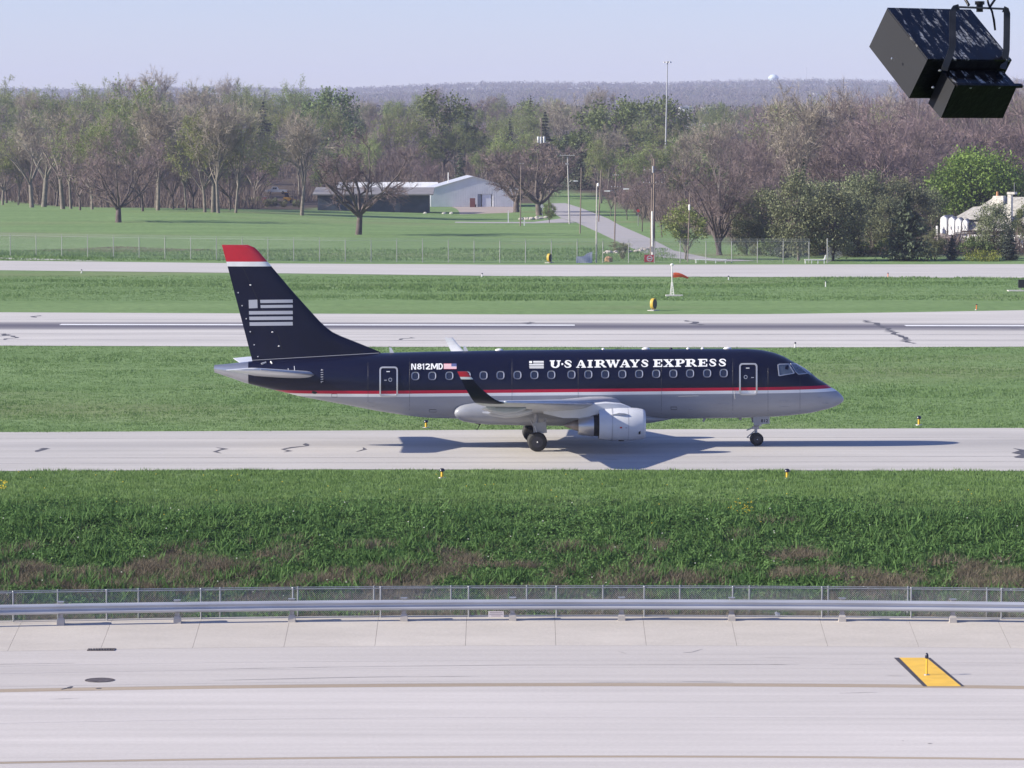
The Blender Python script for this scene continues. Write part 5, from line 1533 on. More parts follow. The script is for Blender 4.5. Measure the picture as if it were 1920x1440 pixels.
P = {}
H0 = 20.0
for i in range(5):
    P['purple', i] = (H0, bare_tree(20 + i, H0, 0.75, 0.16, 8, 17, 0.024, 1.7, bk_dark, tw_purp, upright=0.0, sub=6))
    P['grey', i] = (H0, bare_tree(30 + i, H0, 0.42, 0.26, 7, 17, 0.024, 1.6, bk_grey, tw_grey, upright=0.35, sub=6, r=0.30))
    P['bud', i] = (H0, bare_tree(40 + i, H0, 0.60, 0.20, 7, 13, 0.021, 1.5, bk_grey, tw_bud, lf_bud, buds=2, bud=0.15, upright=0.1, sub=6))
for i in range(2):
    P['green', i] = (16.0, leafy_tree(50 + i, 16.0, 11.5, nclump=58, per=75, leaf=0.27, bark=bk_dark, twig=bk_dark, leafm=lf_green))
    P['olive', i] = (10.0, leafy_tree(60 + i, 10.0, 8.0, nclump=80, per=120, leaf=0.15, bark=bk_dark, twig=bk_dark, leafm=lf_olive, base=0.03))
    P['conifer', i] = (14.0, conifer(70 + i, 14.0, 6.5, bk_dark, lf_dark))
P['lawn', 0] = (12.0, bare_tree(80, 12.0, 0.85, 0.17, 8, 20, 0.018, 1.2, bk_dark, tw_purp, upright=-0.1, sub=6, r=0.42))
P['lawn', 1] = (15.0, bare_tree(81, 15.0, 0.80, 0.20, 9, 22, 0.020, 1.4, bk_dark, tw_purp, upright=-0.05, sub=6, r=0.46))
P['bush', 0] = (11.0, bare_tree(82, 11.0, 1.0, 0.16, 8, 16, 0.026, 1.1, bk_dark, tw_purp, upright=-0.15, sub=7, r=0.5))
P['multi', 0] = (15.0, bare_tree(83, 15.0, 0.65, 0.12, 4, 11, 0.018, 1.3, bk_dark, tw_purp, upright=0.05, sub=6, multi=3, r=0.34))
P['dead', 0] = (16.0, bare_tree(84, 16.0, 0.7, 0.3, 5, 2, 0.02, 1.2, bk_grey, tw_grey, upright=0.2, sub=3, r=0.42))
P['willow', 0] = (7.5, leafy_tree(85, 7.5, 4.6, nclump=46, per=80, leaf=0.13, bark=bk_grey, twig=bk_grey, leafm=lf_willow, base=0.14))
P['round', 0] = (13.0, leafy_tree(86, 13.0, 13.0, nclump=210, per=120, leaf=0.21, bark=bk_dark, twig=bk_dark, leafm=lf_round, base=0.05))
P['cedar', 0] = (9.0, conifer(87, 9.0, 8.0, bk_dark, lf_dark, levels=26, droop=0.0, gap=0.02, dens=34))
P['cedar', 1] = (8.0, conifer(88, 8.0, 4.2, bk_dark, lf_blue, levels=26, droop=-0.1, gap=0.02, dens=30))
P['shrub', 0] = (3.0, leafy_tree(89, 3.0, 3.6, nclump=34, per=50, leaf=0.13, bark=bk_dark, twig=bk_dark, leafm=lf_green, base=0.0, shrub=True))
P['shrub', 1] = (3.0, leafy_tree(90, 3.0, 3.4, nclump=34, per=50, leaf=0.12, bark=bk_dark, twig=bk_dark, leafm=lf_olive, base=0.0, shrub=True))
P['yshrub', 0] = (1.2, leafy_tree(91, 1.2, 6.0, nclump=40, per=50, leaf=0.09, bark=bk_dark, twig=bk_dark, leafm=pmat('yellow green hedge leaves', (0.17, 0.19, 0.02), 0.8, var=0.2), base=0.0, shrub=True))

KNAME = {'purple': 'bare_tree', 'grey': 'bare_tree', 'bud': 'budding_tree', 'green': 'leafy_tree', 'olive': 'evergreen_tree', 'conifer': 'conifer', 'lawn': 'bare_tree', 'bush': 'bare_tree',
         'multi': 'bare_tree', 'dead': 'dead_tree', 'willow': 'willow_tree', 'round': 'leafy_tree', 'cedar': 'conifer', 'shrub': 'shrub', 'yshrub': 'hedge'}
def plant(key, x, y, H, wf, label, group=None, rz=None, mirror=False):
    h0, (tm, cm) = P[key]
    k = H / h0
    nm = KNAME[key[0]]
    t = thing(nm, label, {'bare_tree': 'tree', 'budding_tree': 'tree', 'leafy_tree': 'tree', 'evergreen_tree': 'tree', 'conifer': 'tree', 'dead_tree': 'tree', 'willow_tree': 'tree', 'shrub': 'shrub', 'hedge': 'hedge'}[nm],
              (x, y, float(hz(x, y))), rng.uniform(0, 6.28) if rz is None else rz, group)
    t.scale = (k * wf, k * wf, k)
    link('trunk', tm, t); link('crown', cm, t)
    return t
def plant_px(key, px, py, ptop, wf, label, group=None, rz=None, Y=None):
    p = terrain_at(px, py) if Y is None else Vector((px_x(px, Y), Y, 0))
    z = float(hz(p.x, p.y)); top = at_depth(px, ptop, p.y).z
    return plant(key, p.x, p.y, max(1.0, top - z), wf, label, group, rz)

# --- trees one can point at
plant_px(('lawn', 0), 222, 417, 258, 1.0, 'small bare tree with spreading purple crown standing alone on the left lawn', rz=0.3)
plant_px(('lawn', 1), 672, 440, 248, 1.0, 'bare tree with stout leaning trunk alone on the lawn, nearest to the fence', rz=1.2)
plant_px(('grey', 1), 566, 404, 188, 1.0, 'tall bare tree with pale twisted trunk left of the dark low building', rz=2.0)
plant_px(('bush', 0), 968, 398, 268, 1.0, 'dark spreading bare tree right beside the white metal shed', rz=0.0)
plant_px(('bush', 0), 1012, 404, 262, 1.0, 'dark spreading bare tree behind the round road sign', rz=1.9)
plant_px(('multi', 0), 1350, 478, 268, 0.95, 'big bare tree with several dark stems behind the right fence', rz=0.8)
plant_px(('purple', 1), 1425, 470, 275, 0.5, 'narrow bare tree just right of the many stemmed bare tree', rz=0.8, Y=500)
plant_px(('willow', 0), 1285, 487, 374, 1.0, 'small willow in yellow green leaf behind the security fence')
plant_px(('green', 0), 1030, 418, 379, 0.9, 'young green tree with thin trunk on the driveway corner')
plant_px(('dead', 0), 400, 398, 205, 0.9, 'tall pale barked tree with few branches at the left wood edge', rz=0.4)
plant_px(('dead', 0), 60, 389, 225, 0.9, 'pale forked tree with bare white limbs at the left wood edge', rz=4.1)
plant_px(('dead', 0), 118, 392, 190, 0.8, 'slim pale tree with white upper limbs, right of the broken pale tree', rz=5.3)
plant_px(('dead', 0), 82, 388, 205, 1.0, 'broken pale tree with white limbs near the left picture edge', rz=2.4)
plant_px(('dead', 0), 1645, 430, 325, 0.8, 'pale dead branching tree in the purple wood above the right evergreens', rz=1.0, Y=560)
plant_px(('purple', 0), 1145, 405, 320, 0.6, 'thick trunked bare tree left of the forked trunk beyond the road')
plant_px(('purple', 2), 1176, 412, 318, 0.6, 'thick trunked bare tree beyond the road, by the street lamp pole')
plant_px(('purple', 1), 1204, 434, 305, 0.5, 'slim bare tree right of the double utility pole, nearest the road')
plant_px(('purple', 0), 1241, 445, 318, 0.5, 'slim bare tree between the double utility pole and the willow')
plant_px(('round', 0), 1826, 470, 283, 1.02, 'big round tree in bright spring leaf behind the white house', Y=545)
plant_px(('olive', 0), 1432, 488, 345, 0.85, 'olive evergreen next to the bare tree, leftmost of the right evergreens', Y=452)
plant_px(('olive', 1), 1497, 489, 322, 0.8, 'tall olive evergreen behind the white benches')
plant_px(('conifer', 0), 1506, 470, 296, 0.5, 'dark pointed conifer rising out of the right evergreens', Y=492)
plant_px(('olive', 0), 1562, 489, 345, 0.9, 'broad olive evergreen behind the fence corner')
plant_px(('olive', 1), 1638, 489, 322, 0.85, 'tall light olive evergreen left of the dark cedar', Y=455)
plant_px(('olive', 0), 1690, 480, 322, 0.8, 'pale olive evergreen behind the dark cedar', Y=470)
plant_px(('olive', 1), 1400, 486, 372, 0.8, 'low olive evergreen at the left end of the right evergreens', Y=448)
plant_px(('olive', 0), 1535, 480, 330, 0.95, 'olive evergreen filling the gap behind the benches', Y=485)
plant_px(('olive', 1), 1602, 480, 325, 0.95, 'olive evergreen behind the low dark cedar', Y=490)
plant_px(('olive', 0), 1735, 480, 345, 0.9, 'olive evergreen between the dark cedar and the white house', Y=500)
plant_px(('olive', 1), 1668, 489, 372, 0.9, 'low olive evergreen left of the feathery dark cedar', Y=446)
plant_px(('cedar', 0), 1702, 489, 360, 0.95, 'dark cedar with feathery brown green crown left of the white house')
plant_px(('cedar', 1), 1470, 490, 405, 0.9, 'dark narrow cedar in front of the olive evergreens, left of the benches', Y=436)
plant_px(('cedar', 0), 1595, 490, 392, 0.7, 'dark low cedar in front of the olive evergreens at the fence corner', Y=440)
plant_px(('olive', 1), 1752, 488, 430, 1.0, 'low greyish bush at the left corner of the white house', Y=432)
plant_px(('cedar', 1), 1785, 490, 440, 1.0, 'small dark green conifer in front of the white house', Y=428)
plant_px(('shrub', 0), 1826, 489, 446, 1.2, 'leafy green shrub hiding the front of the white house', Y=431)
plant_px(('olive', 0), 1862, 489, 372, 0.75, 'tall pale green bush climbing before the white house roof', Y=433)
plant_px(('cedar', 1), 1893, 491, 430, 1.35, 'dark blue conifer at the right edge before the white house', Y=427)
plant_px(('green', 1), 1925, 489, 375, 0.8, 'loose green tree at the right picture edge beside the house', Y=470)
plant_px(('yshrub', 0), 1843, 491, 482, 1.0, 'low yellow green hedge along the foot of the house garden', Y=425)
for k, (px, pt, wf) in enumerate(((500, 372, .8), (513, 368, .8), (533, 374, .9), (556, 372, .7), (480, 366, .8), (462, 372, .9))):
    plant_px(('shrub', 1), px, 398, pt, wf, 'low dark shrub in the row left of the pale twisted tree', 'low shrubs at the lawn edge', Y=705 + k)
for k, px in enumerate(range(1392, 1760, 27)):
    plant_px(('shrub', k % 2), px, 489, 489 - rng.uniform(26, 44), rng.uniform(1.0, 1.35), 'low olive shrub under the right evergreens behind the security fence', 'low shrubs under the right evergreens', Y=442 + rng.uniform(-4, 6))
for k, (px, py, pt) in enumerate(((862, 422, 395), (700, 404, 392), (935, 500, 480))):
    pass
# row of trees whose trunks line the far side of the left lawn
row = [(-30, 382, 236, 'purple', 0), (14, 384, 225, 'purple', 1), (40, 386, 262, 'grey', 0), (62, 384, 190, 'grey', 1), (98, 393, 215, 'purple', 2), (118, 394, 262, 'purple', 0), (135, 395, 200, 'grey', 2), (158, 396, 250, 'purple', 1),
       (182, 394, 205, 'bud', 0), (203, 392, 196, 'grey', 0), (246, 386, 158, 'bud', 1), (268, 397, 235, 'purple', 2), (290, 396, 178, 'grey', 1), (301, 398, 205, 'grey', 2), (318, 398, 245, 'purple', 0), (344, 399, 206, 'grey', 0),
       (356, 400, 225, 'purple', 1), (380, 400, 178, 'bud', 2), (418, 402, 170, 'grey', 1), (432, 402, 232, 'purple', 2), (447, 401, 192, 'grey', 2), (470, 396, 215, 'bud', 0), (492, 392, 236, 'purple', 0)]
_ORD = ['leftmost', 'second', 'third', 'fourth', 'fifth', 'sixth', 'seventh', 'eighth', 'ninth', 'tenth', 'eleventh', 'twelfth']
_cnt = {}
for px, py, pt, kd, i in row:
    o_ = _ORD[_cnt.setdefault(kd, 0)]; _cnt[kd] += 1; o_ = o_ if o_ == 'leftmost' else o_ + ' from the left'
    lab = {'purple': 'bare purplish tree, %s of its kind in the left lawn row' % o_, 'grey': 'tall grey barked tree, %s of its kind in the left lawn row' % o_, 'bud': 'tall budding tree, %s of its kind in the left lawn row' % o_}[kd]
    plant_px((kd, i), px + rng.uniform(-9, 9), py - rng.uniform(0, 9), pt + rng.uniform(-14, 26), rng.uniform(0.70, 0.95), lab, {'purple': 'bare purplish trees lining the left lawn', 'grey': 'bare grey trees lining the left lawn', 'bud': 'budding trees lining the left lawn'}[kd])
# the wood behind: every tree its own object, kinds shifting from left to right
def kind_for(px, Y):
    v = rng.random()
    if px > 1400 and Y < 720: return 'purple' if v < .9 else 'grey'
    if px < 520: w = [('grey', .30), ('bud', .40), ('purple', .20), ('green', .08), ('conifer', .02)]
    elif px < 900: w = [('bud', .38), ('green', .27), ('purple', .18), ('grey', .12), ('conifer', .05)]
    elif px < 1400: w = [('green', .33), ('bud', .40), ('purple', .14), ('grey', .08), ('conifer', .05)]
    else: w = [('purple', .78), ('grey', .09), ('bud', .11), ('green', .02)]
    for k, p in w:
        v -= p
        if v <= 0: return k
    return w[0][0]
_LM = ((120, 'at the left picture edge'), (330, 'behind the lone lawn tree'), (480, 'behind the left tree row'), (600, 'behind the pale twisted tree'), (800, 'above the dark low building'), (960, 'above the white shed'), (1100, 'around the white transformer cans'), (1230, 'behind the roadside lamp poles'), (1330, 'around the tall light mast'), (1450, 'behind the many stemmed bare tree'), (1620, 'above the olive evergreens'), (1760, 'left of the round green tree'), (9999, 'behind the white house'))
LMK = lambda px: next(t for a, t in _LM if px < a)
DEP = lambda Y: 'at the front of' if Y < 760 else ('in the middle of' if Y < 1080 else 'far back in')
REG = lambda px: 'left part' if px < 560 else ('middle part' if px < 1400 else 'right part')
ADJ = {'purple': 'bare purplish tree', 'grey': 'bare grey tree', 'bud': 'budding yellow green tree', 'green': 'leafy green tree', 'conifer': 'dark conifer'}
layers = [(520, 75, 1), (580, 66, 1), (640, 58, 1), (710, 54, 2), (790, 50, 3), (870, 50, 3), (960, 50, 3), (1070, 52, 3), (1190, 56, 3), (1330, 60, 3), (1490, 66, 3)]
for li, (Y0, step, _) in enumerate(layers):
    px = -110 + rng.uniform(0, step)
    while px < 2030:
        Y = Y0 * rng.uniform(0.96, 1.04)
        skip = False
        if Y0 < 600 and not (px > 1480 and px < 1730): skip = True
        if 600 <= Y0 < 660 and not (px > 1360): skip = True
        if 660 <= Y0 < 760 and not (px > 1210): skip = True
        if 760 <= Y0 < 840 and px < 1030 and 500 < px: skip = True
        if Y0 < 900 and 1015 < px < 1100: skip = True
        if Y0 < 990 and 488 < px < 560: skip = True
        if Y0 < 850 and 560 <= px < 620: skip = True
        if not skip:
            kd = kind_for(px, Y)
            top = {'purple': 17, 'grey': 22, 'bud': 20, 'green': 16, 'conifer': 17}[kd] * rng.uniform(0.75, 1.15)
            if px > 1400: top *= 1.12 if Y0 < 1000 else 0.9
            if px > 1560: top *= 1.12 + 0.16 * min(1, (px - 1560) / 250)
            if 560 < px < 1400 and Y0 < 900: top *= 0.9
            if Y0 > 1000: top *= 1.1 if px < 600 else (0.90 if px < 1560 else 0.95)
            elif Y0 > 850 and 640 < px < 1560: top *= 0.9
            x = px_x(px, Y)
            plant((kd, rng.randint(0, 4 if kd in ('purple', 'grey', 'bud') else 1)), x, Y, top, rng.uniform(0.7, 1.0) * (1.0 if kd != 'conifer' else 0.9),
                  f'{ADJ[kd]} {DEP(Y)} the wood {LMK(px)}', f'{ADJ[kd]}s {DEP(Y)} the wood {LMK(px)}')
        px += step * rng.uniform(0.7, 1.3)
# a few that stand out over the others
for kd, i, px, Y, pt, wf, lab in (('green', 0, 622, 1000, 160, 0.9, 'rounded green tree rising above the wood, right of the pale twisted tree'), ('green', 1, 832, 980, 168, 1.0, 'big dark green rounded tree above the white shed roof'),
                             ('conifer', 1, 1022, 940, 208, 0.8, 'dark conifer crown behind the pole with the white transformers'), ('conifer', 0, 1088, 900, 240, 1.1, 'broad dark spruce above the road, right of the lamp pole'),
                             ('conifer', 1, 1062, 905, 245, 0.7, 'slim dark spruce left of the broad spruce above the road'), ('green', 1, 1140, 950, 182, 1.2, 'largest rounded olive green tree in the middle of the wood'),
                             ('green', 0, 1240, 1000, 176, 1.0, 'rounded green tree crown behind the tall light mast'), ('conifer', 0, 995, 1150, 178, 0.5, 'thin dark conifer tip on the skyline of the middle wood'),
                             ('bud', 1, 250, 800, 136, 0.8, 'tallest pale budding tree breaking the skyline on the left'), ('bud', 2, 275, 790, 150, 0.7, 'second tall budding tree on the left skyline, right of the tallest'),
                             ('purple', 0, 1400, 620, 215, 0.8, 'tall dark forked bare tree left of the right hand wood'), ('conifer', 0, 495, 1000, 190, 1.0, 'dark green spruce in the left wood above the parked pickup')):
    plant_px((kd, i), px, 0, pt, wf, lab, Y=Y)

# far woods: a canopy nobody could count, as one mass
def far_wood(name, n, y0, y1, mats, seed, hmin, hmax, per, wd=0.22, sk=1.0):
    q = np.random.default_rng(seed)
    Y = y0 + (y1 - y0) * q.random(n) ** 0.9
    X = (q.random(n) * 2 - 1) * Y * 960 / FPX * 1.35
    Z = hz(X, Y); Hh = q.uniform(hmin, hmax, n)
    m = n * per
    th = np.arccos(q.uniform(-0.3, 1, m)); a = q.uniform(0, 2 * np.pi, m); r = q.uniform(0.55, 1.05, m)
    HH = np.repeat(Hh, per)
    P_ = np.stack([np.repeat(X, per) + HH * .42 * r * np.sin(th) * np.cos(a), np.repeat(Y, per) + HH * .42 * r * np.sin(th) * np.sin(a), np.repeat(Z, per) + HH * (.5 + .5 * r * np.cos(th))], -1)
    s = HH * q.uniform(0.05, 0.13, m) * sk
    u = q.normal(0, 0.35, (m, 3)); u[:, 2] += 1; u /= np.linalg.norm(u, axis=1)[:, None]
    w = np.cross(u, q.normal(0, 1, (m, 3))); w /= np.linalg.norm(w, axis=1)[:, None]
    V = np.stack([P_ - u * s[:, None], P_ + w * s[:, None] * wd, P_ + u * s[:, None], P_ - w * s[:, None] * wd], 1).reshape(-1, 3)
    F = np.arange(len(V)).reshape(-1, 4)
    mi = np.repeat(q.integers(0, len(mats), n), per)
    return tag(link(name, fast_mesh(name, V, F, mats, mi)), kind='stuff')
fw_m = [pmat('far twigs', (0.115, 0.088, 0.092), 0.9, var=0.15, scale=0.02, space='World'), pmat('far grey twigs', (0.13, 0.108, 0.10), 0.9, var=0.15, scale=0.02, space='World'), pmat('far bare twigs', (0.10, 0.08, 0.086), 0.9, var=0.15, scale=0.02, space='World'), pmat('far buds', (0.115, 0.115, 0.072), 0.9, var=0.15, scale=0.02, space='World')]
far_wood('far_wood', 3300, 1560, 2600, fw_m + [fw_m[3], pmat('far green buds', (0.13, 0.15, 0.075), 0.9, var=0.15, scale=0.02, space='World')], 5, 8, 12.5, 105, 0.7, 0.45)
far_wood('ridge_wood', 3500, 2600, 4600, fw_m, 6, 10, 14, 40, 0.4, 0.6)
far_wood('ridge_wood', 8000, 4600, 8300, fw_m, 7, 13, 18, 34, 0.5, 0.7)
# brush and saplings on the wood floor
m_brush = blade_material('brown brush', [(0.32, (0.09, 0.068, 0.06)), (0.5, (0.155, 0.12, 0.105)), (0.68, (0.235, 0.195, 0.155))], 0.08, trans=0.1)
nb_ = 19000
Yb = 445 + 760 * nrg.random(nb_) ** 0.9; Xb = (nrg.random(nb_) * 2 - 1) * Yb * 960 / FPX * 1.2
pxb = 960 + Xb / Yb * FPX
Eb = np.interp(pxb, [-400, 0, 100, 200, 480, 600, 630, 1030, 1040, 1130, 1210, 1300, 1400, 1500, 2200], [900, 842, 745, 712, 680, 830, 850, 850, 940, 880, 650, 570, 500, 450, 445])
ok = (Yb > Eb - 4) & ~((pxb > 488) & (pxb < 560) & (Yb < 960))
blades('brush', Xb[ok], Yb[ok], nrg.uniform(1.0, 4.2, ok.sum()) * np.where(pxb[ok] < 520, 1.6, 1.0), 0.14, 11, m_brush, 0.9, 0.8)
# ------------------------------------------------------------------ beyond the airfield: fence, buildings, poles
m_fpost = pmat('fence post', (0.38, 0.38, 0.37), 0.6, metal=0.3)
sf = thing('security_fence', 'tall chain link security fence with barbed wire along the far side of the airfield', 'fence', (0, 0, 0))
base_px = [(-260, 474), (0, 480), (300, 486), (640, 491.5), (960, 493), (1560, 493.5)]
FB = [ground_at(a, b) for a, b in base_px]
sy = lambda x: float(np.interp(x, [p.x for p in FB], [p.y for p in FB]))
FHT = 2.55
pxs = np.arange(-222, 1560, 48.3)
allx = []
for i, px in enumerate(pxs):
    Y = sy(px_x(px, 430)); x = px_x(px, Y); z = float(hz(x, Y)); allx.append(x)
    mb = MB(); mb.tube((x, Y, z - 0.1), (x, Y, z + FHT), 0.045, n=6)
    mb.tube((x, Y, z + FHT), (x, Y - 0.2, z + FHT + 0.3), 0.02, n=4)
    mb.obj('post', m_fpost, sf)
xs = np.linspace(allx[0], allx[-1], 60)
mb = MB()
for dz, dy in ((0.12, -.08), (0.21, -.14), (0.3, -.2)): mb.path([(x, sy(x) + dy, float(hz(x, sy(x))) + FHT + dz) for x in xs], 0.007, 3)
mb.path([(x, sy(x), float(hz(x, sy(x))) + FHT) for x in xs], 0.012, 4)
mb.obj('barbed_wire', m_wire, sf)
wires('wire_mesh', sf, allx[0], allx[-1], sy, lambda x: float(hz(x, sy(x))), FHT, 0.09, 0.0042, m_wire)
# the fence turns away from the airfield at the right
cf = thing('security_fence', 'stretch of chain link fence that turns away behind the white benches on the right', 'fence', (0, 0, 0))
cpts = [at_depth(1551, 493.5, sy(px_x(1551, 430))), at_depth(1595, 491, 455), at_depth(1636, 491, 490)]
CQ = [Vector((p.x, p.y, 0)) for p in cpts]
for p, h in zip(CQ, (2.9, 2.0, 1.7)):
    mb = MB(); mb.tube(p - Vector((0, 0, .1)), p + Vector((0, 0, h)), 0.06, n=6); mb.obj('post', m_fpost, cf)
cy_ = lambda x: float(np.interp(x, [p.x for p in CQ], [p.y for p in CQ]))
wires('wire_mesh', cf, CQ[0].x, CQ[-1].x, cy_, lambda x: 0.0, 1.75, 0.06, 0.004, m_wire)
mb = MB(); mb.path([CQ[0] + Vector((0, 0, 2.5)), CQ[1] + Vector((0, 0, 1.95)), CQ[2] + Vector((0, 0, 1.65))], 0.02, 4); mb.obj('top_rail', m_fpost, cf)

def white_bench(px0, px1, py, label, armrest):
    a, b = ground_at(px0, py), ground_at(px1, py); L = (b - a).length; c = (a + b) / 2
    t = thing('bench', label, 'bench', (c.x, c.y, 0))
    mb = MB(); mb.box((0, 0, 0.42), (L, 0.45, 0.09)); mb.obj('seat', m_wht, t)
    n = 4
    for k in range(n):
        mb = MB(); mb.box((-L / 2 + 0.12 + (L - .24) * k / (n - 1), 0, 0.19), (0.1, 0.4, 0.38)); mb.obj('leg', m_wht, t)
    if armrest:
        mb = MB(); mb.prism([(L / 2 - 0.25, -.2, .465), (L / 2 + .05, -.2, .465), (L / 2 + 0.1, -.2, 1.0), (L / 2, -.2, 0.95), (L / 2 - .08, -.2, .6)], (0, .4, 0)); mb.obj('end_rest', m_wht, t)
white_bench(1508, 1547, 494, 'white bench with raised end beside the fence corner post', True)
white_bench(1303, 1362, 493.5, 'long low white bench below the willow behind the fence', False)

# torn grey tarpaulin caught in the fence
p = ground_at(1095, 492.5)
mb = MB(); n = 9; vs = []
for i in range(n):
    for j in range(6):
        u, v = i / (n - 1), j / 5
        vs.append(((u - .5) * 1.9, 0.06 * math.sin(7 * u + 3 * v), v * (0.72 + 0.7 * u ** 2) * (1 + 0.06 * math.sin(11 * u))))
mb.add(vs, [(i * 6 + j, (i + 1) * 6 + j, (i + 1) * 6 + j + 1, i * 6 + j + 1) for i in range(n - 1) for j in range(5)])
k0 = len(mb.v); mb.add([(x, y + 0.03, z) for x, y, z in vs], [(i * 6 + j, i * 6 + j + 1, (i + 1) * 6 + j + 1, (i + 1) * 6 + j) for i in range(n - 1) for j in range(5)])
o = mb.obj('tarpaulin', pmat('blue grey tarpaulin', (0.27, 0.29, 0.40), 0.7, var=0.15, scale=1.5), loc=(p.x, sy(p.x) - 0.15, 0)); tag(o, 'torn blue grey tarpaulin sheet hanging at the foot of the fence', 'tarpaulin')

# ---- white metal shed
DS = ground_at(888, 388).y; ks = 1 / ppm(DS)
shed = thing('metal_shed', 'white ribbed metal shed with low gable and a pale roller door', 'shed', (px_x(887, DS), DS, 0), R(4))
m_shed = pmat('white ribbed cladding', (0.74, 0.745, 0.76), 0.5, var=0.05, scale=0.6)
m_shedroof = pmat('pale metal roof', (0.62, 0.63, 0.66), 0.4, metal=0.3, var=0.05)
W2, HE, HR = 81 * ks, 33 * ks, 56 * ks; LEN = 22
wall_z = lambda x: HE + (HR - HE) * (1 - abs(x) / W2)
nb = 36
dx0, dx1, dh = 9 * ks, 36 * ks, 24 * ks
for k in range(nb):
    xa_ = -W2 + 2 * W2 * k / nb; xb_ = -W2 + 2 * W2 * (k + 1) / nb
    z0 = dh if (xa_ > dx0 - 0.1 and xb_ < dx1 + 0.1) else 0
    mb = MB(); m_ = (xa_ + xb_) / 2; d_ = (xb_ - xa_) * 0.22
    for (p0, p1, yy_) in ((xa_, m_ - d_ * .6, 0.0), (m_ + d_ * .6, xb_, 0.0)):
        mb.prism([(p0, yy_, z0), (p1, yy_, z0), (p1, yy_, wall_z(p1)), (p0, yy_, wall_z(p0))], (0, 0.08, 0))
    mb.prism([(m_ - d_ * .6, -0.11, z0), (m_ + d_ * .6, -0.11, z0), (m_ + d_ * .6, -0.11, wall_z(m_ + d_ * .6)), (m_ - d_ * .6, -0.11, wall_z(m_ - d_ * .6))], (0, 0.19, 0))
    mb.obj('cladding_panel', m_shed, shed)
mb = MB(); mb.box((-W2 + .04, LEN / 2, HE / 2), (0.08, LEN - .2, HE)); mb.box((W2 - .04, LEN / 2, HE / 2), (0.08, LEN - .2, HE)); mb.box((0, LEN, HE / 2), (2 * W2 - .2, 0.08, HE)); mb.obj('side_wall', m_shed, shed)
mb = MB()
for s_ in (-1, 1):
    mb.prism([(0, -0.35, HR + .03), (s_ * (W2 + .35), -0.35, HE - .09), (s_ * (W2 + .35), -0.35, HE + .04), (0, -0.35, HR + .18)], (0, LEN + .6, 0))
mb.obj('roof', m_shedroof, shed)
mb = MB(); mb.box(((dx0 + dx1) / 2 + .35, 0.12, dh / 2), (dx1 - dx0 - 1.1, 0.06, dh - .05)); mb.obj('roller_door', pmat('pale door', (0.66, 0.69, 0.76), 0.5), shed)
mb = MB(); mb.box((dx0 + 0.35, 0.3, dh / 2), (0.75, 0.06, dh)); mb.obj('door_recess', pmat('shaded jamb', (0.30, 0.34, 0.40), 0.7), shed)  # shade of the recess is put into the darker jamb colour
mb = MB(); mb.tube((-W2 * .55, 4, HR * .75), (-W2 * .55, 4, HR + .9), 0.09); mb.obj('vent_pipe', m_wht, shed)
p = ground_at(886, 388.5)
t = thing('drink_machine', 'dull red cabinet standing by the shed door', 'cabinet', (p.x, p.y - 0.7, 0))
mb = MB(); mb.box((0, 0, 0.95), (1.1, 0.8, 1.9)); mb.obj('body', pmat('dull red', (0.14, 0.045, 0.045), 0.6), t)
mb = MB(); mb.box((0.6, 0.1, 0.3), (0.35, 0.3, 0.6)); mb.obj('bin', m_blackm, t)

# ---- long white roofed building behind and dark low building in front
DB = 800; kb = 1 / ppm(DB)
bl = thing('long_building', 'long low building with bright white roof behind the dark one', 'building', (px_x(725, DB), DB, 0))
hb = (at_depth(700, 352, DB).z)
mb = MB(); mb.box((0, 4, hb / 2 - .2), (190 * kb, 8, hb - .4)); mb.obj('wall', m_shed, bl)
for k in range(12):
    x_ = -95 * kb + 190 * kb * (k + .5) / 12
    mb = MB(); mb.prism([(x_ - 7.8 * kb, -0.4, hb - .4), (x_ - 7.8 * kb, 8.4, hb + .9), (x_ - 7.8 * kb, 8.4, hb + 1.15), (x_ - 7.8 * kb, -0.4, hb - .15)], (15.6 * kb, 0, 0)); mb.obj('roof_panel', pmat('white roof sheet', (0.78, 0.78, 0.78), 0.5) if k == 0 else bpy.data.materials['white roof sheet'], bl)
DL = ground_at(700, 401).y; kl = 1 / ppm(DL)
dl = thing('low_building', 'dark low building with flat grey roof and wide eaves beside the white shed', 'building', (px_x(700, DL), DL, 0))
m_dwall = pmat('dark blue wall', (0.04, 0.055, 0.085), 0.7, var=0.2, scale=0.7)
hw, hl = 104 * kl, 36 * kl
mb = MB(); mb.box((0, 5, hl / 2), (2 * hw, 10, hl)); mb.obj('wall', m_dwall, dl)
mb = MB(); mb.prism([(-hw - .9, -1.4, hl - .1), (-hw - .9, 11, hl + 1.0), (-hw - .9, 11, hl + 1.25), (-hw - .9, -1.4, hl + .15)], (2 * hw + 1.8, 0, 0)); mb.obj('roof', pmat('grey felt roof', (0.20, 0.19, 0.20), 0.85, var=0.1, scale=.5), dl)
for k in range(9):
    x_ = -hw + 1.4 + (2 * hw - 2.8) * k / 8
    if k in (2, 6):
        mb = MB(); mb.box((x_, -0.04, 1.05), (1.0, 0.08, 2.1)); d_ = mb.obj('door', pmat('slate door', (0.10, 0.11, 0.14), 0.6), dl)
for px in (833, 846, 797):
    p = ground_at(px, 402); 
    tag((lambda m_: m_.obj('boulder', m_pad, loc=(p.x, p.y, 0)))((lambda m_: (m_.blob((0, 0, 0.15), (0.4, 0.3, 0.3), seed=px, jag=.2), m_)[1])(MB())), {833: 'white boulder at the yard edge, middle of three', 846: 'white boulder at the yard edge, rightmost of three', 797: 'white boulder at the yard edge beside the dark building'}[px], 'boulder')

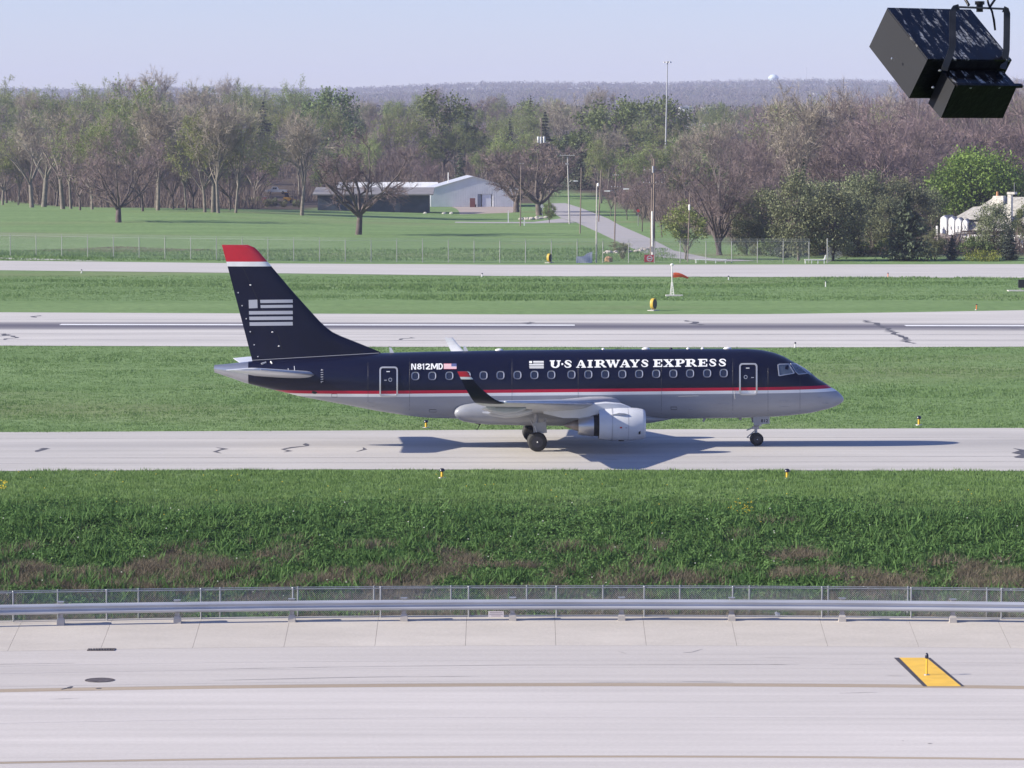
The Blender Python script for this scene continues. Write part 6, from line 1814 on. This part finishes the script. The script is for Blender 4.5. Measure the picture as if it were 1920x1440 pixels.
# ---- vehicles at the left of the buildings
def pickup():
    p = terrain_at(518, 364); t = thing('pickup_truck', 'silver pickup truck parked beyond the left lawn above the shrubs', 'truck', p)
    pm = pmat('silver car paint', (0.45, 0.47, 0.52), 0.3, metal=0.4)
    mb = MB(); pf = [(-2.6, .55), (-2.6, 1.05), (-0.9, 1.1), (-0.55, 1.15), (-0.2, 1.78), (1.0, 1.8), (1.45, 1.15), (2.5, 1.05), (2.65, .9), (2.65, .5)]
    pf = [(-x, z) for x, z in pf]
    mb.prism([(x, -.9, z) for x, z in pf], (0, 1.8, 0)); mb.obj('body', pm, t)
    mb = MB()
    for (a, b) in ((-.9, -.35), (-.3, .15)):
        mb.prism([(a, -.915, 1.2), (b, -.915, 1.2), (b, -.915, 1.68), (a + (.25 if a < -.5 else 0), -.915, 1.68)], (0, .012, 0))
    mb.obj('window', m_glass, t)
    for x in (-1.65, 1.65):
        for y in (-.82, .82):
            wheel(t, (x, y, .38), .38, .24, 1 if y > 0 else -1)
    mb = MB(); mb.box((2.62, 0, .5), (.12, 1.7, .2)); mb.box((-2.68, 0, .5), (.12, 1.7, .2)); mb.obj('bumper', m_alu, t)
pickup()
p = ground_at(541, 381)
t = thing('loader', 'yellow loader parked behind the shrubs left of the dark building', 'loader', (p.x, p.y, 0))
m_ly = pmat('machine yellow', (0.55, 0.27, 0.03), 0.5, var=0.1)
mb = MB(); mb.prism([(-1.1, -.7, .5), (1.1, -.7, .5), (1.1, -.7, 1.2), (.4, -.7, 1.35), (-1.1, -.7, 1.35)], (0, 1.4, 0)); mb.obj('body', m_ly, t)
mb = MB(); mb.box((-.35, 0, 1.85), (.9, 1.2, 1.0)); mb.obj('cab', m_glass, t)
mb = MB(); mb.box((-.35, 0, 2.4), (1.1, 1.3, .1)); mb.obj('cab_roof', m_ly, t)
mb = MB(); mb.prism([(1.1, -.8, .2), (1.9, -.8, .2), (1.7, -.8, .9), (1.2, -.8, .9)], (0, 1.6, 0)); mb.obj('bucket', m_ly, t)
for x in (-.7, .7):
    for y in (-.7, .7): wheel(t, (x, y, .45), .45, .3, 1 if y > 0 else -1)
p = ground_at(488, 381)
t = thing('container_bin', 'dull red waste container at the left end of the shrub row', 'container', (p.x, p.y, 0))
mb = MB(); mb.prism([(-1.2, -.6, 0.12), (1.2, -.6, 0.12), (1.35, -.6, 1.4), (-1.35, -.6, 1.4)], (0, 1.2, 0)); mb.obj('body', pmat('container red', (0.25, 0.06, 0.07), 0.7, var=.2), t)
mb = MB(); mb.box((0, 0, 1.44), (2.76, 1.3, .07)); mb.obj('lid', m_strut, t)

# ---- white house at the right
DH = 478; kh = 1 / ppm(DH)
hx_ = px_x(1850, DH)
hs = thing('white_house', 'white house with pointed dormers, grey hipped roof and tall chimneys at the right', 'house', (hx_, DH, 0), R(-27))
zp = lambda py: at_depth(1850, py, DH).z
xp = lambda px: (px - 1850) * kh * 1.12
m_hw = pmat('white house render', (0.74, 0.74, 0.76), 0.7, var=0.05)
m_hr = pmat('weathered grey shingles', (0.34, 0.325, 0.305), 0.9, var=0.25, scale=2.5)
mb = MB(); mb.box(((xp(1768) + xp(1960)) / 2, 4.5, zp(440) / 2), (xp(1960) - xp(1768), 9, zp(440))); mb.obj('wall', m_hw, hs)
rx0, rx1 = xp(1790), xp(1975)
mb = MB(); ez, rz_ = zp(432), zp(370)
mb.add([(xp(1775), -0.3, ez), (xp(1975), -0.3, ez), (xp(1975), 9.3, ez), (xp(1775), 9.3, ez), (xp(1843), 4.5, rz_), (xp(1935), 4.5, rz_)], [(0, 1, 5, 4), (1, 2, 5), (2, 3, 4, 5), (3, 0, 4), (3, 2, 1, 0)]); mb.obj('roof', m_hr, hs)
mb = MB(); ez2, rz2 = zp(412), zp(389)
mb.add([(xp(1785), 0.5, ez2), (xp(1850), 0.5, ez2), (xp(1850), 7, ez2), (xp(1785), 7, ez2), (xp(1810), 3.5, rz2), (xp(1850), 3.5, rz2 + .2)], [(0, 1, 5, 4), (1, 2, 5), (2, 3, 4, 5), (3, 0, 4), (3, 2, 1, 0)]); mb.obj('roof', m_hr, hs)
for k, (px, w, y0_, y1_) in enumerate(((1775.5, 11, 446, 405), (1789.5, 10, 441, 407), (1801.5, 9.5, 436, 409), (1813.5, 9, 433, 411))):
    a, b = xp(px - w / 2), xp(px + w / 2); m_ = (a + b) / 2
    mb = MB(); mb.prism([(a, -0.6, zp(y0_)), (b, -0.6, zp(y0_)), (b, -0.6, zp(y1_ + 7)), (b - .06, -.6, zp(y1_ + 4)), (m_, -0.6, zp(y1_)), (a + .06, -.6, zp(y1_ + 4)), (a, -0.6, zp(y1_ + 7))], (0, 0.5, 0)); d_ = mb.obj('dormer', m_hw, hs)
    mb = MB(); mb.box((m_, -.62, zp((y0_ + y1_) / 2 + 4)), (w * kh * .22, .04, 0.38)); mb.obj('window', m_logo, d_)
    mb = MB(); mb.prism([(a - .1, -0.1, zp(y1_ + 7)), (m_, -0.1, zp(y1_ - 1)), (b + .1, -0.1, zp(y1_ + 7))], (0, 3.0, 0)); mb.obj('dormer_roof', m_hr, hs)
m_stone = pmat('pale chimney stone', (0.60, 0.57, 0.52), 0.9, var=0.25, scale=3)
m_pot = pmat('orange chimney pot', (0.50, 0.24, 0.12), 0.8)
mb = MB(); mb.prism([(xp(1838), 3.2, zp(395)), (xp(1864), 3.2, zp(395)), (xp(1864), 3.2, zp(368)), (xp(1846), 3.2, zp(368)), (xp(1843), 3.2, zp(378))], (0, 1.2, 0)); c_ = mb.obj('chimney', m_stone, hs)
mb = MB(); mb.lathe([(zp(368), .16), (zp(360), .14)], (xp(1851), 3.8, 0), 'z', 10); mb.obj('chimney_pot', m_pot, c_)
mb = MB(); mb.box((xp(1886), 1.0, zp(400)), (.5, .8, zp(364) - zp(436))); mb.box((xp(1889), 1.0, zp(362)), (1.1, 1.0, .3)); mb.obj('chimney', m_stone, hs)
mb = MB(); mb.tube((xp(1892), 1.2, zp(362)), (xp(1892), 1.2, zp(342)), .03); mb.obj('weather_vane', m_strut, hs)
mb = MB(); mb.prism([(xp(1905), -1, zp(455)), (xp(1970), -1, zp(455)), (xp(1970), -1, zp(425)), (xp(1925), -1, zp(425)), (xp(1912), -1, zp(436))], (0, 1.2, 0)); mb.obj('porch', m_hw, hs)
mb = MB(); mb.prism([(xp(1755), -1.4, zp(447)), (xp(1775), -1.4, zp(438)), (xp(1800), -1.4, zp(447))], (0, 2, 0)); mb.obj('porch_roof', pmat('pinkish porch roof', (0.36, 0.30, 0.31), .9), hs)
mb = MB(); mb.box((xp(1767), -1.2, 1.4), (.22, .22, 2.8)); mb.obj('porch_post', m_wht, hs)

# ---- utility poles, lamps, mast
m_wood = pmat('weathered pole wood', (0.20, 0.155, 0.135), 0.9, var=0.25, scale=2, stretch=(3, 3, .3))
m_woodg = pmat('grey pole', (0.40, 0.38, 0.36), 0.8, var=0.15, scale=2)
def pole(bx, by, tx, ty, label, mat=None, w=2.6, arms=(), lamps=(), boxes=(), Y=None, group=None, cat='utility pole', nm='utility_pole', insul=True):
    p = terrain_at(bx, by) if Y is None else Vector((px_x(bx, Y), Y, 0)); p.z = float(hz(p.x, p.y)); Yd = p.y; k = 1 / ppm(Yd)
    top = at_depth(tx, ty, Yd) - p
    t = thing(nm, label, cat, p, 0, group)
    mb = MB(); mb.tube((0, 0, -.3), tuple(top), w * k * .55, w * k * .36, 8); mb.obj('pole', mat or m_wood, t, smooth=50)
    zf = lambda py: at_depth(bx, py, Yd).z - p.z
    xf = lambda px: (px - bx) * k
    at = lambda py: top * (zf(py) / top.z)
    for (x0, x1, py) in arms:
        c = at(py)
        mb = MB(); mb.box((xf((x0 + x1) / 2) , c.y - .16, c.z), ((x1 - x0) * k, .11, .13)); mb.obj('cross_arm', mat or m_wood, t)
        if insul:
            for i in range(4):
                mb = MB(); mb.lathe([(0, .035), (.05, .055), (.10, .055), (.15, .03)], (xf(x0 + (x1 - x0) * (i + .3) / 3.6), c.y - .16, c.z + .065), 'z', 8); mb.obj('insulator', m_strut, t)
    for (x1, y1) in lamps:
        c = at(y1 + 4); e = Vector((xf(x1), c.y - .2, zf(y1)))
        mb = MB(); mb.path([c, c.lerp(e, .4) + Vector((0, 0, .35)), e], .035, 5); mb.obj('lamp_arm', m_steel, t)
        d_ = 1 if e.x > c.x else -1
        mb = MB(); mb.prism([(e.x - .25 * d_, e.y - .13, e.z - .05), (e.x + .5 * d_, e.y - .13, e.z), (e.x + .5 * d_, e.y - .13, e.z + .12), (e.x - .25 * d_, e.y - .13, e.z + .16)], (0, .26, 0)); mb.obj('lamp_head', m_wht, t)
    for (x1, y1, w_, h_, mt) in boxes:
        c = at(y1)
        mb = MB(); mb.lathe([(-h_ * k / 2, w_ * k / 2), (h_ * k / 2, w_ * k / 2), (h_ * k / 2 + .06, w_ * k * .3)], (xf(x1), c.y - .2 - w_ * k / 2, c.z), 'z', 12); mb.obj('transformer_can', mt, t, smooth=40)
    return t
pole(975.5, 424, 977, 305, 'plain wooden pole in front of the white shed right edge', arms=((973, 982, 308),), w=2.2)
pole(1029, 398, 1029.5, 266, 'wooden pole with short arm rising from behind the young green tree', arms=((1022, 1031, 269),), w=2.4)
pole(1014, 384, 1015, 221, 'tall pole carrying three white transformer cans', w=2.0, boxes=((1009, 262, 4.4, 11, m_wht), (1014, 263, 4.4, 12, m_wht), (1020, 262, 4.4, 11, m_wht)), Y=790)
pole(1068, 420, 1064, 294, 'grey wooden pole with cross arm and street lamp left of the road', m_woodg, arms=((1049, 1078, 291.5), (1060, 1066, 308)), lamps=((1078, 340),), w=2.7)
pole(1087.5, 438, 1090, 314, 'plain dark wooden pole on the lawn left of the road', w=2.3)
pole(1118, 493, 1119, 344, 'pale grey pole standing close to the security fence', m_woodg, w=2.9, boxes=((1121, 346.5, 3, 5, m_wht),))
pole(1122, 416, 1127.5, 318, 'leaning reddish pole behind the pale grey pole at the fence', w=2.6)
pole(1152, 466, 1155, 322, 'wooden pole with two street lamps beside the road', lamps=((1140, 359), (1172, 355)), arms=((1145, 1165, 352), (1148, 1160, 330)), w=2.4)
pt = pole(1220, 480, 1223.5, 294, 'heavy double wooden pole with wide cross arms behind the red sign', arms=((1203, 1244, 344), (1205, 1242, 320)), w=3.0, boxes=((1224, 318, 4, 12, m_strut),))
tb_ = terrain_at(1222, 480); k = 1 / ppm(tb_.y)
mb = MB(); mb.tube((3.2 * k, -.25, 0), (2.6 * k, -.25, 84 * k), .12, .10, 8); mb.obj('cable_guard', m_wht, pt, smooth=50)
mb = MB(); mb.tube((6 * k, .25, 0), (6.5 * k, .25, 182 * k), .16, .11, 8); mb.obj('second_pole', m_wood, pt, smooth=50)
mb = MB(); mb.box((3 * k, -.4, 13 * k), (4 * k, .3, 10 * k)); mb.obj('meter_box', m_strut, pt)
pole(1289, 491, 1294, 361, 'slim wooden pole beside the willow carrying a white can', w=2.2, boxes=((1292, 389, 3.2, 10, m_wht),))
# high light mast
DM = 900
p = Vector((px_x(1246, DM), DM, float(hz(px_x(1246, DM), DM)))); k = 1 / ppm(DM)
lm = thing('light_mast', 'very tall grey light mast with ring of floodlights above the wood', 'light mast', p)
top = at_depth(1251.5, 116, DM) - p
mb = MB(); mb.tube((0, 0, 0), tuple(top), .24, .13, 10); mb.obj('mast', pmat('galvanised mast', (0.36, 0.37, 0.39), .5, metal=.3), lm, smooth=50)
mb = MB(); mb.lathe([(top.z - .1, .75), (top.z + .05, .8), (top.z + .1, .75)], (top.x, 0, 0), 'z', 14, caps=False); mb.tube((top.x - .8, 0, top.z), (top.x + .8, 0, top.z), .04); mb.tube((top.x, -.8, top.z), (top.x, .8, top.z), .04); mb.obj('ring', m_steel, lm)
for i in range(6):
    a = i * math.pi / 3 + .2
    mb = MB(); mb.box((top.x + .8 * math.cos(a), .8 * math.sin(a), top.z - .1), (.42, .42, .3), rz=a); mb.obj('flood_lamp', m_wht, lm)

# ---- small road signs, posts, stone rows
def road_sign(px, py, ptop, label, shape, mat, rad):
    p = ground_at(px, py); k = 1 / ppm(p.y)
    t = thing('road_sign', label, 'road sign', (p.x, p.y, 0))
    h = (py - ptop) * k
    mb = MB(); mb.tube((0, 0, -.1), (0, 0, h), .045, n=6); mb.obj('post', m_steel, t)
    n = 24 if shape == 'round' else 8
    mb = MB(); mb.prism([(rad * k * math.cos(2 * math.pi * (i + .5) / n), -.06, h - rad * k + rad * k * math.sin(2 * math.pi * (i + .5) / n)) for i in range(n)], (0, .02, 0)); mb.obj('plate', mat, t)
road_sign(1017, 409, 383, 'round pale road sign on a post left of the young green tree', 'round', pmat('pale sign plate', (.55, .55, .56), .5), 3.6)
road_sign(1196.5, 424, 392, 'small red stop sign among the trees beyond the road', 'octagon', pmat('stop red', (.45, .05, .05), .5), 3.2)
p = ground_at(953, 418)
t = thing('marker_post', 'short white square post at the driveway, left of the stone row', 'post', (p.x, p.y, 0))
mb = MB(); mb.box((0, 0, 1.0), (.16, .16, 2.0)); mb.obj('shaft', m_wht, t); mb = MB(); mb.box((0, 0, 2.04), (.24, .24, .08)); mb.obj('cap', m_wht, t)
p = ground_at(983, 423)
t = thing('marker_post', 'low white post on the lawn edge right of the plain wooden pole', 'post', (p.x, p.y, 0))
mb = MB(); mb.box((0, 0, .45), (.2, .2, .9)); mb.obj('shaft', m_wht, t); mb = MB(); mb.box((0, 0, .93), (.26, .26, .06)); mb.obj('cap', m_wht, t)
m_rock = pmat('pale limestone', (0.44, 0.40, 0.37), 0.9, var=0.2, scale=3)
def rocks(pts, n, s, label, group, seed):
    q = random.Random(seed)
    P_ = [ground_at(*p) for p in pts]
    for i in range(n):
        u = (i + q.uniform(0, .8)) / n * (len(P_) - 1); j = min(len(P_) - 2, int(u)); p = P_[j].lerp(P_[j + 1], u - j) + Vector((q.uniform(-.4, .4), q.uniform(-1.5, 1.5), 0))
        mb = MB(); r = s * q.uniform(.6, 1.3); mb.blob((0, 0, r * .35), (r, r * .8, r * .65), seed=seed * 100 + i, jag=.22, nu=8, nv=5)
        tag(mb.obj('boulder', m_rock, loc=p), label, 'boulder', group)
rocks([(978, 412), (1000, 412), (1023, 409)], 22, .38, 'pale boulder in the row along the driveway island', 'boulders along the driveway island', 3)
rocks([(1138, 475), (1160, 475), (1188, 473), (1215, 468)], 22, .30, 'pale boulder in the heap at the pole with two lamps', 'boulders by the near road edge', 4)
plant_px(('shrub', 1), 1163, 474, 451, 1.3, 'brownish bush at the road edge beside the pole with two lamps', Y=455)
plant_px(('shrub', 1), 1168, 491, 466, .6, 'small dark bush at the security fence left of the red sign', Y=428)
for px in (1142,):
    p = ground_at(px, 491); mb = MB(); mb.blob((0, 0, .25), (.55, .4, .4), seed=9, jag=.3); tag(mb.obj('dirt_heap', pmat('orange earth', (.33, .2, .12), .95, var=.2), loc=p), 'small heap of orange earth by the far taxiway, left of the red sign', 'heap')
for px, lab in ((1380, 'grey service box behind the fence at the right of the long white bench'), (1340, 'slim pale post in the grass below the willow')):
    pass

# ---- skyline: water tower, aerials, distant white buildings
m_wt = pmat('pale blue tank', (0.60, 0.72, 0.76), .4, var=.04)
Dw = 7600; k = 1 / ppm(Dw); x = px_x(1448.5, Dw); z0 = float(hz(x, Dw))
wt = thing('water_tower', 'pale blue water tower on the wooded skyline', 'water tower', (x, Dw, z0))
zt_ = at_depth(1448, 139.5, Dw).z - z0; zb_ = at_depth(1448, 152, Dw).z - z0; rr = 10 * k
mb = MB(); mb.lathe([(zb_, rr * .45), (zb_ + 1.2, rr * .85), ((zb_ + zt_) / 2 - .5, rr), ((zb_ + zt_) / 2 + 1.2, rr * .97), (zt_ - .8, rr * .55), (zt_, rr * .05)], (0, 0, 0), 'z', 24); mb.obj('tank', m_wt, wt, smooth=40)
mb = MB(); mb.tube((0, 0, -2), (0, 0, zb_), 1.6, n=12); mb.obj('riser', m_wt, wt)
for i in range(6):
    a = i * math.pi / 3; mb = MB(); mb.tube((rr * .85 * math.cos(a), rr * .85 * math.sin(a), -2), (rr * .85 * math.cos(a), rr * .85 * math.sin(a), zb_ + 1.5), .35, n=6); mb.obj('leg', m_wt, wt)
for px, pt_, lab in ((1510, 126, 'thin lattice aerial on the skyline right of the water tower'), (1602, 143, 'short thin aerial on the skyline left of the floodlight')):
    x = px_x(px, 7600); z0 = float(hz(x, 7600)); hh = at_depth(px, pt_, 7600).z - z0
    t = thing('aerial', lab, 'aerial', (x, 7600, z0)); mb = MB()
    for i in range(3): mb.tube((.9 * math.cos(i * 2.1), .9 * math.sin(i * 2.1), 0), (.3 * math.cos(i * 2.1), .3 * math.sin(i * 2.1), hh), .2, n=4)
    mb.obj('mast', m_steel, t)
    mb = MB()
    for j in range(12): mb.tube((-.45, 0, hh * j / 12), (.45, .2, hh * (j + 1) / 12), .06, n=3)
    mb.obj('bracing', m_steel, t)
for px, py, w, h, D, lab in ((1470, 173, 9, 6, 5700, 'bright white distant building with two roofs below the water tower'), (1337, 178, 6, 3, 5600, 'tiny white distant building right of the light mast'), (1527, 176, 8, 4, 5600, 'pale distant building at the top of the purple wood'),
                         (1285, 203, 26, 6, 1800, 'long pale distant shed in the gap right of the light mast'), (1325, 204, 20, 5, 1800, 'cream distant shed behind the wood, right of the longer one')):
    k = 1 / ppm(D); x = px_x(px, D); zt_ = at_depth(px, py - h / 2, D).z; zb_ = at_depth(px, py + h / 2, D).z
    z0 = float(hz(x, D)); 
    t = thing('distant_building', lab, 'building', (x, D, z0))
    mb = MB(); mb.box((0, 0, (zb_ - z0 + zt_ - z0 - 10) / 2 ), (w * k, 12, max(2, zt_ - zb_ + 10))); mb.obj('wall', m_wht, t)
    mb = MB(); mb.prism([(-w * k / 2 - .3, -6.4, zt_ - z0 - .1), (w * k / 2 + .3, -6.4, zt_ - z0 - .1), (0, -6.4, zt_ - z0 + h * k * .35)], (0, 12.8, 0)); mb.obj('roof', m_shedroof, t)

# ------------------------------------------------------------------ the black floodlight hanging in the corner
DF = 15.0; kf = DF / FPX
org = at_depth(1600 + 385 / 6, 85 / 6, DF)
def F3(cx_, cy_, dy=0.0):
    """detail coordinates of the lamp (sixth of a picture pixel) -> point relative to its top left corner"""
    return Vector(((cx_ - 385) / 6 * kf, dy, -(cy_ - 85) / 6 * kf))
fl = thing('floodlight', 'glossy black floodlight with yoke bracket and ballast box hanging in the top right corner', 'floodlight', org)
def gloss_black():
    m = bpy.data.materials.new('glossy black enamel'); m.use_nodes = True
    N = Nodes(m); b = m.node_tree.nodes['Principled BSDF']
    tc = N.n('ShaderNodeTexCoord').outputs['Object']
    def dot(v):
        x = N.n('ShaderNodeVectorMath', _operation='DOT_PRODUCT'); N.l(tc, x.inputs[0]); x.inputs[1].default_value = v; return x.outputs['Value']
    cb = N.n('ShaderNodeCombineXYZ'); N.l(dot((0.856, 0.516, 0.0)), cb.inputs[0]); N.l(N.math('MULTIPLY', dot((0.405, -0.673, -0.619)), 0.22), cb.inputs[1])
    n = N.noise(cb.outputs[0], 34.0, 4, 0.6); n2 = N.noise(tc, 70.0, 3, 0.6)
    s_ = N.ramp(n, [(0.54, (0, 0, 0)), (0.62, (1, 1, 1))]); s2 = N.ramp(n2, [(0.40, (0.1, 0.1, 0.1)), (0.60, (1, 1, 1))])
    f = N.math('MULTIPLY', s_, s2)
    c = N.mix(f, (0.006, 0.006, 0.008), (0.5, 0.49, 0.47)); N.l(c, b.inputs['Base Color'])  # pale streaks: droppings, plus sun and sky glints painted into the colour
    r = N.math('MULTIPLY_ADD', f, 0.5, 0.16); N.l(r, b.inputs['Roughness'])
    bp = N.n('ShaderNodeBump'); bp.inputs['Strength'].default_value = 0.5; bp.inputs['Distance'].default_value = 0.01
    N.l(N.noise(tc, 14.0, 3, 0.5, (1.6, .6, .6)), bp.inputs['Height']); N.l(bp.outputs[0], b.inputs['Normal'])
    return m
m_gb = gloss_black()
m_gb2 = pmat('black enamel', (0.007, 0.007, 0.010), 0.34, spec=0.3, bump=0.15, scale=8)
m_flgrey = pmat('dull black end plate', (0.012, 0.013, 0.018), 0.55, spec=0.3, var=0.05, scale=6)
cu = kf / 6
a_ = Vector((1010 * cu, 0.226, 0)); u_ = Vector((383 * cu, -0.236, -585 * cu)); v_ = Vector((-175 * cu, 0.108, -430 * cu))
o_ = Vector((0, 0, 0)); th = .012
mb = MB(); mb.para(o_ + u_ * .02 + v_ * .04 + a_ * .012, a_ * .976, u_ * .96, v_ * .9); mb.obj('inner_body', m_gb2, fl)
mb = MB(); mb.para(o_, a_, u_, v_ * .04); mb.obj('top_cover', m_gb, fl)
mb = MB(); mb.para(o_ + v_ * .045, a_ * .012, u_, v_ * .955); mb.obj('end_plate', m_flgrey, fl)
mb = MB(); mb.para(o_ + v_ * .045 + a_ * .988, a_ * .012, u_, v_ * .955); mb.obj('end_plate', m_flgrey, fl)
mb = MB(); mb.para(o_ + u_ * .982 + v_ * .045 + a_ * .014, a_ * .972, u_ * .018, v_ * .955); mb.obj('lower_cover', m_gb2, fl)
mb = MB(); mb.para(o_ + v_ * .94 + u_ * .03 + a_ * .02, a_ * .96, u_ * .94, v_ * .03); mb.obj('lens', m_glass, fl)
w0 = F3(950, 800, -.165)
a2 = Vector((745 * cu, .168, 0)); u2 = Vector((120 * cu, -.0758, -165 * cu)); v2 = Vector((-125 * cu, .079, -355 * cu))
mb = MB(); mb.para(w0 + a2 * .02, a2 * .98, u2, v2); mb.obj('ballast_box', m_gb2, fl)
mb = MB(); mb.para(w0 + Vector((0, -.0005, .002)) + a2 * .02, a2 * .97, u2 * 1.0, Vector((0, 0, -.0015))); mb.obj('ballast_cover', m_gb, fl)  # thin sheet added to carry the painted streaks and glints
mb = MB(); mb.para(w0 + Vector((-.0015, -.001, .0)), a2 * .018, u2 * 1.0, v2 * 1.0); mb.obj('ballast_end', m_flgrey, fl)
mb = MB(); mb.para(w0 + u2 * .9 - v2 * .04 + a2 * .02, a2 * 1.06, u2 * .16, v2 * .07); mb.obj('ballast_lip', m_gb2, fl)
for (x, y) in ((1255, 985), (1325, 970), (1430, 968), (1600, 980)):
    mb = MB(); mb.blob(F3(x, y, -.235 + (x - 1075) * .00022), (.006, .006, .005), jag=.1, nu=6, nv=5); mb.obj('screw', m_alu, fl)
for (x, y) in ((900, 800), (825, 985)):
    mb = MB(); mb.blob(F3(x, y, -.24), (.006, .006, .005), jag=.1, nu=6, nv=5); mb.obj('screw', m_alu, fl)
mb = MB(); mb.blob(F3(410, 660, -.1), (.004, .004, .006), jag=.1, nu=6, nv=5); mb.obj('screw', m_alu, fl)
m_brk = pmat('worn black bracket', (0.03, 0.03, 0.033), 0.3, metal=0.3, var=.4, scale=18)
def flat_bar(mb, pts, w, t):
    rings = []
    for i, p in enumerate(pts):
        d = (pts[min(i + 1, len(pts) - 1)] - pts[max(i - 1, 0)]).normalized()
        s_ = Vector((d.z, 0, -d.x)); 
        if s_.length < .2: s_ = Vector((1, 0, 0))
        s_.normalize(); n_ = d.cross(s_).normalized()
        rings.append([p - s_ * w - n_ * t, p + s_ * w - n_ * t, p + s_ * w + n_ * t, p - s_ * w + n_ * t])
    mb.loft(rings)
mb = MB(); flat_bar(mb, [F3(1120, 100, -.19), F3(1075, 112, -.195), F3(1048, 150, -.20), F3(1043, 320, -.215), F3(1040, 530, -.235), F3(1005, 640, -.24), F3(955, 760, -.245), F3(948, 800, -.245)], 36 * cu, .004)
mb.obj('yoke_arm', m_brk, fl)
mb = MB(); flat_bar(mb, [F3(1680, 102, .0), F3(1712, 115, .0), F3(1722, 150, .0), F3(1720, 380, -.005), F3(1716, 560, -.01), F3(1700, 660, -.015), F3(1675, 770, -.02)], 36 * cu, .004)
mb.obj('yoke_arm', m_brk, fl)
mb = MB(); mb.path([F3(1110, 98, -.19), F3(1380, 98, -.10), F3(1690, 100, .0)], .005, 6); mb.para(F3(1110, 90, -.205), F3(1690, 92, -.015) - F3(1110, 90, -.205), Vector((0, .04, 0)), Vector((0, 0, -.006))); mb.obj('yoke_bar', m_brk, fl)
mb = MB(); mb.lathe([(-.012, .014), (.018, .014), (.018, .02), (.032, .02), (.032, .004)], F3(1385, 110, -.09), 'z', 14); mb.obj('mounting_bolt', m_gb2, fl, smooth=40)
def cable(pts, r): 
    mb = MB(); mb.path(pts, r, 6); mb.obj('cable', m_gb2, fl, smooth=60)
BZ = 1.35
cable([F3(1248, 75, -.14), F3(1225, 30, -.13), F3(1190, -40, -.1), F3(1100, -260, 0) ], .006)
cable([F3(1512, 95, -.06), F3(1500, 60, -.05), F3(1485, -20, -.03), F3(1450, -300, 0)], .005)
cable([F3(1512, 80, -.06), F3(1565, 5, -.05), F3(1700, -180, -.02), F3(1790, -320, 0)], .005)
cable([F3(1510, 80, -.06), F3(1520, 140, -.1), F3(1535, 240, -.12), F3(1552, 345, -.11)], .005)
for x0 in (1100, 1450, 1790):
    q = F3(x0, -260 if x0 == 1100 else (-300 if x0 == 1450 else -320), 0)
    mb = MB(); mb.tube(q, (q.x, q.y, .62), .006, n=6); mb.obj('hanger_rod', m_gb2, fl)
mb = MB(); mb.tube(F3(1385, 80, -.09), F3(1385, 80, -.09) + Vector((0, .0, .62)), .010, n=8); mb.obj('hanger_rod', m_gb2, fl) if False else None
bm_ = thing('roof_beam', 'painted steel beam above the picture that carries the floodlight', 'beam', org + Vector((0.25, 0.0, .62)))
mb = MB(); mb.box((0.2, 0, .006), (1.6, .16, .012)); mb.box((0.2, 0, .10), (1.6, .012, .176)); mb.box((0.2, 0, .194), (1.6, .16, .012)); mb.obj('web', m_strut, bm_)

# ------------------------------------------------------------------ haze in the air
mh_ = bpy.data.materials.new('haze'); mh_.use_nodes = True
t_ = mh_.node_tree; t_.nodes.clear()
vo = t_.nodes.new('ShaderNodeVolumePrincipled'); ou = t_.nodes.new('ShaderNodeOutputMaterial')
vo.inputs['Color'].default_value = (0.70, 0.74, 1.0, 1)
vo.inputs['Density'].default_value = 0.00010
vo.inputs['Anisotropy'].default_value = 0.0
t_.links.new(vo.outputs[0], ou.inputs['Volume'])
mb = MB(); mb.box((0, 4550, 91), (6400, 9700, 190)); hz_o = mb.obj('haze', mh_)
hz_o['kind'] = 'stuff'
